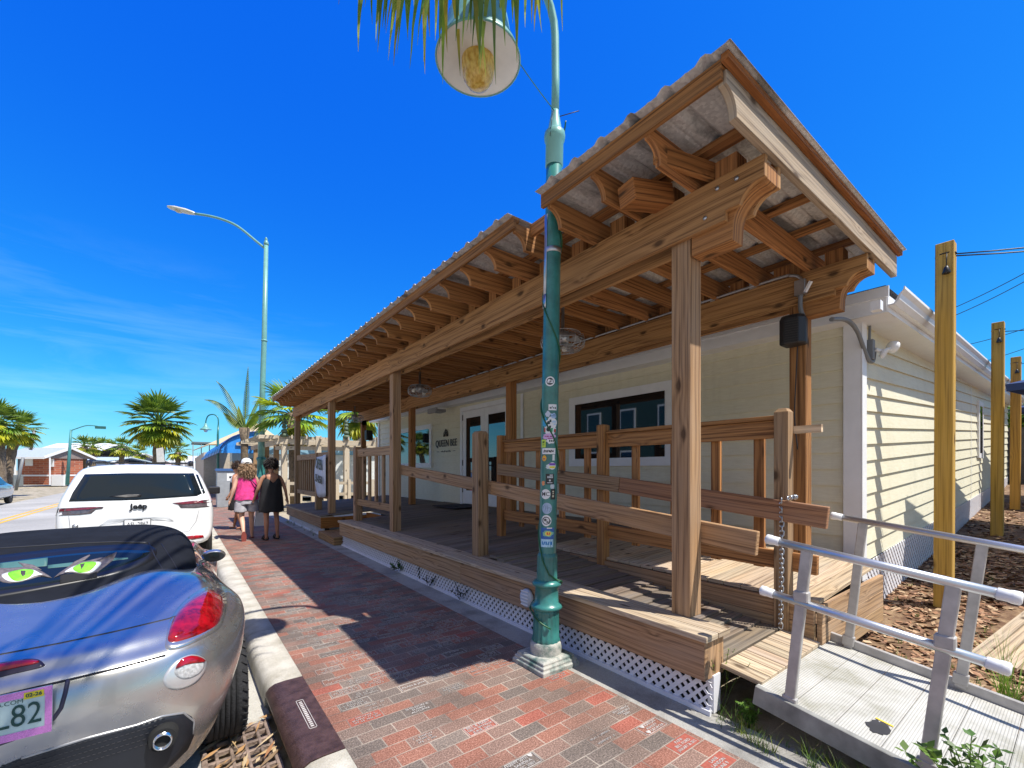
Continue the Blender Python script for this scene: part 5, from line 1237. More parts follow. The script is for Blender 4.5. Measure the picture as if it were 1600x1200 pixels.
blk=plain('worn_grip_patch',(.025,.025,.03),.8,var=.3)
m=MB();rq=random.Random(2)
c=bp(1372,1136,z=.17);pts=[]
for k in range(26):
    a=2*pi*k/26;pts.append(c+V((math.cos(a)*.085*rq.uniform(.7,1.15),math.sin(a)*.045*rq.uniform(.75,1.15),0)))
m.face([(p.x,p.y,rz(p.y,3.26)+.003) for p in pts]);
m.build('grip_patch',blk,RM)
m=MB();m.face([(c.x+.075,c.y-.045,rz(c.y-.045)+.0045),(c.x+.088,c.y-.045,rz(c.y-.045)+.0045),(c.x+.093,c.y+.03,rz(c.y+.03)+.0045),(c.x+.08,c.y+.03,rz(c.y+.03)+.0045)]);m.build('yellow_mark',plain('yellow_tape',(.8,.55,.05),.6),RM)
def rail_tube(name,p0,p1,parent):
    m=MB();m.tube([p0,p1],.0215,14);m.build(name,M_alu,parent)
    d=(V(p1)-V(p0)).normalized()
    for e,s in((V(p0),-1),(V(p1),1)):
        m=MB();a=e-d*s*.045;b_=e;m.tube([a,a+d*s*.003,b_-d*s*.012,b_,b_+d*s*.022,b_+d*s*.028],[.0218,.025,.025,.028,.028,.019],14)
        m.build('end_cap',M_white,parent)
rail_tube('handrail',(XL,1.1,1.10),(XL,.19,.985),RM);rail_tube('lower_rail',(XL,1.13,.80),(XL,.22,.69),RM)
rail_tube('handrail',(XR,1.13,1.16),(XR,-.9,.90),RM);
for (x,yb,zb,yt,zt) in((XL,1.01,.16,.92,1.075),(XL,.454,.10,.36,1.0),(XR,1.054,.22,.965,1.135),(XR,.486,.16,.39,1.06)):
    m=MB();m.beam((x,yb,zb),(x,yt,zt),.03,.052,up=(0,1,0));po=m.build('rail_post',MA,RM,bevel=.004)
    m=MB();m.beam((x,yb+(yt-yb)*.0-.0,zb+.02),(x,yb+(yt-yb)*.08,zb+.09),.038,.07,up=(0,1,0));m.build('foot_bracket',MA,po,bevel=.004)
    if x==XL:
        f=.715;p=V((x,yb+(yt-yb)*f,zb+(zt-zb)*f));m=MB();m.beam(p-V((0,.0,.03)),p+V((0,0,.03)),.05,.07,up=(0,1,0));m.build('clamp',MA,po,bevel=.006)
m=MB();m.box((3.5,1.2,-.05),(3.57,1.3,.24),ax=2);m.build('landing_leg',W_rail,PO)
# ---------------------------------------------------------------- new timber posts with wires
PS=[(6.46,.94,-.1,3.9,'nearest tall yellow timber post, its top against the sky right of the porch'),(10.85,.94,.25,3.95,'second tall yellow timber post, standing between the nearest and the slender far one'),(13.9,.95,.5,3.85,'farthest and thinnest looking yellow timber post near the dark fence')]
for i,(x,y,z0,z1,l) in enumerate(PS):
    t=empty('timber_post',(x,y,z0),l,'post','new timber posts in the mulch bed');m=MB();w_=.145;tl_=.02
    m.beam((x,y,z0),(x+.04,y-.01,z1),w_,w_,up=(0,1,0),tint=(1,1,1) if i<2 else (.95,.85,.8));m.build('post',W_yellow,t,bevel=.006)
    m=MB();m.tube([(x+.04+.08*math.cos(a),y-.01+.08*math.sin(a),z1-.12) for a in [2*pi*k/16 for k in range(17)]],.006,5);m.build('wire_wrap',M_black,t)
    m=MB();p=V((x-.07,y-.03,z1-.32));m.tube([(p.x+.02,p.y,z1-.12),p+V((0,0,.04))],.004,5);m.lathe([(.012,.05),(.02,.03),(.035,-.02),(.03,-.03)],12,p);m.build('bulb_socket',M_black,t)
m=MB()
def catenary(p0,p1,sag,r=.007,n=16):
    p0=V(p0);p1=V(p1);m=MB();m.tube([p0.lerp(p1,k/n)-V((0,0,sag*4*(k/n)*(1-k/n))) for k in range(n+1)],r,5);return m
cab=[((6.5,.9,3.78),(9.5,-4,4.3),.25),((6.5,.9,3.76),(9.5,-4.3,4.2),.3),((10.9,.9,3.8),(13,-4,4.1),.2),((13.9,.9,3.7),(15,-4,4.0),.2)]
for i,c in enumerate(cab):tag(catenary(*c).build('string_light_cable',M_black),['upper black cable off the top of the nearest yellow post','lower black cable off the top of the nearest yellow post','black cable tied to the top of the second yellow post','black cable tied to the top of the farthest yellow post'][i],'cable','cables from the timber posts')
E1=[((1440,580),(1600,425)),((1450,600),(1600,443)),((1440,545+45),(1600,505)),((1500,600),(1600,560))]
for i,(a,b_) in enumerate([((1452,497),(1640,405)),((1462,505),(1640,418)),((1480,545),(1640,500)),((1495,575),(1640,530))]):
    D=[26,26,30,34][i];m=catenary(bp(*a,d=D),bp(*b_,d=D*.8),.15,.02);tag(m.build('overhead_wire',M_black),['upper thick overhead wire crossing the sky behind the nearest yellow post','second overhead wire just under the upper thick one','third overhead wire, lower and thinner, behind the second yellow post','lowest overhead wire at the far right of the sky'][i],'wire','overhead wires')
# small black vent box in the mulch
m=MB();c=bp(1385,905,z=.05);m.box((c.x-.12,c.y-.1,-.02),(c.x+.15,c.y+.08,.12));tag(m.build('black_box',M_black,bevel=.015),'low black plastic box in the mulch at the foot of the wall','box')
# far end of the yard: fence, umbrella, building
t=empty('dark_fence',(20,0,1),'dark grey board fence at the back of the yard','fence')
m=MB();
for k in range(26):
    y=1.6-k*.16;m.box((19,y-.075,.6),(19.03,y+.075,2.7),ax=2)
m.build('fence_boards',plain('dark_fence_paint',(.06,.06,.065),.7,var=.3),t);m=MB();m.box((19.03,-2.6,1.1),(19.07,1.7,1.2));m.build('fence_rail',MC['dark_fence_paint'],t)
def umbrella(x,y,z,r,lab,c):
    t=empty('patio_umbrella',(x,y,z-2.2),lab,'umbrella','navy umbrellas at the right edge');m=MB();n=4;r0=math.atan2(.81,-.58)
    m.grid([[(x+math.cos(r0+2*pi*k/n)*r*s,y+math.sin(r0+2*pi*k/n)*r*s,z-h) for k in range(n)] for s,h in((.02,-.4),(.5,-.2),(1.,.02),(.99,.12))],closed=True,smooth=False);m.build('canopy',c,t,solid=.01)
    m=MB();m.tube([(x,y,z-2.2),(x,y,z+.3)],.02);m.build('pole',M_steel,t)
    m=MB()
    for k in range(n):m.tube([(x,y,z-.25),(x+math.cos(r0+2*pi*k/n)*r*.6,y+math.sin(r0+2*pi*k/n)*r*.6,z+.1)],.008,4)
    m.build('ribs',M_steel,t)
nav=plain('navy_canvas',(.02,.05,.16),.7,var=.15)
umbrella(11.3,-.6,2.85,1.72,'nearer and higher navy patio umbrella cut by the right edge',nav);umbrella(15.4,-.4,2.85,1.72,'farther and lower navy patio umbrella at the right edge',nav);umbrella(9.0,-1.1,3.35,1.7,'navy patio umbrella outside the photo whose pointed shadow falls on the side wall',nav)
t=empty('grey_shed',(24,0,.8),'grey weatherboard outbuilding with white roof edge beyond the yard','building')
m=MB()
for k in range(14):m.box((24-.01,-8,.8+k*.22),(24.3,1.9,.8+k*.22+.21))
m.build('wall',plain('grey_blue_siding',(.3,.36,.38),.6),t);m=MB();m.beam((23.7,1.5,3.95),(23.7,-8,3.95),.3,.15);m.build('eave',M_white,t)
# ---------------------------------------------------------------- palms and plants
def fan_leaf(m,o,dirv,pl,bl,seg=18,droop=.5,tint=(1,1,1),tip_t=(1.3,1.2,.7),w_=.05,rng=rnd,spread=2.4,sag=.35):
    """petiole from o along dirv (arching), then a pleated fan whose segments split and droop"""
    d=V(dirv).normalized();p=V(o);pts=[p.copy()];n=6
    for k in range(n):
        d=(d+V((0,0,-sag/n))).normalized();p=p+d*(pl/n);pts.append(p.copy())
    m.tube(pts,[.018*(1-.5*k/n)*(w_/.05) for k in range(n+1)],4,tint=(.9,1.,.6))
    side=d.cross(V((0,0,1)));
    if side.length<.05:side=V((1,0,0))
    side.normalize();up=side.cross(d).normalized()
    for s in range(seg):
        a=(s/(seg-1)-.5)*spread;L=bl*(1-.28*abs(a)/(spread/2))*rng.uniform(.85,1.08);dd=(d*math.cos(a)+side*math.sin(a)).normalized();q=p.copy();prev=None;w=w_;sd=(-d*math.sin(a)+side*math.cos(a))
        ns=5;t_=[tint[i]*(1-.0) for i in range(3)];rows=[]
        for k in range(ns+1):
            f=k/ns;wk=w*(.35+.9*math.sin(min(1,f*1.25)*pi*.62))*(1-f**3)+.001
            nn=sd.cross(dd).normalized();rows.append((q+sd*wk/2+nn*wk*.18,q-nn*wk*.12,q-sd*wk/2+nn*wk*.18))
            if k<ns:
                dd=(dd+V((0,0,-droop*(.12+f*1.1)/ns*1.6))+V((rng.uniform(-.03,.03),rng.uniform(-.03,.03),0))).normalized();q=q+dd*(L/ns)
        for k in range(ns):
            f=k/ns;tt=tuple(t_[i]*(1-f)+tip_t[i]*tint[i]*f for i in range(3))
            for j in range(2):m.face([rows[k][j],rows[k][j+1],rows[k+1][j+1],rows[k+1][j]],tint=tt)
def sabal(x,y,zb,zc,R_,lab,grp=None,n=34,seg=14,seed=1,lean=(0,0),tr=.17,cat='palm tree',w_=.1,dead=7):
    rg=random.Random(seed);t=empty('palm_tree',(x,y,zb),lab,cat,grp)
    m=MB();pts=[];rs=[];K_=14
    for k in range(K_+1):
        f=k/K_;pts.append((x+lean[0]*f*f,y+lean[1]*f*f,zb+(zc-zb)*f));rs.append(tr*(1.25-.35*f+(.12 if k%2 else 0)+(.35 if f>.85 else 0)*1))
    m.tube(pts,rs,12);m.build('trunk',M_bark,t)
    c=V(pts[-1]);m=MB()
    for i in range(n):
        f=(i+.5)/n;el_=R(84-138*f);a=i*2.399+rg.uniform(-.25,.25);d=V((math.cos(a)*math.cos(el_),math.sin(a)*math.cos(el_),math.sin(el_)))
        g=rg.uniform(.75,1.2);tt=(g*1.1,g*1.15,g) if f<.5 else ((g*2.4,g*1.7,g*.8) if (i%2 or f>.8) else (g*1.5,g*1.5,g))
        fan_leaf(m,c+V((0,0,.1)),d,R_*.5*rg.uniform(.85,1.1),R_*.6,seg,droop=.38+.3*f,tint=tt,w_=w_*R_/1.6,rng=rg)
    for i in range(dead):
        a=rg.uniform(0,2*pi);d=V((math.cos(a)*.6,math.sin(a)*.6,-.8));fan_leaf(m,c-V((0,0,.1)),d,R_*.3,R_*.45,9,droop=.8,tint=(2.6,1.6,1.0),tip_t=(1,1,1),w_=w_*R_/1.6,rng=rg)
    m.build('crown',M_palm,t);return t
p=bp(248,755,d=24);sabal(p.x,p.y,-.15,3.95,1.75,'tall bushy palm rising behind the white SUV in the middle of the street','palms along the street',n=48,seg=16,seed=2,tr=.24)
p=bp(-4,775,d=25);sabal(p.x,p.y,-.1,4.0,1.5,'thick trunked palm at the left edge of the photo','palms along the street',n=40,seg=14,seed=3,tr=.3)
p=bp(8,772,d=27);sabal(p.x,p.y,-.1,3.9,1.35,'dark leaning palm beside the one at the left edge','palms along the street',n=40,seg=14,seed=4,tr=.24,lean=(.5,.2))
for i,(px,py,d,r_,sd) in enumerate(((131,688,48,1.35,5),(145,690,50,1.35,6),(190,692,56,1.6,7),(215,703,70,1.7,8),(160,692,75,1.9,9),(278,698,56,1.7,10),(176,698,90,2.2,12))):
    p=bp(px,755,d=d);zc=1.5+(734-py)/686*d
    sabal(p.x,p.y,-.1,zc-.7,r_,['small palm just right of the green signal pole','small palm close behind the first one right of the signal pole','round small palm left of the tall middle palm','hazy small palm between the round one and the tall palm','low far palm between the signal pole palms and the round one','round yellowish palm between the SUV roof and the blue canopy','very far palm crown behind the white roofs'][i],'small far palms',n=22,seg=9,seed=sd,tr=.25,w_=.13,dead=2)
p=bp(560,790,d=24);sabal(p.x,p.y,0,4.6,1.9,'green fan palm showing past the far end of the porch roof','palms along the street',n=34,seg=14,seed=21,tr=.2)
p=bp(440,780,d=20);
# feather palm with sparse fronds
def feather(m,o,dirv,L,nl=34,ll=.5,droop=.5,tint=(1,1,1),rng=rnd,hang=.6):
    d=V(dirv).normalized();p=V(o);n=nl;pts=[p.copy()]
    for k in range(n):
        d=(d+V((0,0,-droop/n*(k/n*1.6)))).normalized();p=p+d*(L/n);pts.append(p.copy())
        if k>5:
            s=d.cross(V((0,0,1))).normalized();f=(k-5)/(n-5);l=ll*(math.sin(pi*min(1,.25+f*.75)))
            for sg in(-1,1):
                e=(s*sg*.8+d*.5+V((0,0,-hang))).normalized()*l;w=V((0,0,.012))+d*.016
                q=p+e*.5+V((0,0,.02));m.face([p-w,q-w*1.2,p+e,q+w*1.2,p+w],tint=tint)
    m.tube(pts,[.03*(1-.8*k/n)+.004 for k in range(n+1)],5,tint=(1.2,1.1,.7))
t=empty('feather_palm',bp(384,790,d=17),'half bare feather palm with thin drooping grey fronds behind the tall lamp','palm tree')
m=MB();b0=V((2.6,19.7,0));b0=bp(382,775,d=22);b0.z=0
m.tube([b0+V((0,0,z)) for z in(0,1.,2.,3.)]+[b0+V((0,0,3.6))],[.2,.17,.16,.18,.26],10);m.build('trunk',M_bark,t)
m=MB();rg=random.Random(5);o=b0+V((0,0,3.5))
rt=V((.7965,-.6046,0))
for (sx,up_,L,dr,g) in((-1.0,1.25,2.7,1.5,(1.5,1.1,1.0)),(-.8,1.9,3.0,1.3,(1.2,.95,.9)),(.05,3.0,3.2,.5,(1.1,.95,.8)),(.5,1.5,2.3,.9,(2.4,2.4,.7)),(.9,.9,2.6,.9,(2.8,2.6,.7)),(-.9,.9,1.6,.6,(1.8,1.5,1.3)),(.3,.8,1.5,.8,(2.4,2.2,.8)),(1.0,1.6,2.6,.8,(2.,2.2,.7)),(-.3,1.,1.4,.5,(1.6,1.3,1.))):
    feather(m,o,rt*sx+V((0,0,up_))+V((.1,rg.uniform(-.5,.3),0)),L,ll=.4,droop=dr,tint=g,rng=rg,hang=1.5)
m.build('crown',M_palm,t)
t=empty('bright_palm',bp(490,790,d=20),'yellow green palm with dead brown skirt under the far corner of the porch roof','palm tree')
m=MB();b0=bp(458,775,d=19.5);b0.z=0;m.tube([b0+V((.0,0,z)) for z in(0,1.5,3.,4.0)],[.2,.17,.2,.3],10);m.build('trunk',M_bark,t)
m=MB();o=b0+V((0,0,3.9))
for i in range(26):
    a=i*2.4;el_=R(75-90*i/26);d=V((math.cos(a)*math.cos(el_),math.sin(a)*math.cos(el_),math.sin(el_)));g=rg.uniform(.9,1.3);fan_leaf(m,o,d,.9,1.15,13,droop=.6,tint=(g*(2.6 if i%3==0 else 1.1),g*(2.2 if i%3==0 else 1.2),g*.8),w_=.1,rng=rg)
for i in range(9):
    a=i*.7;fan_leaf(m,o-V((0,0,.2)),(math.cos(a)*.5,math.sin(a)*.5,-.7),.4,1.0,9,droop=.8,tint=(2.8,1.7,1.0),w_=.08,rng=rg)
m.build('crown',M_palm,t)
# palm overhead: trunk stands behind the viewer, fronds hang into the top of the frame
t=empty('overhead_palm',(.35,-1.5,0),'palm whose drooping leaf tips hang across the lamp shade at the top','palm tree')
m=MB();m.tube([(.35,-1.5,0),(.4,-1.45,2),(.45,-1.35,4),(.5,-1.2,5.2)],[.2,.17,.17,.24],14);m.build('trunk',M_bark,t)
m=MB();rg=random.Random(9);o=V((.5,-1.2,5.2))
def hangleaf(px,py,d,nseg,spr,L,seed):
    """a leaf whose segment tips end near the given direction"""
    g=random.Random(seed);tip=bp(px,py,d=d);base=tip+V((0,0,L*.92));base+= (o-base).normalized()*.25
    n=10;pts=[o.lerp(base,k/n)+V((0,0,.45*math.sin(pi*k/n))) for k in range(n+1)];m.tube(pts,.014,5,tint=(.9,1,.6))
    out_=(base-o);out_.z=0;out_.normalize();sd=V((-out_.y,out_.x,0))
    for s in range(nseg):
        a=(s/(nseg-1)-.5);q=base.copy();dd=(out_*(1-abs(a))+sd*(a*2.6*spr+g.uniform(-.15,.15))+V((0,0,.1))).normalized();rows=[];Ls=L*g.uniform(.8,1.12)*(1-.25*abs(a));w=g.uniform(.05,.085)
        tt=g.choice([(1,1,1),(.8,.9,.7),(1.2,1.3,.8),(2.0,1.2,.8)]);ns=9
        for k in range(ns+1):
            f=k/ns;wk=w*(1-f**2.2)*(.6+.5*math.sin(pi*min(1,f*1.4)))+.0015;x=dd.cross(V((0,0,1)))
            x=x.normalized() if x.length>.05 else sd;rows.append((q+x*wk/2,q-x*wk/2))
            dd=(dd+V((g.uniform(-.06,.06),g.uniform(-.06,.06),-.33*(1-f*.3)))).normalized();q=q+dd*(Ls/ns)
        for k in range(ns):
            f=k/ns;c_=tuple(tt[i]*(1-f)+(3.6,2.6,2.2)[i]*f for i in range(3)) if g.random()<.95 and s%4==0 else tt
            m.face([rows[k][0],rows[k][1],rows[k+1][1],rows[k+1][0]],tint=c_)
for i,(px,py,d,n_,spr,L) in enumerate(((668,92,2.5,11,.35,1.0),(690,108,2.4,8,.4,1.0),(742,96,2.35,10,.5,1.0),(772,80,2.5,8,.4,.95),(577,45,2.6,8,.25,.9),(603,38,2.6,7,.2,.9),(640,30,2.6,9,.3,.9),(812,52,2.7,9,.3,.9),(836,30,2.75,6,.2,.8),(715,62,2.45,7,.45,.9))):hangleaf(px,py,d,n_,spr,L,i+1)
for i in range(14):
    a=R(100+i*19);fan_leaf(m,o,(math.cos(a),math.sin(a),.6-.05*i),.8,1.1,14,droop=.5,rng=rg,w_=.06)
m.build('crown',M_palm,t)
# shrubs and weeds near the ramp
def weed(x,y,z,h,n,lab,cat='weed',ls=.03,spread=.6,seed=0,mat=None,stem=(.6,.8,.4),tint=(1,1,1)):
    g=random.Random(seed);t=empty('weed_plant',(x,y,z),lab,cat);m=MB();lf=MB()
    for i in range(n):
        a=g.uniform(0,2*pi);p=V((x+g.uniform(-.03,.03),y+g.uniform(-.03,.03),z));d=V((math.cos(a)*spread*g.random(),math.sin(a)*spread*g.random(),1)).normalized();pts=[p.copy()];k_=8
        for k in range(k_):
            d=(d+V((g.uniform(-.2,.2),g.uniform(-.2,.2),g.uniform(-.1,.1)))).normalized();p=p+d*(h/k_)*g.uniform(.7,1.1);pts.append(p.copy())
            if k>1:
                for j in range(3):
                    b_=V((g.uniform(-1,1),g.uniform(-1,1),g.uniform(-.2,.8))).normalized();l=ls*g.uniform(.6,1.3);s=b_.cross(V((0,0,1))).normalized()*l*.32;q=p+b_*l*.5;c_=g.uniform(.7,1.4);lf.face([p,q+s,p+b_*l,q-s],tint=(tint[0]*c_,tint[1]*c_,tint[2]*c_))
        m.tube(pts,.002,4,tint=stem)
    m.build('stems',M_grass,t);lf.build('leaves',mat or M_leaf,t)
g=random.Random(4)
weed(2.72,1.42,-.02,.42,9,'thin dry weed growing at the corner post by the ramp',ls=.012,seed=1,tint=(3,2.6,1.4),spread=.5)
weed(2.66,1.22,-.02,.16,9,'small green weed at the foot of the porch corner',ls=.03,seed=2,tint=(1.6,1.8,1))
c=bp(1545,1175,z=.0);weed(2.60,.26,-.02,.42,16,'leafy bush in front of the ramp at the bottom right corner',ls=.045,seed=3,tint=(1.6,1.6,1.2))
def tuft(m,x,y,z,h,n,g,tint=(1,1,1)):
    for i in range(n):
        a=g.uniform(0,2*pi);d=V((math.cos(a)*g.uniform(.1,.7),math.sin(a)*g.uniform(.1,.7),1)).normalized();p=V((x+g.uniform(-.02,.02),y+g.uniform(-.02,.02),z));w=.0025;s=d.cross(V((0,0,1))).normalized()*w;L=h*g.uniform(.5,1.2);c_=g.uniform(.6,1.5);r0=p;ks=4
        for k in range(ks):
            q=r0+d*(L/ks);w2=s*(1-(k+1)/ks)+s*.05;w1=s*(1-k/ks)+s*.05;m.face([r0-w1,r0+w1,q+w2,q-w2],tint=(tint[0]*c_,tint[1]*c_,tint[2]*c_));r0=q;d=(d+V((0,0,-.28))).normalized()
m=MB();g=random.Random(8)
for k in range(90):
    x=g.uniform(2.48,2.68);y=g.uniform(.1,1.35);tuft(m,x,y,-.02,g.uniform(.04,.16),9,g,g.choice([(1,1,1),(1.6,1.4,.9),(.6,.8,.6)]))
for k in range(45):
    x=g.uniform(4.0,8);y=g.uniform(-.5,1.4);tuft(m,x,y,yz(x,y),g.uniform(.06,.16),8,g)
for k in range(20):tuft(m,g.uniform(2.4,2.62),g.uniform(9.5,14),0,.12,6,g)
tag(m.build('weeds',M_grass),'green grass blades sprouting along the ramp edge and in the mulch','grass',kind='stuff')
m=MB();g=random.Random(12)
for k in range(3):tuft(m,4.05+.04*k,.28+.03*k,.05,.45,26,g,(1.3,1.5,1))
tag(m.build('grass_clump',M_grass),'tall arching grass clump beside the far rail of the ramp','grass')
m=MB()
for k in range(26):
    x,y=g.uniform(2.66,2.71),g.uniform(2.3,3.6)
# twiggy plants poking through the lattice
for i,(y,h,lab) in enumerate(((6.1,.16,'green leafy sprig growing through the lattice, farthest from the lamp'),(5.1,.16,'dark tangled twig in the lattice between the green sprig and the spiky one'),(4.35,.22,'dark spiky twig in the lattice nearest the lamp post'))):
    weed(2.56,y,.02,h,7,lab,'plant',ls=.05 if i==0 else .025,seed=30+i,spread=1.6,tint=(1.2,1.4,1) if i==0 else (.25,.25,.2),stem=(.1,.12,.1))
# trees behind the yard
def tree(x,y,z,h,r_,lab,seed,n=2600,tint=(1,1,1)):
    g=random.Random(seed);t=empty('broadleaf_tree',(x,y,z),lab,'tree','trees beyond the yard');m=MB();m.tube([(x,y,z),(x+.1,y,z+h*.5),(x,y+.1,z+h*.8)],[.2,.14,.06],8)
    for k in range(7):
        a=g.uniform(0,2*pi);m.tube([(x,y,z+h*.45),(x+math.cos(a)*r_*.4,y+math.sin(a)*r_*.4,z+h*.7),(x+math.cos(a)*r_*.75,y+math.sin(a)*r_*.75,z+h*.85)],[.08,.05,.02],6)
    m.build('trunk',M_bark,t);m=MB();cl=[(g.uniform(-.7,.7)*r_,g.uniform(-.7,.7)*r_,g.uniform(.5,1.)*h,g.uniform(.3,.5)*r_) for _ in range(16)]
    for k in range(n):
        c=g.choice(cl);d=V((g.gauss(0,1),g.gauss(0,1),g.gauss(0,.8))).normalized()*c[3]*g.uniform(.5,1)**.5;p=V((x+c[0],y+c[1],z+c[2]))+d;u=V((g.uniform(-1,1),g.uniform(-1,1),g.uniform(-1,1))).normalized()*g.uniform(.06,.13);v_=u.cross(V((g.uniform(-1,1),g.uniform(-1,1),1))).normalized()*.05;q=g.uniform(.7,1.4);m.face([p-u,p-v_,p+u,p+v_],tint=(q*tint[0],q*tint[1],q*tint[2]))
    m.build('crown',M_leaf,t)
tree(21.5,1.2,.8,3.0,1.3,'bright green tree above the dark fence at the right edge',1,tint=(1.8,1.8,1));tree(22.5,-1.6,.8,3.2,1.5,'green tree right of the bright one, cut by the right edge',2)
for i,(x,y,h,r_) in enumerate(((-13,9,7,3),(-12,27,6,2.6))):
    tree(x,y,0,h,r_,['dark tree across the street, seen only in the window glass','second dark tree across the street, seen only in the window glass'][i],40+i,n=2500)
# ---------------------------------------------------------------- background street
def B_(m,px0,px1,py0,py1,d,depth,mi=0,ty=0):
    """box whose camera-side face spans the given pixel rectangle at depth d (axis aligned, width along x)"""
    a=bp(px0,py1,d=d);b_=bp(px1,py0,d=d);return a,b_
# tall cobra head street lamp
p=bp(408,770,d=20.5);base=V((p.x,p.y,0));top_=bp(416,378,d=20.5)
t=empty('street_lamp',base,'tall teal street lamp with a single cobra head arm over the road','street lamp')
m=MB();m.lathe([(.28,0),(.28,.15),(.22,.2),(.2,.9),(.25,1.0),(.25,1.1),(.18,1.2),(.165,1.9),(.2,1.95),(.2,2.05),(.15,2.1)],20,base);m.build('base',MC['teal_lamp_paint'],t)
tz=top_.z;dx=(top_-base);m=MB();m.tube([base+V((0,0,2.0)),base+V((dx.x*.3,dx.y*.3,tz*.45)),base+V((dx.x*.6,dx.y*.6,tz*.62)),V((top_.x,top_.y,tz))],[.15,.12,.115,.09],14);m.build('pole',M_teal2,t)
m=MB();
for f in(.31,.62):m.lathe([(.125,-.04),(.14,0),(.125,.04)],14,base+V((dx.x*f,dx.y*f,tz*f)))
m.lathe([(.1,-.25),(.115,-.2),(.09,-.1),(.05,.0),(.07,.03),(.03,.1),(0,.13)],12,top_+V((0,0,.1)));m.build('pole_rings',M_teal2,t)
arm=[(414,388),(398,375),(380,360),(365,350),(345,342),(325,337),(306,334)];m=MB();m.tube(smooth([bp(x,y,d=20.5-.0*k) for k,(x,y) in enumerate(arm)],3),.055,10);m.build('arm',M_teal2,t)
m=MB();a=bp(305,334,d=20.5);b_=bp(262,324,d=20.5);ax=(b_-a).normalized();rows=[];sd=V((ax.y,-ax.x,0)).normalized();up=sd.cross(ax);up=up if up.z>0 else -up
for f,w_,h in((0,.05,.05),(.05,.12,.08),(.3,.2,.12),(.7,.22,.11),(.93,.16,.07),(1.,.04,.02)):
    c=a.lerp(b_,f);rows.append([c+sd*math.cos(2*pi*k/14)*w_+up*(math.sin(2*pi*k/14)*h*(1 if math.sin(2*pi*k/14)>0 else .6)) for k in range(14)])
m.grid(rows,closed=True,smooth=True);m.build('lamp_head',plain('pale_lamp_head',(.55,.56,.5),.4),t)
m=MB();m.lathe([(.16,0),(.12,-.05),(0,-.08)],14,a.lerp(b_,.6)-V((0,0,.05)));m.build('lens',plain('lamp_glass_cream',(.5,.45,.35),.2),t)
# far gooseneck lamp
t=empty('street_lamp',bp(354,750,d=26),'small teal gooseneck lamp with bell shade by the blue canopy','street lamp')
D=26;m=MB();G=lambda x,y:bp(x,y,d=D)
pb=G(340.5,745);pb.z=0
m.tube([V((G(340.5,750).x,G(340.5,750).y,0)),G(340.5,680),G(341,665)],[.09,.06,.05],10);m.tube(smooth([G(341,668),G(341,655),G(337,649),G(331,647.5),G(325,650),G(322,657),G(321.5,663)],4),.035,8);m.build('pole',M_teal,t)
m=MB();c=G(321.5,671);m.lathe([(.0,.38),(.06,.36),(.1,.2),(.16,.12),(.28,.02),(.3,-.02),(.27,-.02)],18,c);m.build('lamp_shade',M_teal2,t);m=MB();m.lathe([(.1,.0),(.1,-.1),(.05,-.16),(0,-.17)],12,c);m.build('lamp_globe',M_white,t)
# utility box
t=empty('utility_box',(2.5,32,0),'grey utility cabinet with blue top and white notice behind the walkers','cabinet')
D=17.5;a=bp(339,771,d=D);b_=bp(369,735,d=D);m=MB();m.box((a.x,a.y-.02,0),(a.x+.95,a.y+.6,1.45));m.build('cabinet',plain('cabinet_grey',(.3,.32,.34),.5),t,bevel=.01)
m=MB();m.box((a.x-.04,a.y-.06,1.45),(a.x+.99,a.y+.64,1.55));m.build('lid',plain('cabinet_blue',(.05,.12,.3),.5),t);n_=bp(352,744,d=D);m=MB();m.box((a.x+.33,a.y-.028,1.05),(a.x+.6,a.y-.0205,1.35));no_=m.build('notice',M_white,t);m=MB();m.box((a.x+.41,a.y-.032,1.16),(a.x+.52,a.y-.0285,1.24));m.build('notice_print',M_dark,no_)
# green signal arm pole (left)
t=empty('signal_pole',bp(106,755,d=44),'green pole with a long arm carrying a dark signal box over the road','signal pole')
D=44;G=lambda x,y:bp(x,y,d=D);b0=G(105,755);b0.z=0;m=MB();m.tube([b0,G(109,700),G(111,671)],[.16,.12,.09],10);m.tube(smooth([G(110.5,673),G(120,669.5),G(135,665),G(150,665.5),G(155,667)],4),.05,8);m.build('pole',plain('blue_green_pole',(.06,.25,.26),.5),t)
m=MB();c=G(157,668);m.box(c-V((.4,.1,.13)),c+V((.4,.1,.13)));m.build('signal_box',plain('dark_green_box',(.02,.1,.09),.5),t)
# brick pavilion
M_rb=newmat('red_brick_wall');mm_,nt_,bb_=M_rb;br=N(nt_,'ShaderNodeTexBrick',i_Scale=1.0);tc_=N(nt_,'ShaderNodeTexCoord');mp_=N(nt_,'ShaderNodeMapping');mp_.inputs['Rotation'].default_value=(R(90),0,0);nt_.links.new(tc_.outputs['Object'],mp_.inputs[0]);nt_.links.new(mp_.outputs[0],br.inputs['Vector'])
br.inputs['Color1'].default_value=(.3,.07,.035,1);br.inputs['Color2'].default_value=(.45,.13,.06,1);br.inputs['Mortar'].default_value=(.4,.25,.18,1);br.inputs['Brick Width'].default_value=.6;br.inputs['Row Height'].default_value=.2;br.inputs['Mortar Size'].default_value=.02;nt_.links.new(br.outputs[0],bb_.inputs['Base Color']);bb_.inputs['Roughness'].default_value=.8;M_rb=mm_
t=empty('brick_pavilion',bp(60,757,d=44),'small red brick pavilion with grey gable roof and white notices across the street','building')
D=44;a=bp(34,757,d=D);b_=bp(84,757,d=D);W=(b_-a).length;x0=a.x;y0=a.y
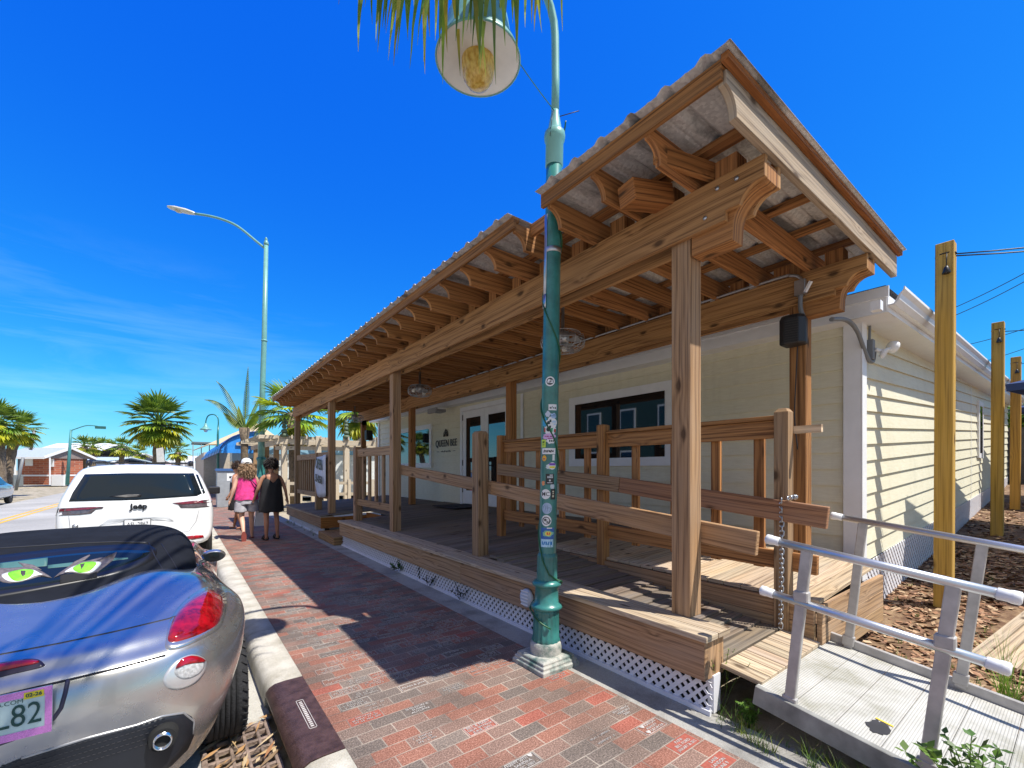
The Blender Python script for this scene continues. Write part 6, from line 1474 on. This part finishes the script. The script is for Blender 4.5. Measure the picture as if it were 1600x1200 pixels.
def wbox(m,px0,px1,z0,z1,dep,off=0):
    p=bp(px0,734,d=D);q=bp(px1,734,d=D);u=(q-p);n=V((-u.y,u.x,0)).normalized()
    if n.y<0:n=-n
    p=p+n*off;q=q+n*off;P=[p,q,q+n*dep,p+n*dep];m.prism([V((v.x,v.y,z0)) for v in P],(0,0,z1-z0))
m=MB();wbox(m,34,84,0,2.75,3);m.build('wall',M_rb,t);m=MB();wbox(m,33.5,84.5,.85,1.0,3.02,-.05);m.build('white_band',M_white,t)
m=MB();p=bp(14,734,d=D);q=bp(84,734,d=D);u=(q-p).normalized();n=V((-u.y,u.x,0));n=n if n.y>0 else -n
A0=p-n*1.2;A1=q-n*1.2+u*.3;R0=p+n*1.5;R1=q+n*1.5+u*.3;B0=p+n*4.2;B1=q+n*4.2+u*.3
f=lambda v,z:V((v.x,v.y,z));m.face([f(A0,2.75),f(A1,2.75),f(R1,3.8),f(R0,3.8)]);m.face([f(R0,3.8),f(R1,3.8),f(B1,2.75),f(B0,2.75)]);m.build('roof',plain('grey_metal_roof',(.42,.47,.5),.4),t,solid=.08)
m=MB();m.beam(f(A0,2.66),f(A1,2.66),.08,.2);m.beam(f(A1,2.7),f(R1,3.75),.1,.22);m.beam(f(R1,3.75),f(B1,2.7),.1,.22);m.build('fascia',M_white,t);m=MB();m.face([f(A1-u*.2,2.65),f(R1-u*.2,3.7),f(B1-u*.2,2.65)]);m.build('gable',plain('gable_brown',(.25,.2,.18),.6),t)
m=MB();wbox(m,40,52,1.9,2.6,.05,-.06);m.build('notice',M_white,t);m=MB();wbox(m,79,85,1.8,2.6,.05,-.08);m.build('notice',M_white,t);m=MB();wbox(m,93,94,0,2.7,.1,-1);m.build('post',M_white,t)
m=MB();wbox(m,44.5,61.5,-.1,1.0,.8,-2.2);tag(m.build('bin_enclosure',plain('bin_grey',(.16,.18,.19),.6),bevel=.04),'grey litter bin enclosure in front of the brick pavilion','bin')
m=MB();wbox(m,23,31,-.1,1.0,.5,-3);tag(m.build('teal_bin',plain('teal_bin',(.05,.4,.38),.5),bevel=.05),'teal bin between the left palms and the brick pavilion','bin')
m=MB();wbox(m,85,104,-.1,.95,.3,-.3);tag(m.build('white_wall',M_white),'low white wall right of the brick pavilion','wall')
# leaning white and dark poles by left palms
for i,(x0_,y0_,x1_,y1_,c) in enumerate(((24,770,36,715,M_grey),(48,703,54,672,M_grey))):
    m=MB();m.tube([bp(x0_,y0_,d=36),bp(x1_,y1_,d=36)],.1,8);tag(m.build('leaning_pole',c),['slanting grey pole below the left palms','dark slanting pole against the sky right of the left palm crowns'][i],'pole')
# white roofed buildings
Wm=plain('white_metal_roof',(.72,.74,.74),.45,var=.06);Wm2=plain('pale_blue_roof',(.5,.6,.64),.45,var=.08)
def hall(px0,px1,pyt,pym,d,lab,roof,wallc,hz=2.6,dep=12):
    t=empty('white_roofed_hall',bp(px0,750,d=d),lab,'building','halls across the street');p=bp(px0,734,d=d);q=bp(px1,734,d=d);u=(q-p).normalized();n=V((-u.y,u.x,0));n=n if n.y>0 else -n
    zt=1.5+(734-pyt)/686*(d+dep*.4);zm=1.5+(734-pym)/686*d;f=lambda v,z:V((v.x,v.y,z))
    m=MB();m.face([f(p,zm),f(q,zm),f(q+n*dep*.5,zt),f(p+n*dep*.5,zt)]);m.face([f(p+n*dep*.5,zt),f(q+n*dep*.5,zt),f(q+n*dep,zm),f(p+n*dep,zm)]);m.build('roof',roof,t,solid=.1)
    m=MB();P=[p+n*.6,q+n*.6,q+n*(dep-.6),p+n*(dep-.6)];m.prism([f(v,0) for v in P],(0,0,zm-.05));m.build('wall',wallc,t)
    m=MB();k=0;L=(q-p).length
    while k<L:m.prism([f(p+u*k,0),f(p+u*(k+.25),0),f(p+u*(k+.25)+n*.2,0),f(p+u*k+n*.2,0)],(0,0,zm));k+=4
    m.build('columns',M_white,t)
hall(20,131,692,712,62,'long hall with a big white metal roof behind the brick pavilion',Wm,plain('hall_shade_wall',(.12,.14,.17),.8))
hall(84,140,714,725,54,'lower pale blue roofed hall between the signal pole and the small palms',Wm2,plain('hall_blue_wall',(.1,.16,.3),.8))
hall(140,176,708,722,66,'small white roofed building right of the paired palms',Wm,plain('pink_wall',(.65,.5,.5),.8))
hall(168,205,718,727,80,'low pink building with white roof under the round palm',Wm,MC['pink_wall'])
hall(255,300,712,722,90,'distant white building under the yellowish palm',Wm,M_white)
# right side: blue canopy shop
t=empty('canopy_shop',bp(380,745,d=30),'shop front with big blue barrel canopy and pale blue walls','building')
D=30;G=lambda x,y,d=30:bp(x,y,d=d)
m=MB();a=G(362,700);x1=a.x;blue=plain('pale_blue_stucco',(.3,.47,.56),.7);wb=MB()
xa=G(352,734).x
def quad(m,pts,d,th=.2):
    P=[bp(x,y,d=dd) for (x,y),dd in zip(pts,d if isinstance(d,(list,tuple)) else [d]*len(pts))];m.face(P)
pw=[G(362,700),G(382,700),G(382,760),G(362,760)]
# wall running along the street (plane x = const) with an end face
xw=5.0
wl=MB();wl.box((3.6,30,0),(11,44,3.4));wl.build('wall',blue,t)
cn=plain('blue_canopy',(.03,.26,.75),.5,var=.12)
m=MB();rows=[]
for y in(27.2,28.5,31,34,38,42,46,50):
    rows.append([V((3.6-1.9*math.sin(a_),y,2.4+1.15*math.cos(a_)*1.0)) for a_ in [pi/2*k/8 for k in range(9)]])
m.grid(rows,smooth=True);m.build('canopy',cn,t,solid=.03)
m=MB()
for y in(27.2,29,31,34,38,42):m.tube([V((3.6-1.92*math.sin(a_),y,2.4+1.17*math.cos(a_))) for a_ in [pi/2*k/8 for k in range(9)]],.03,5)
m.build('canopy_ribs',plain('canopy_rib',(.02,.08,.3),.5),t)
m=MB();m.prism([V((3.6-1.88*math.sin(a_),27.3,2.38+1.12*math.cos(a_))) for a_ in [pi/2*k/8 for k in range(9)]]+[V((3.6,27.3,2.38))],(0,.05,0));m.build('canopy_end',cn,t)
m=MB()
for y in(31,35,39,43):
    m.box((3.54,y,0),(3.6,y+2.4,2.2))
m.build('shop_window',M_glass,t)
m=MB();m.box((1.7,46,0),(3.6,70,3.0));m.build('far_wall',plain('tan_wall',(.5,.42,.32),.8),t)
t=empty('cream_roof_house',bp(400,700,d=45),'house with a cream hip roof and upper balcony beyond the blue canopy','building')
D=44;m=MB();c=G(402,661,44);m.face([G(326,694,44),G(446,692,40),c]);m.face([G(326,694,44),c,G(300,704,60)]);m.build('roof',plain('cream_hip_roof',(.72,.58,.36),.7),t,solid=.1)
m=MB();a=G(345,692,44);m.box((a.x,a.y,0),(a.x+9,a.y+9,a.z));m.build('wall',plain('house_white_wall',(.6,.62,.6),.7),t)
m=MB();a=G(300,690,52);b_=G(318,690,50);m.box((a.x,a.y,a.z-.2),(a.x+3.5,a.y+4,a.z));m.build('balcony_roof',plain('dark_balcony_roof',(.1,.14,.17),.6),t)
m=MB();
for k in range(5):m.tube([(a.x+.1+k*.8,a.y+.1,0),(a.x+.1+k*.8,a.y+.1,a.z)],.05,5)
m.build('balcony_posts',M_grey,t);m=MB()
for k in range(16):m.tube([(a.x+.1+k*.2,a.y+.1,a.z-2.3),(a.x+.1+k*.2,a.y+.1,a.z-1.3)],.015,4)
m.build('railing',M_grey,t)
# pergola beyond the porch
t=empty('pergola',(6,21,0),'weathered white timber pergola with lattice beams beyond the porch end','pergola')
Wp=wood('pergola_timber',(.62,.52,.38),(.4,.31,.2),(.55,.5,.42),.6)
def pp(px,d,w_=.22,z1=2.95,z0=0):
    p=bp(px,734,d=d);m=MB();m.box((p.x-w_/2,p.y-w_/2,z0),(p.x+w_/2,p.y+w_/2,z1),ax=2);return m.build('post',Wp,t,bevel=.01)
for px,d in((444,18.5),(541,19.5),(497,19),(592,19.5)):pp(px,d)
for px,d,ex in ((430,19.5,0),(415,21,0),(398,23.5,0)):
    pb=bp(px,734,d=d);m=MB();m.beam((pb.x,pb.y,0),(pb.x+.05,pb.y,2.7),.2,.2,up=(0,1,0));m.build('post',W_rail,t)
a=bp(434,700,d=18.3);b_=bp(640,700,d=20.5)
m=MB();dz=lambda p,z:V((p.x,p.y,z));u=(b_-a).normalized();n=V((-u.y,u.x,0));n=n if n.y>0 else -n
m.beam(dz(a-u*.1,2.68),dz(b_,2.68),.05,.22);m.beam(dz(a+n*.12-u*.1,2.42),dz(b_+n*.12,2.42),.05,.16);m.beam(dz(a+n*2.8,2.65),dz(b_+n*2.8,2.65),.05,.2)
k=0;L=(b_-a).length
while k<L:
    q=a+u*k;m.beam(dz(q-n*.5,2.86),dz(q+n*3,2.86),.05,.14);k+=.55
m.build('beams',Wp,t)
m=MB();s0=bp(434,700,d=18.3);s1=bp(375,700,d=27)
m.beam(dz(s0,2.66),dz(s1,2.66),.06,.22);kk=0;LL=(s1-s0).length;uu=(s1-s0).normalized()
while kk<LL:
    q=s0+uu*kk;m.beam(dz(q+V((-.7,.0,0)),2.86),dz(q+V((2.2,0,0)),2.86),.05,.14);kk+=.45
m.build('side_beams',Wp,t)
m=MB()
for px,d in((541,19.5),(444,18.5)):
    c=bp(px,734,d=d-.1)
    for z,r_ in((2.95,.17),(3.12,.13),(3.3,.1),(3.45,.1),(3.6,.08)):m.lathe([(0,-.09),(r_*.7,-.07),(r_,0),(r_*.7,.07),(0,.09)],10,V((c.x,c.y,z)))
m.build('finials',plain('finial_green',(.1,.14,.09),.6),t)
m=MB();p0=bp(420,734,d=24);p1=bp(660,734,d=27);u=(p1-p0).normalized();n=V((-u.y,u.x,0));n=n if n.y>0 else -n
m.prism([dz(v,0) for v in(p0,p1,p1+n*8,p0+n*8)],(0,0,2.35));tag(m.build('white_building',plain('bright_white_wall',(.72,.74,.72),.7)),'low bright white building behind the pergola','building')
m=MB();m.prism([dz(v,2.36) for v in(p0-n*.15,p1-n*.15,p1+n*8,p0+n*8)],(0,0,.35));tag(m.build('blue_parapet',plain('parapet_blue',(.25,.45,.6),.7)),'pale blue parapet strip along the top of the low white building','parapet')
m=MB();c=bp(425,740,d=23.8);m.box((c.x-.15,c.y-.02,1.75),(c.x+.2,c.y,2.1));
# low fence and clutter beyond porch
t=empty('picket_fence',(6,17,0),'low weathered timber fence with rails behind the far porch railing','fence')
m=MB();a=bp(430,770,d=17.5);b_=bp(600,770,d=18.5)
for f in [k/9 for k in range(10)]:
    q=a.lerp(b_,f);m.box((q.x-.06,q.y-.06,0),(q.x+.06,q.y+.06,1.1),ax=2)
for z in(.5,.95):m.beam(dz(a,z),dz(b_,z),.04,.12)
m.build('fence_frame',Wp,t)
m=MB();c=bp(446,727,d=17);m.box((c.x-.1,c.y-.1,.9),(c.x+.1,c.y+.1,1.25));
# banner on far railing
t=empty('fabric_banner',(2.76,11.4,1.2),'hand lettered white cloth banner tied to the far porch railing','banner')
m=MB();y0_,y1_=10.62,11.50;rows=[]
for i in range(9):
    f=i/8;row=[]
    for j in range(9):
        g_=j/8;y=y1_-(y1_-y0_)*g_;z=1.80+.05*g_-(.85-.18*abs(g_-.5)*(-1)+.12*math.sin(pi*g_))*f;row.append(V((2.70-.02*math.sin(g_*9+f*4)-.03*math.sin(pi*f),y-.0*f,z)))
    rows.append(row)
m.grid(rows,smooth=True);bn=m.build('cloth',plain('banner_cloth',(.66,.7,.76),.8,var=.08),t,solid=.003)
for s_,z,sz,xx in(('OPEN',1.62,.34,.7),('5L-42561',1.27,.24,.75)):
    me=text_mesh(s_,sz,.002,sx=xx,bold=.008);m=MB();M=Matrix.Translation((2.645,11.07,z))@Matrix(((0,0,-1,0),(-1,0,0,0),(0,1,0,0),(0,0,0,1)))@Matrix.Rotation(R(-6),4,'Z');m.add_mesh(me,M);m.build('banner_lettering',M_black,bn)
# teal house across the street, out of frame, mirrored in the cafe windows
t=empty('teal_house',(-13,18,0),'teal weatherboard house with white trim across the street, seen only in the window glass','building')
m=MB();m.box((-20,14,0),(-13,24,6.5));m.build('wall',plain('teal_boards',(.02,.07,.07),.6),t);m=MB()
for y in(15.2,18.2,21.2):
    for z in(1,3.8):m.box((-12.99,y,z),(-12.93,y+1.3,z+1.8))
m.build('window_frames',M_white,t);m=MB()
for y in(15.2,18.2,21.2):
    for z in(1,3.8):m.box((-12.93,y+.12,z+.12),(-12.91,y+1.18,z+1.68))
m.build('panes',M_glass,t)
# notice board stuck on the tall middle palm
m=MB();D=20;q=[bp(244,701,d=D),bp(255,699,d=D),bp(257.5,722,d=D),bp(245,722,d=D)];m.prism(q,(0,.03,0));tag(m.build('white_notice',plain('paper_white',(.75,.74,.7),.7)),'leaning white notice board on the trunk of the tall middle palm','notice')
# ---------------------------------------------------------------- people
M_skin=plain('tan_skin',(.42,.2,.12),.5,var=.1);M_skin2=plain('pale_skin',(.6,.36,.26),.5,var=.1)
def skin_body(name,joints,edges,mat,parent,root,sub=1):
    me=bpy.data.meshes.new(name);names=list(joints);me.from_pydata([joints[n][0] for n in names],[(names.index(a),names.index(b_)) for a,b_ in edges],[]);me.materials.append(mat)
    o=bpy.data.objects.new(name,me);col.objects.link(o);o.parent=parent;o.matrix_parent_inverse=parent.matrix_basis.inverted()
    me.skin_vertices.new() if hasattr(me.skin_vertices,'new') and not me.skin_vertices else None
    k=o.modifiers.new('skin','SKIN');k.use_smooth_shade=True
    sv=me.skin_vertices[0].data if me.skin_vertices else None
    if sv:
        for i,n in enumerate(names):
            r=joints[n][1];r=r if isinstance(r,tuple) else (r,r);sv[i].radius=r;sv[i].use_root=(n==root)
    s=o.modifiers.new('sub','SUBSURF');s.levels=sub;s.render_levels=sub;return o
def person(org,s,face,pose,lab,skin,parts):
    """org on the ground, s scale to height, face: heading angle (0 = away down the street)"""
    t=empty('person',org,lab,'person','people walking on the pavement')
    ca,sa=math.cos(face),math.sin(face)
    def W(x,y,z):return V((org[0]+(x*ca-y*sa)*s,org[1]+(x*sa+y*ca)*s,org[2]+z*s))
    J={};E=[]
    def j(n,x,y,z,r,p=None):
        J[n]=(W(x,y,z),tuple(q*s for q in r) if isinstance(r,tuple) else r*s)
        if p:E.append((p,n))
    j('pel',0,0,.93,(.15,.12));j('bel',0,.01,1.06,(.14,.11),'pel');j('che',0,0,1.25,(.155,.11),'bel');j('sho',0,-.01,1.38,(.13,.085),'che');j('nec',0,0,1.45,.052,'sho');j('nk2',0,.015,1.5,.05,'nec');j('hd0',0,.02,1.56,(.07,.08),'nk2');j('hd1',0,.02,1.64,(.08,.095),'hd0');j('hd2',0,.01,1.70,(.06,.07),'hd1')
    for sd,c in((1,'r'),(-1,'l')):
        (kx,ky,kz),(ax_,ay,az),toe=pose['leg'+c];(ex,ey,ez),(wx,wy,wz)=pose['arm'+c]
        j('hip'+c,.09*sd,0,.88,.095,'pel');j('th'+c,(.09*sd+kx)/2,ky/2+.0,(.88+kz)/2,.078,'hip'+c);j('kn'+c,kx,ky,kz,.055,'th'+c);j('ca'+c,kx*.6+ax_*.4,ky*.6+ay*.4-.015,kz*.65+az*.35,.055,'kn'+c);j('an'+c,ax_,ay,az,.034,'ca'+c)
        j('he'+c,ax_,ay-.02,az-.05,.03,'an'+c);j('to'+c,ax_+.02*sd+toe[0],ay+toe[1],az+toe[2],.026,'he'+c)
        j('sh'+c,.165*sd,-.005,1.36,.055,'sho');j('ua'+c,(.165*sd+ex)/2+.01*sd,ey/2,(1.36+ez)/2,.045,'sh'+c);j('el'+c,ex,ey,ez,.038,'ua'+c);j('wr'+c,wx,wy,wz,.025,'el'+c)
        d=V((wx-ex,wy-ey,wz-ez)).normalized();pm=V((wx,wy,wz))+d*.045;j('pa'+c,pm.x,pm.y,pm.z,(.032,.018),'wr'+c)
        for q in range(4):
            off=V((0,1,0))*(q-1.5)*.018;a=pm+d*.035+off;L=(.032,.036,.034,.026)[q];b1=a+d*L*.6;b2=b1+(d*.8+V((-.5*sd,0,0))).normalized()*L*.6
            j('f%d%s'%(q,c),a.x,a.y,a.z,.010,'pa'+c);j('g%d%s'%(q,c),b1.x,b1.y,b1.z,.009,'f%d%s'%(q,c));j('h%d%s'%(q,c),b2.x,b2.y,b2.z,.0075,'g%d%s'%(q,c))
        a=V((wx,wy,wz))+d*.02+V((0,.03,0));b1=a+d*.03+V((0,.02,0));j('t0'+c,a.x,a.y,a.z,.011,'wr'+c);j('t1'+c,b1.x,b1.y,b1.z,.009,'t0'+c)
    # face: nose, chin, ears
    j('nos',0,.115,1.615,.014,'hd1');j('chi',0,.085,1.55,.03,'hd0');j('er1',.082,.01,1.62,.016,'hd1');j('er2',-.082,.01,1.62,.016,'hd1')
    body=skin_body('body',J,E,skin,t,'pel')
    return t,W,body
def tubeshell(W,rings,mat,name,parent,n=28,fold=0,solid=.006,tint=(1,1,1),vn=0):
    rows=[]
    for i,(z,rx,ry,cx,cy) in enumerate(rings):
        rows.append([W(cx+rx*math.cos(2*pi*k/n)*(1+fold*math.sin(k*2*pi/n*9+i*.6)),cy+ry*math.sin(2*pi*k/n)*(1+fold*math.sin(k*2*pi/n*9+i*.6)),z+(.012*math.sin(k*1.3) if i in(0,len(rings)-1) else 0)-((vn*(1-.45*i)*max(0,1-abs(math.cos(2*pi*k/n))*1.7)) if i<2 and math.sin(2*pi*k/n)<0 else 0)) for k in range(n)])
    m=MB();m.grid(rows,closed=True,smooth=True);return m.build(name,mat,parent,solid=solid,sub=1)
def hairball(W,c,r,mat,parent,n=420,L=.09,seed=0,down=.3,name='hair',wv=.02,zmin=-9):
    g=random.Random(seed);m=MB();rows=[]
    for i in range(9):
        a=pi*i/8;rows.append([W(c[0]+r[0]*.93*math.sin(a)*math.cos(2*pi*k/16),c[1]+r[1]*.93*math.sin(a)*math.sin(2*pi*k/16),c[2]+r[2]*.93*math.cos(a)) for k in range(16)])
    m.grid(rows,closed=True)
    for k in range(n):
        d=V((g.gauss(0,1),g.gauss(0,1),g.gauss(0,1))).normalized()
        if d.z<zmin:continue
        p=V((c[0]+d.x*r[0],c[1]+d.y*r[1],c[2]+d.z*r[2]));q=d.copy();pts=[W(*(p-d*.01))]
        for s_ in range(4):
            q=(q+V((g.uniform(-.6,.6),g.uniform(-.6,.6),g.uniform(-.6,.6)-down))).normalized();p=p+q*L/4;pts.append(W(*p))
        m.tube(pts,[.006,.007,.006,.004,.001],3,tint=(g.uniform(.6,1.6),)*3)
    m.build(name,mat,parent)
def m_hair(name,c):
    mm,nt,b=newmat(name);at=N(nt,'ShaderNodeAttribute',attribute_name='tint');nt.links.new(mixc(nt,1.,(c[0],c[1],c[2]),at.outputs['Color'],'MULTIPLY'),b.inputs['Base Color']);b.inputs['Roughness'].default_value=.5;return mm
# woman in black
o=bp(424,843,z=0);t,W,b_=person((o.x,o.y,0),.985,R(8),dict(legr=((.11,.03,.5),(.12,.0,.085),(0,.13,-.06)),legl=((-.10,.0,.5),(-.11,-.03,.085),(0,.13,-.06)),armr=((.27,-.03,1.1),(.33,.02,.86)),arml=((-.26,.0,1.12),(-.30,.12,.9))),'woman in a loose black sleeveless dress with short dark curly hair','',None) if 0 else (None,None,None)
o=bp(424,843,z=0)
t,W,b_=person((o.x,o.y,0),.985,R(8),dict(legr=((.11,.03,.5),(.12,.0,.085),(0,.13,-.06)),legl=((-.10,.0,.5),(-.11,-.03,.085),(0,.13,-.06)),armr=((.27,-.03,1.1),(.33,.02,.86)),arml=((-.26,.0,1.12),(-.30,.12,.9))),'woman in a loose black sleeveless dress with short dark curly hair',M_skin,None)
M_bd=plain('black_dress',(.012,.012,.014),.8,var=.2)
tubeshell(W,[(1.34,.15,.1,0,-.01),(1.28,.19,.14,0,0),(1.2,.205,.155,0,0),(1.05,.205,.16,0,.0),(.9,.23,.18,0,0),(.72,.235,.18,0,0),(.6,.245,.185,0,0)],M_bd,'dress',t,fold=.045,vn=.12)
m=MB()
for s_ in(1,-1):m.tube([W(s_*.13,-.085,1.34),W(s_*.12,-.05,1.42),W(s_*.12,.06,1.40),W(s_*.12,.1,1.33)],.011*1.,6)
m.build('shoulder_straps',M_bd,t)
hairball(W,(0,-.005,1.64),(.115,.125,.115),m_hair('black_hair',(.02,.014,.012)),t,n=520,L=.06,seed=1,down=.05,zmin=-.75)
m=MB()
for s_,y in((.12,.02),(-.11,-.01)):
    rows=[[W(s_+ (.05 if s_>0 else .05)*math.cos(a)*.9,y+.04+.13*math.sin(a),z) for a in [2*pi*k/14 for k in range(14)]] for z in(0,.03)];m.grid(rows,closed=True,cap0=True,cap1=True)
    for yy in(.0,.09):m.tube([W(s_+.05*math.cos(a),y+yy,.02+.075*math.sin(a)) for a in [pi*k/6 for k in range(7)]],.014,5)
m.build('sandals',M_black,t)
# woman in pink
o=bp(387,842,z=0)
t,W,b_=person((o.x-.02,o.y,0),.985,R(4),dict(legr=((.10,.06,.5),(.12,.10,.08),(0,.13,-.055)),legl=((-.10,-.02,.5),(-.11,-.30,.17),(0,.03,-.14)),armr=((.24,.0,1.12),(.24,.17,.97)),arml=((-.25,-.07,1.1),(-.31,-.02,.87))),'woman in a bright pink sleeveless top, grey shorts and white cap with long curly hair',M_skin2,None)
M_pk=plain('pink_fabric',(.72,.04,.24),.7,var=.4,scale=14,bmp=.6,bscale=18)
tubeshell(W,[(1.40,.10,.075,0,0),(1.37,.165,.11,0,0),(1.28,.19,.135,0,0),(1.15,.19,.145,0,0),(1.02,.205,.16,0,0),(.9,.225,.175,0,0),(.86,.23,.18,0,0)],M_pk,'pink_top',t,fold=.05)
M_gs=plain('grey_shorts',(.42,.42,.46),.8,var=.2,scale=14)
tubeshell(W,[(.95,.19,.15,0,0),(.86,.205,.165,0,0),(.76,.215,.165,0,0)],M_gs,'shorts',t,fold=.02)
for s_ in(1,-1):tubeshell(W,[(.82,.115,.13,.105*s_,0),(.7,.12,.13,.11*s_,.01*s_),(.6,.125,.125,.115*s_,.02*s_)],M_gs,'shorts_leg',t,n=18,fold=.04)
hairball(W,(0,-.045,1.5),(.115,.085,.16),m_hair('brown_curls',(.3,.19,.11)),t,n=900,L=.12,seed=2,down=.7)
m=MB();rows=[]
for z,k_ in((1.655,1.02),(1.70,1.02),(1.745,.85),(1.775,.5),(1.785,.02)):rows.append([W(.103*k_*math.cos(2*pi*k/20),.01+.118*k_*math.sin(2*pi*k/20),z) for k in range(20)])
m.grid(rows,closed=True);m.grid([[W(.08*math.cos(a),.1+r_*math.sin(a),1.66-(.02 if r_>.05 else 0)) for a in [pi*k/8 for k in range(9)]] for r_ in(.0,.09)],smooth=True);cp=m.build('cap',M_white,t)
m=MB();m.tube([W(.035*math.cos(a),-.117,1.672+.022*math.sin(a)) for a in [pi*k/6 for k in range(7)]]+[W(-.035,-.117,1.672)],.006,5);m.build('cap_opening',M_dark,cp)
m=MB();m.tube([W(-.02,-.13,1.4),W(.08,-.155,1.28),W(.17,-.15,1.16),W(.2,-.1,1.1)],.012,6);m.build('bag_strap',plain('bag_strap',(.06,.04,.1),.6),t)
m=MB()
for x,y in((.12,.14),):m.grid([[W(x+.05*math.cos(a),y+.0+.125*math.sin(a),z) for a in [2*pi*k/14 for k in range(14)]] for z in(0,.025)],closed=True,cap0=True,cap1=True)
m.build('shoe',plain('rust_sandal',(.22,.05,.04),.6),t);m=MB();m.grid([[W(-.11+.05*math.cos(a),-.325-z,.09+.12*math.sin(a)) for a in [2*pi*k/14 for k in range(14)]] for z in(0,.025)],closed=True,cap0=True,cap1=True);m.build('shoe',MC['rust_sandal'],t)
pc=W(.26,.05,.84)
tb=empty('shopping_bag',pc,'pale blue and white patterned cloth bag carried between the two women','bag')
m=MB();g=random.Random(2);rows=[]
for i in range(8):
    a=pi*i/7;rows.append([pc+V((.13*math.sin(a)*math.cos(2*pi*k/14)*(1+.15*math.sin(k*3.+i)),.11*math.sin(a)*math.sin(2*pi*k/14),.17*math.cos(a)*(1+.1*math.sin(k*2.)))) for k in range(14)])
m.grid(rows,closed=True);m.build('bag',plain('pale_blue_cloth',(.35,.5,.54),.8,var=.4,scale=25),tb);m=MB();m.tube([pc+V((-.06,0,.15)),pc+V((-.03,0,.3)),pc+V((.03,0,.3)),pc+V((.06,0,.15))],.008,5);m.build('bag_handle',MC['pale_blue_cloth'],tb)
q=W(.27,.12,.52);m=MB();rows=[[q+V((x*.1*s1,y*.05,z)) for x,y in((-1,-1),(1,-1),(1,1),(-1,1))] for z,s1 in((-.26,1.),(0,.75),(.2,.45),(.3,.12))];m.grid(rows,closed=True,smooth=False);tag(m.build('plastic_bag',plain('thin_white_plastic',(.66,.7,.74),.4),solid=.002),'thin white plastic carrier bag hanging between the two women','bag')
# person mostly hidden in front
o=bp(369,834,d=11.1);
t,W,b_=person((o.x+.02,o.y,0),.97,R(60),dict(legr=((.1,.04,.5),(.1,.12,.08),(0,.13,-.05)),legl=((-.09,-.02,.5),(-.1,-.15,.1),(0,.12,-.07)),armr=((.24,-.03,1.1),(.26,.12,.9)),arml=((-.24,-.03,1.1),(-.26,.08,.87))),'person in sunglasses and white and dark top, mostly hidden in front of the pink top',M_skin,None)
tubeshell(W,[(1.40,.10,.075,0,0),(1.36,.18,.12,0,0),(1.22,.2,.14,0,0)],plain('white_shirt',(.75,.75,.76),.8),'shirt',t);tubeshell(W,[(1.22,.2,.141,0,0),(1.05,.19,.15,0,0),(.88,.2,.16,0,0)],plain('dark_shirt',(.04,.035,.04),.8),'shirt_lower',t);tubeshell(W,[(.9,.19,.15,0,0),(.75,.22,.17,0,0),(.5,.24,.19,0,0)],M_bd,'skirt',t)
hairball(W,(0,-.03,1.65),(.1,.11,.11),m_hair('dark_brown_hair',(.04,.02,.012)),t,n=300,L=.08,seed=4,down=.5,zmin=-.5)
m=MB();m.beam(W(-.075,.095,1.625),W(.075,.095,1.625),.015,.035);m.build('sunglasses',M_black,t)
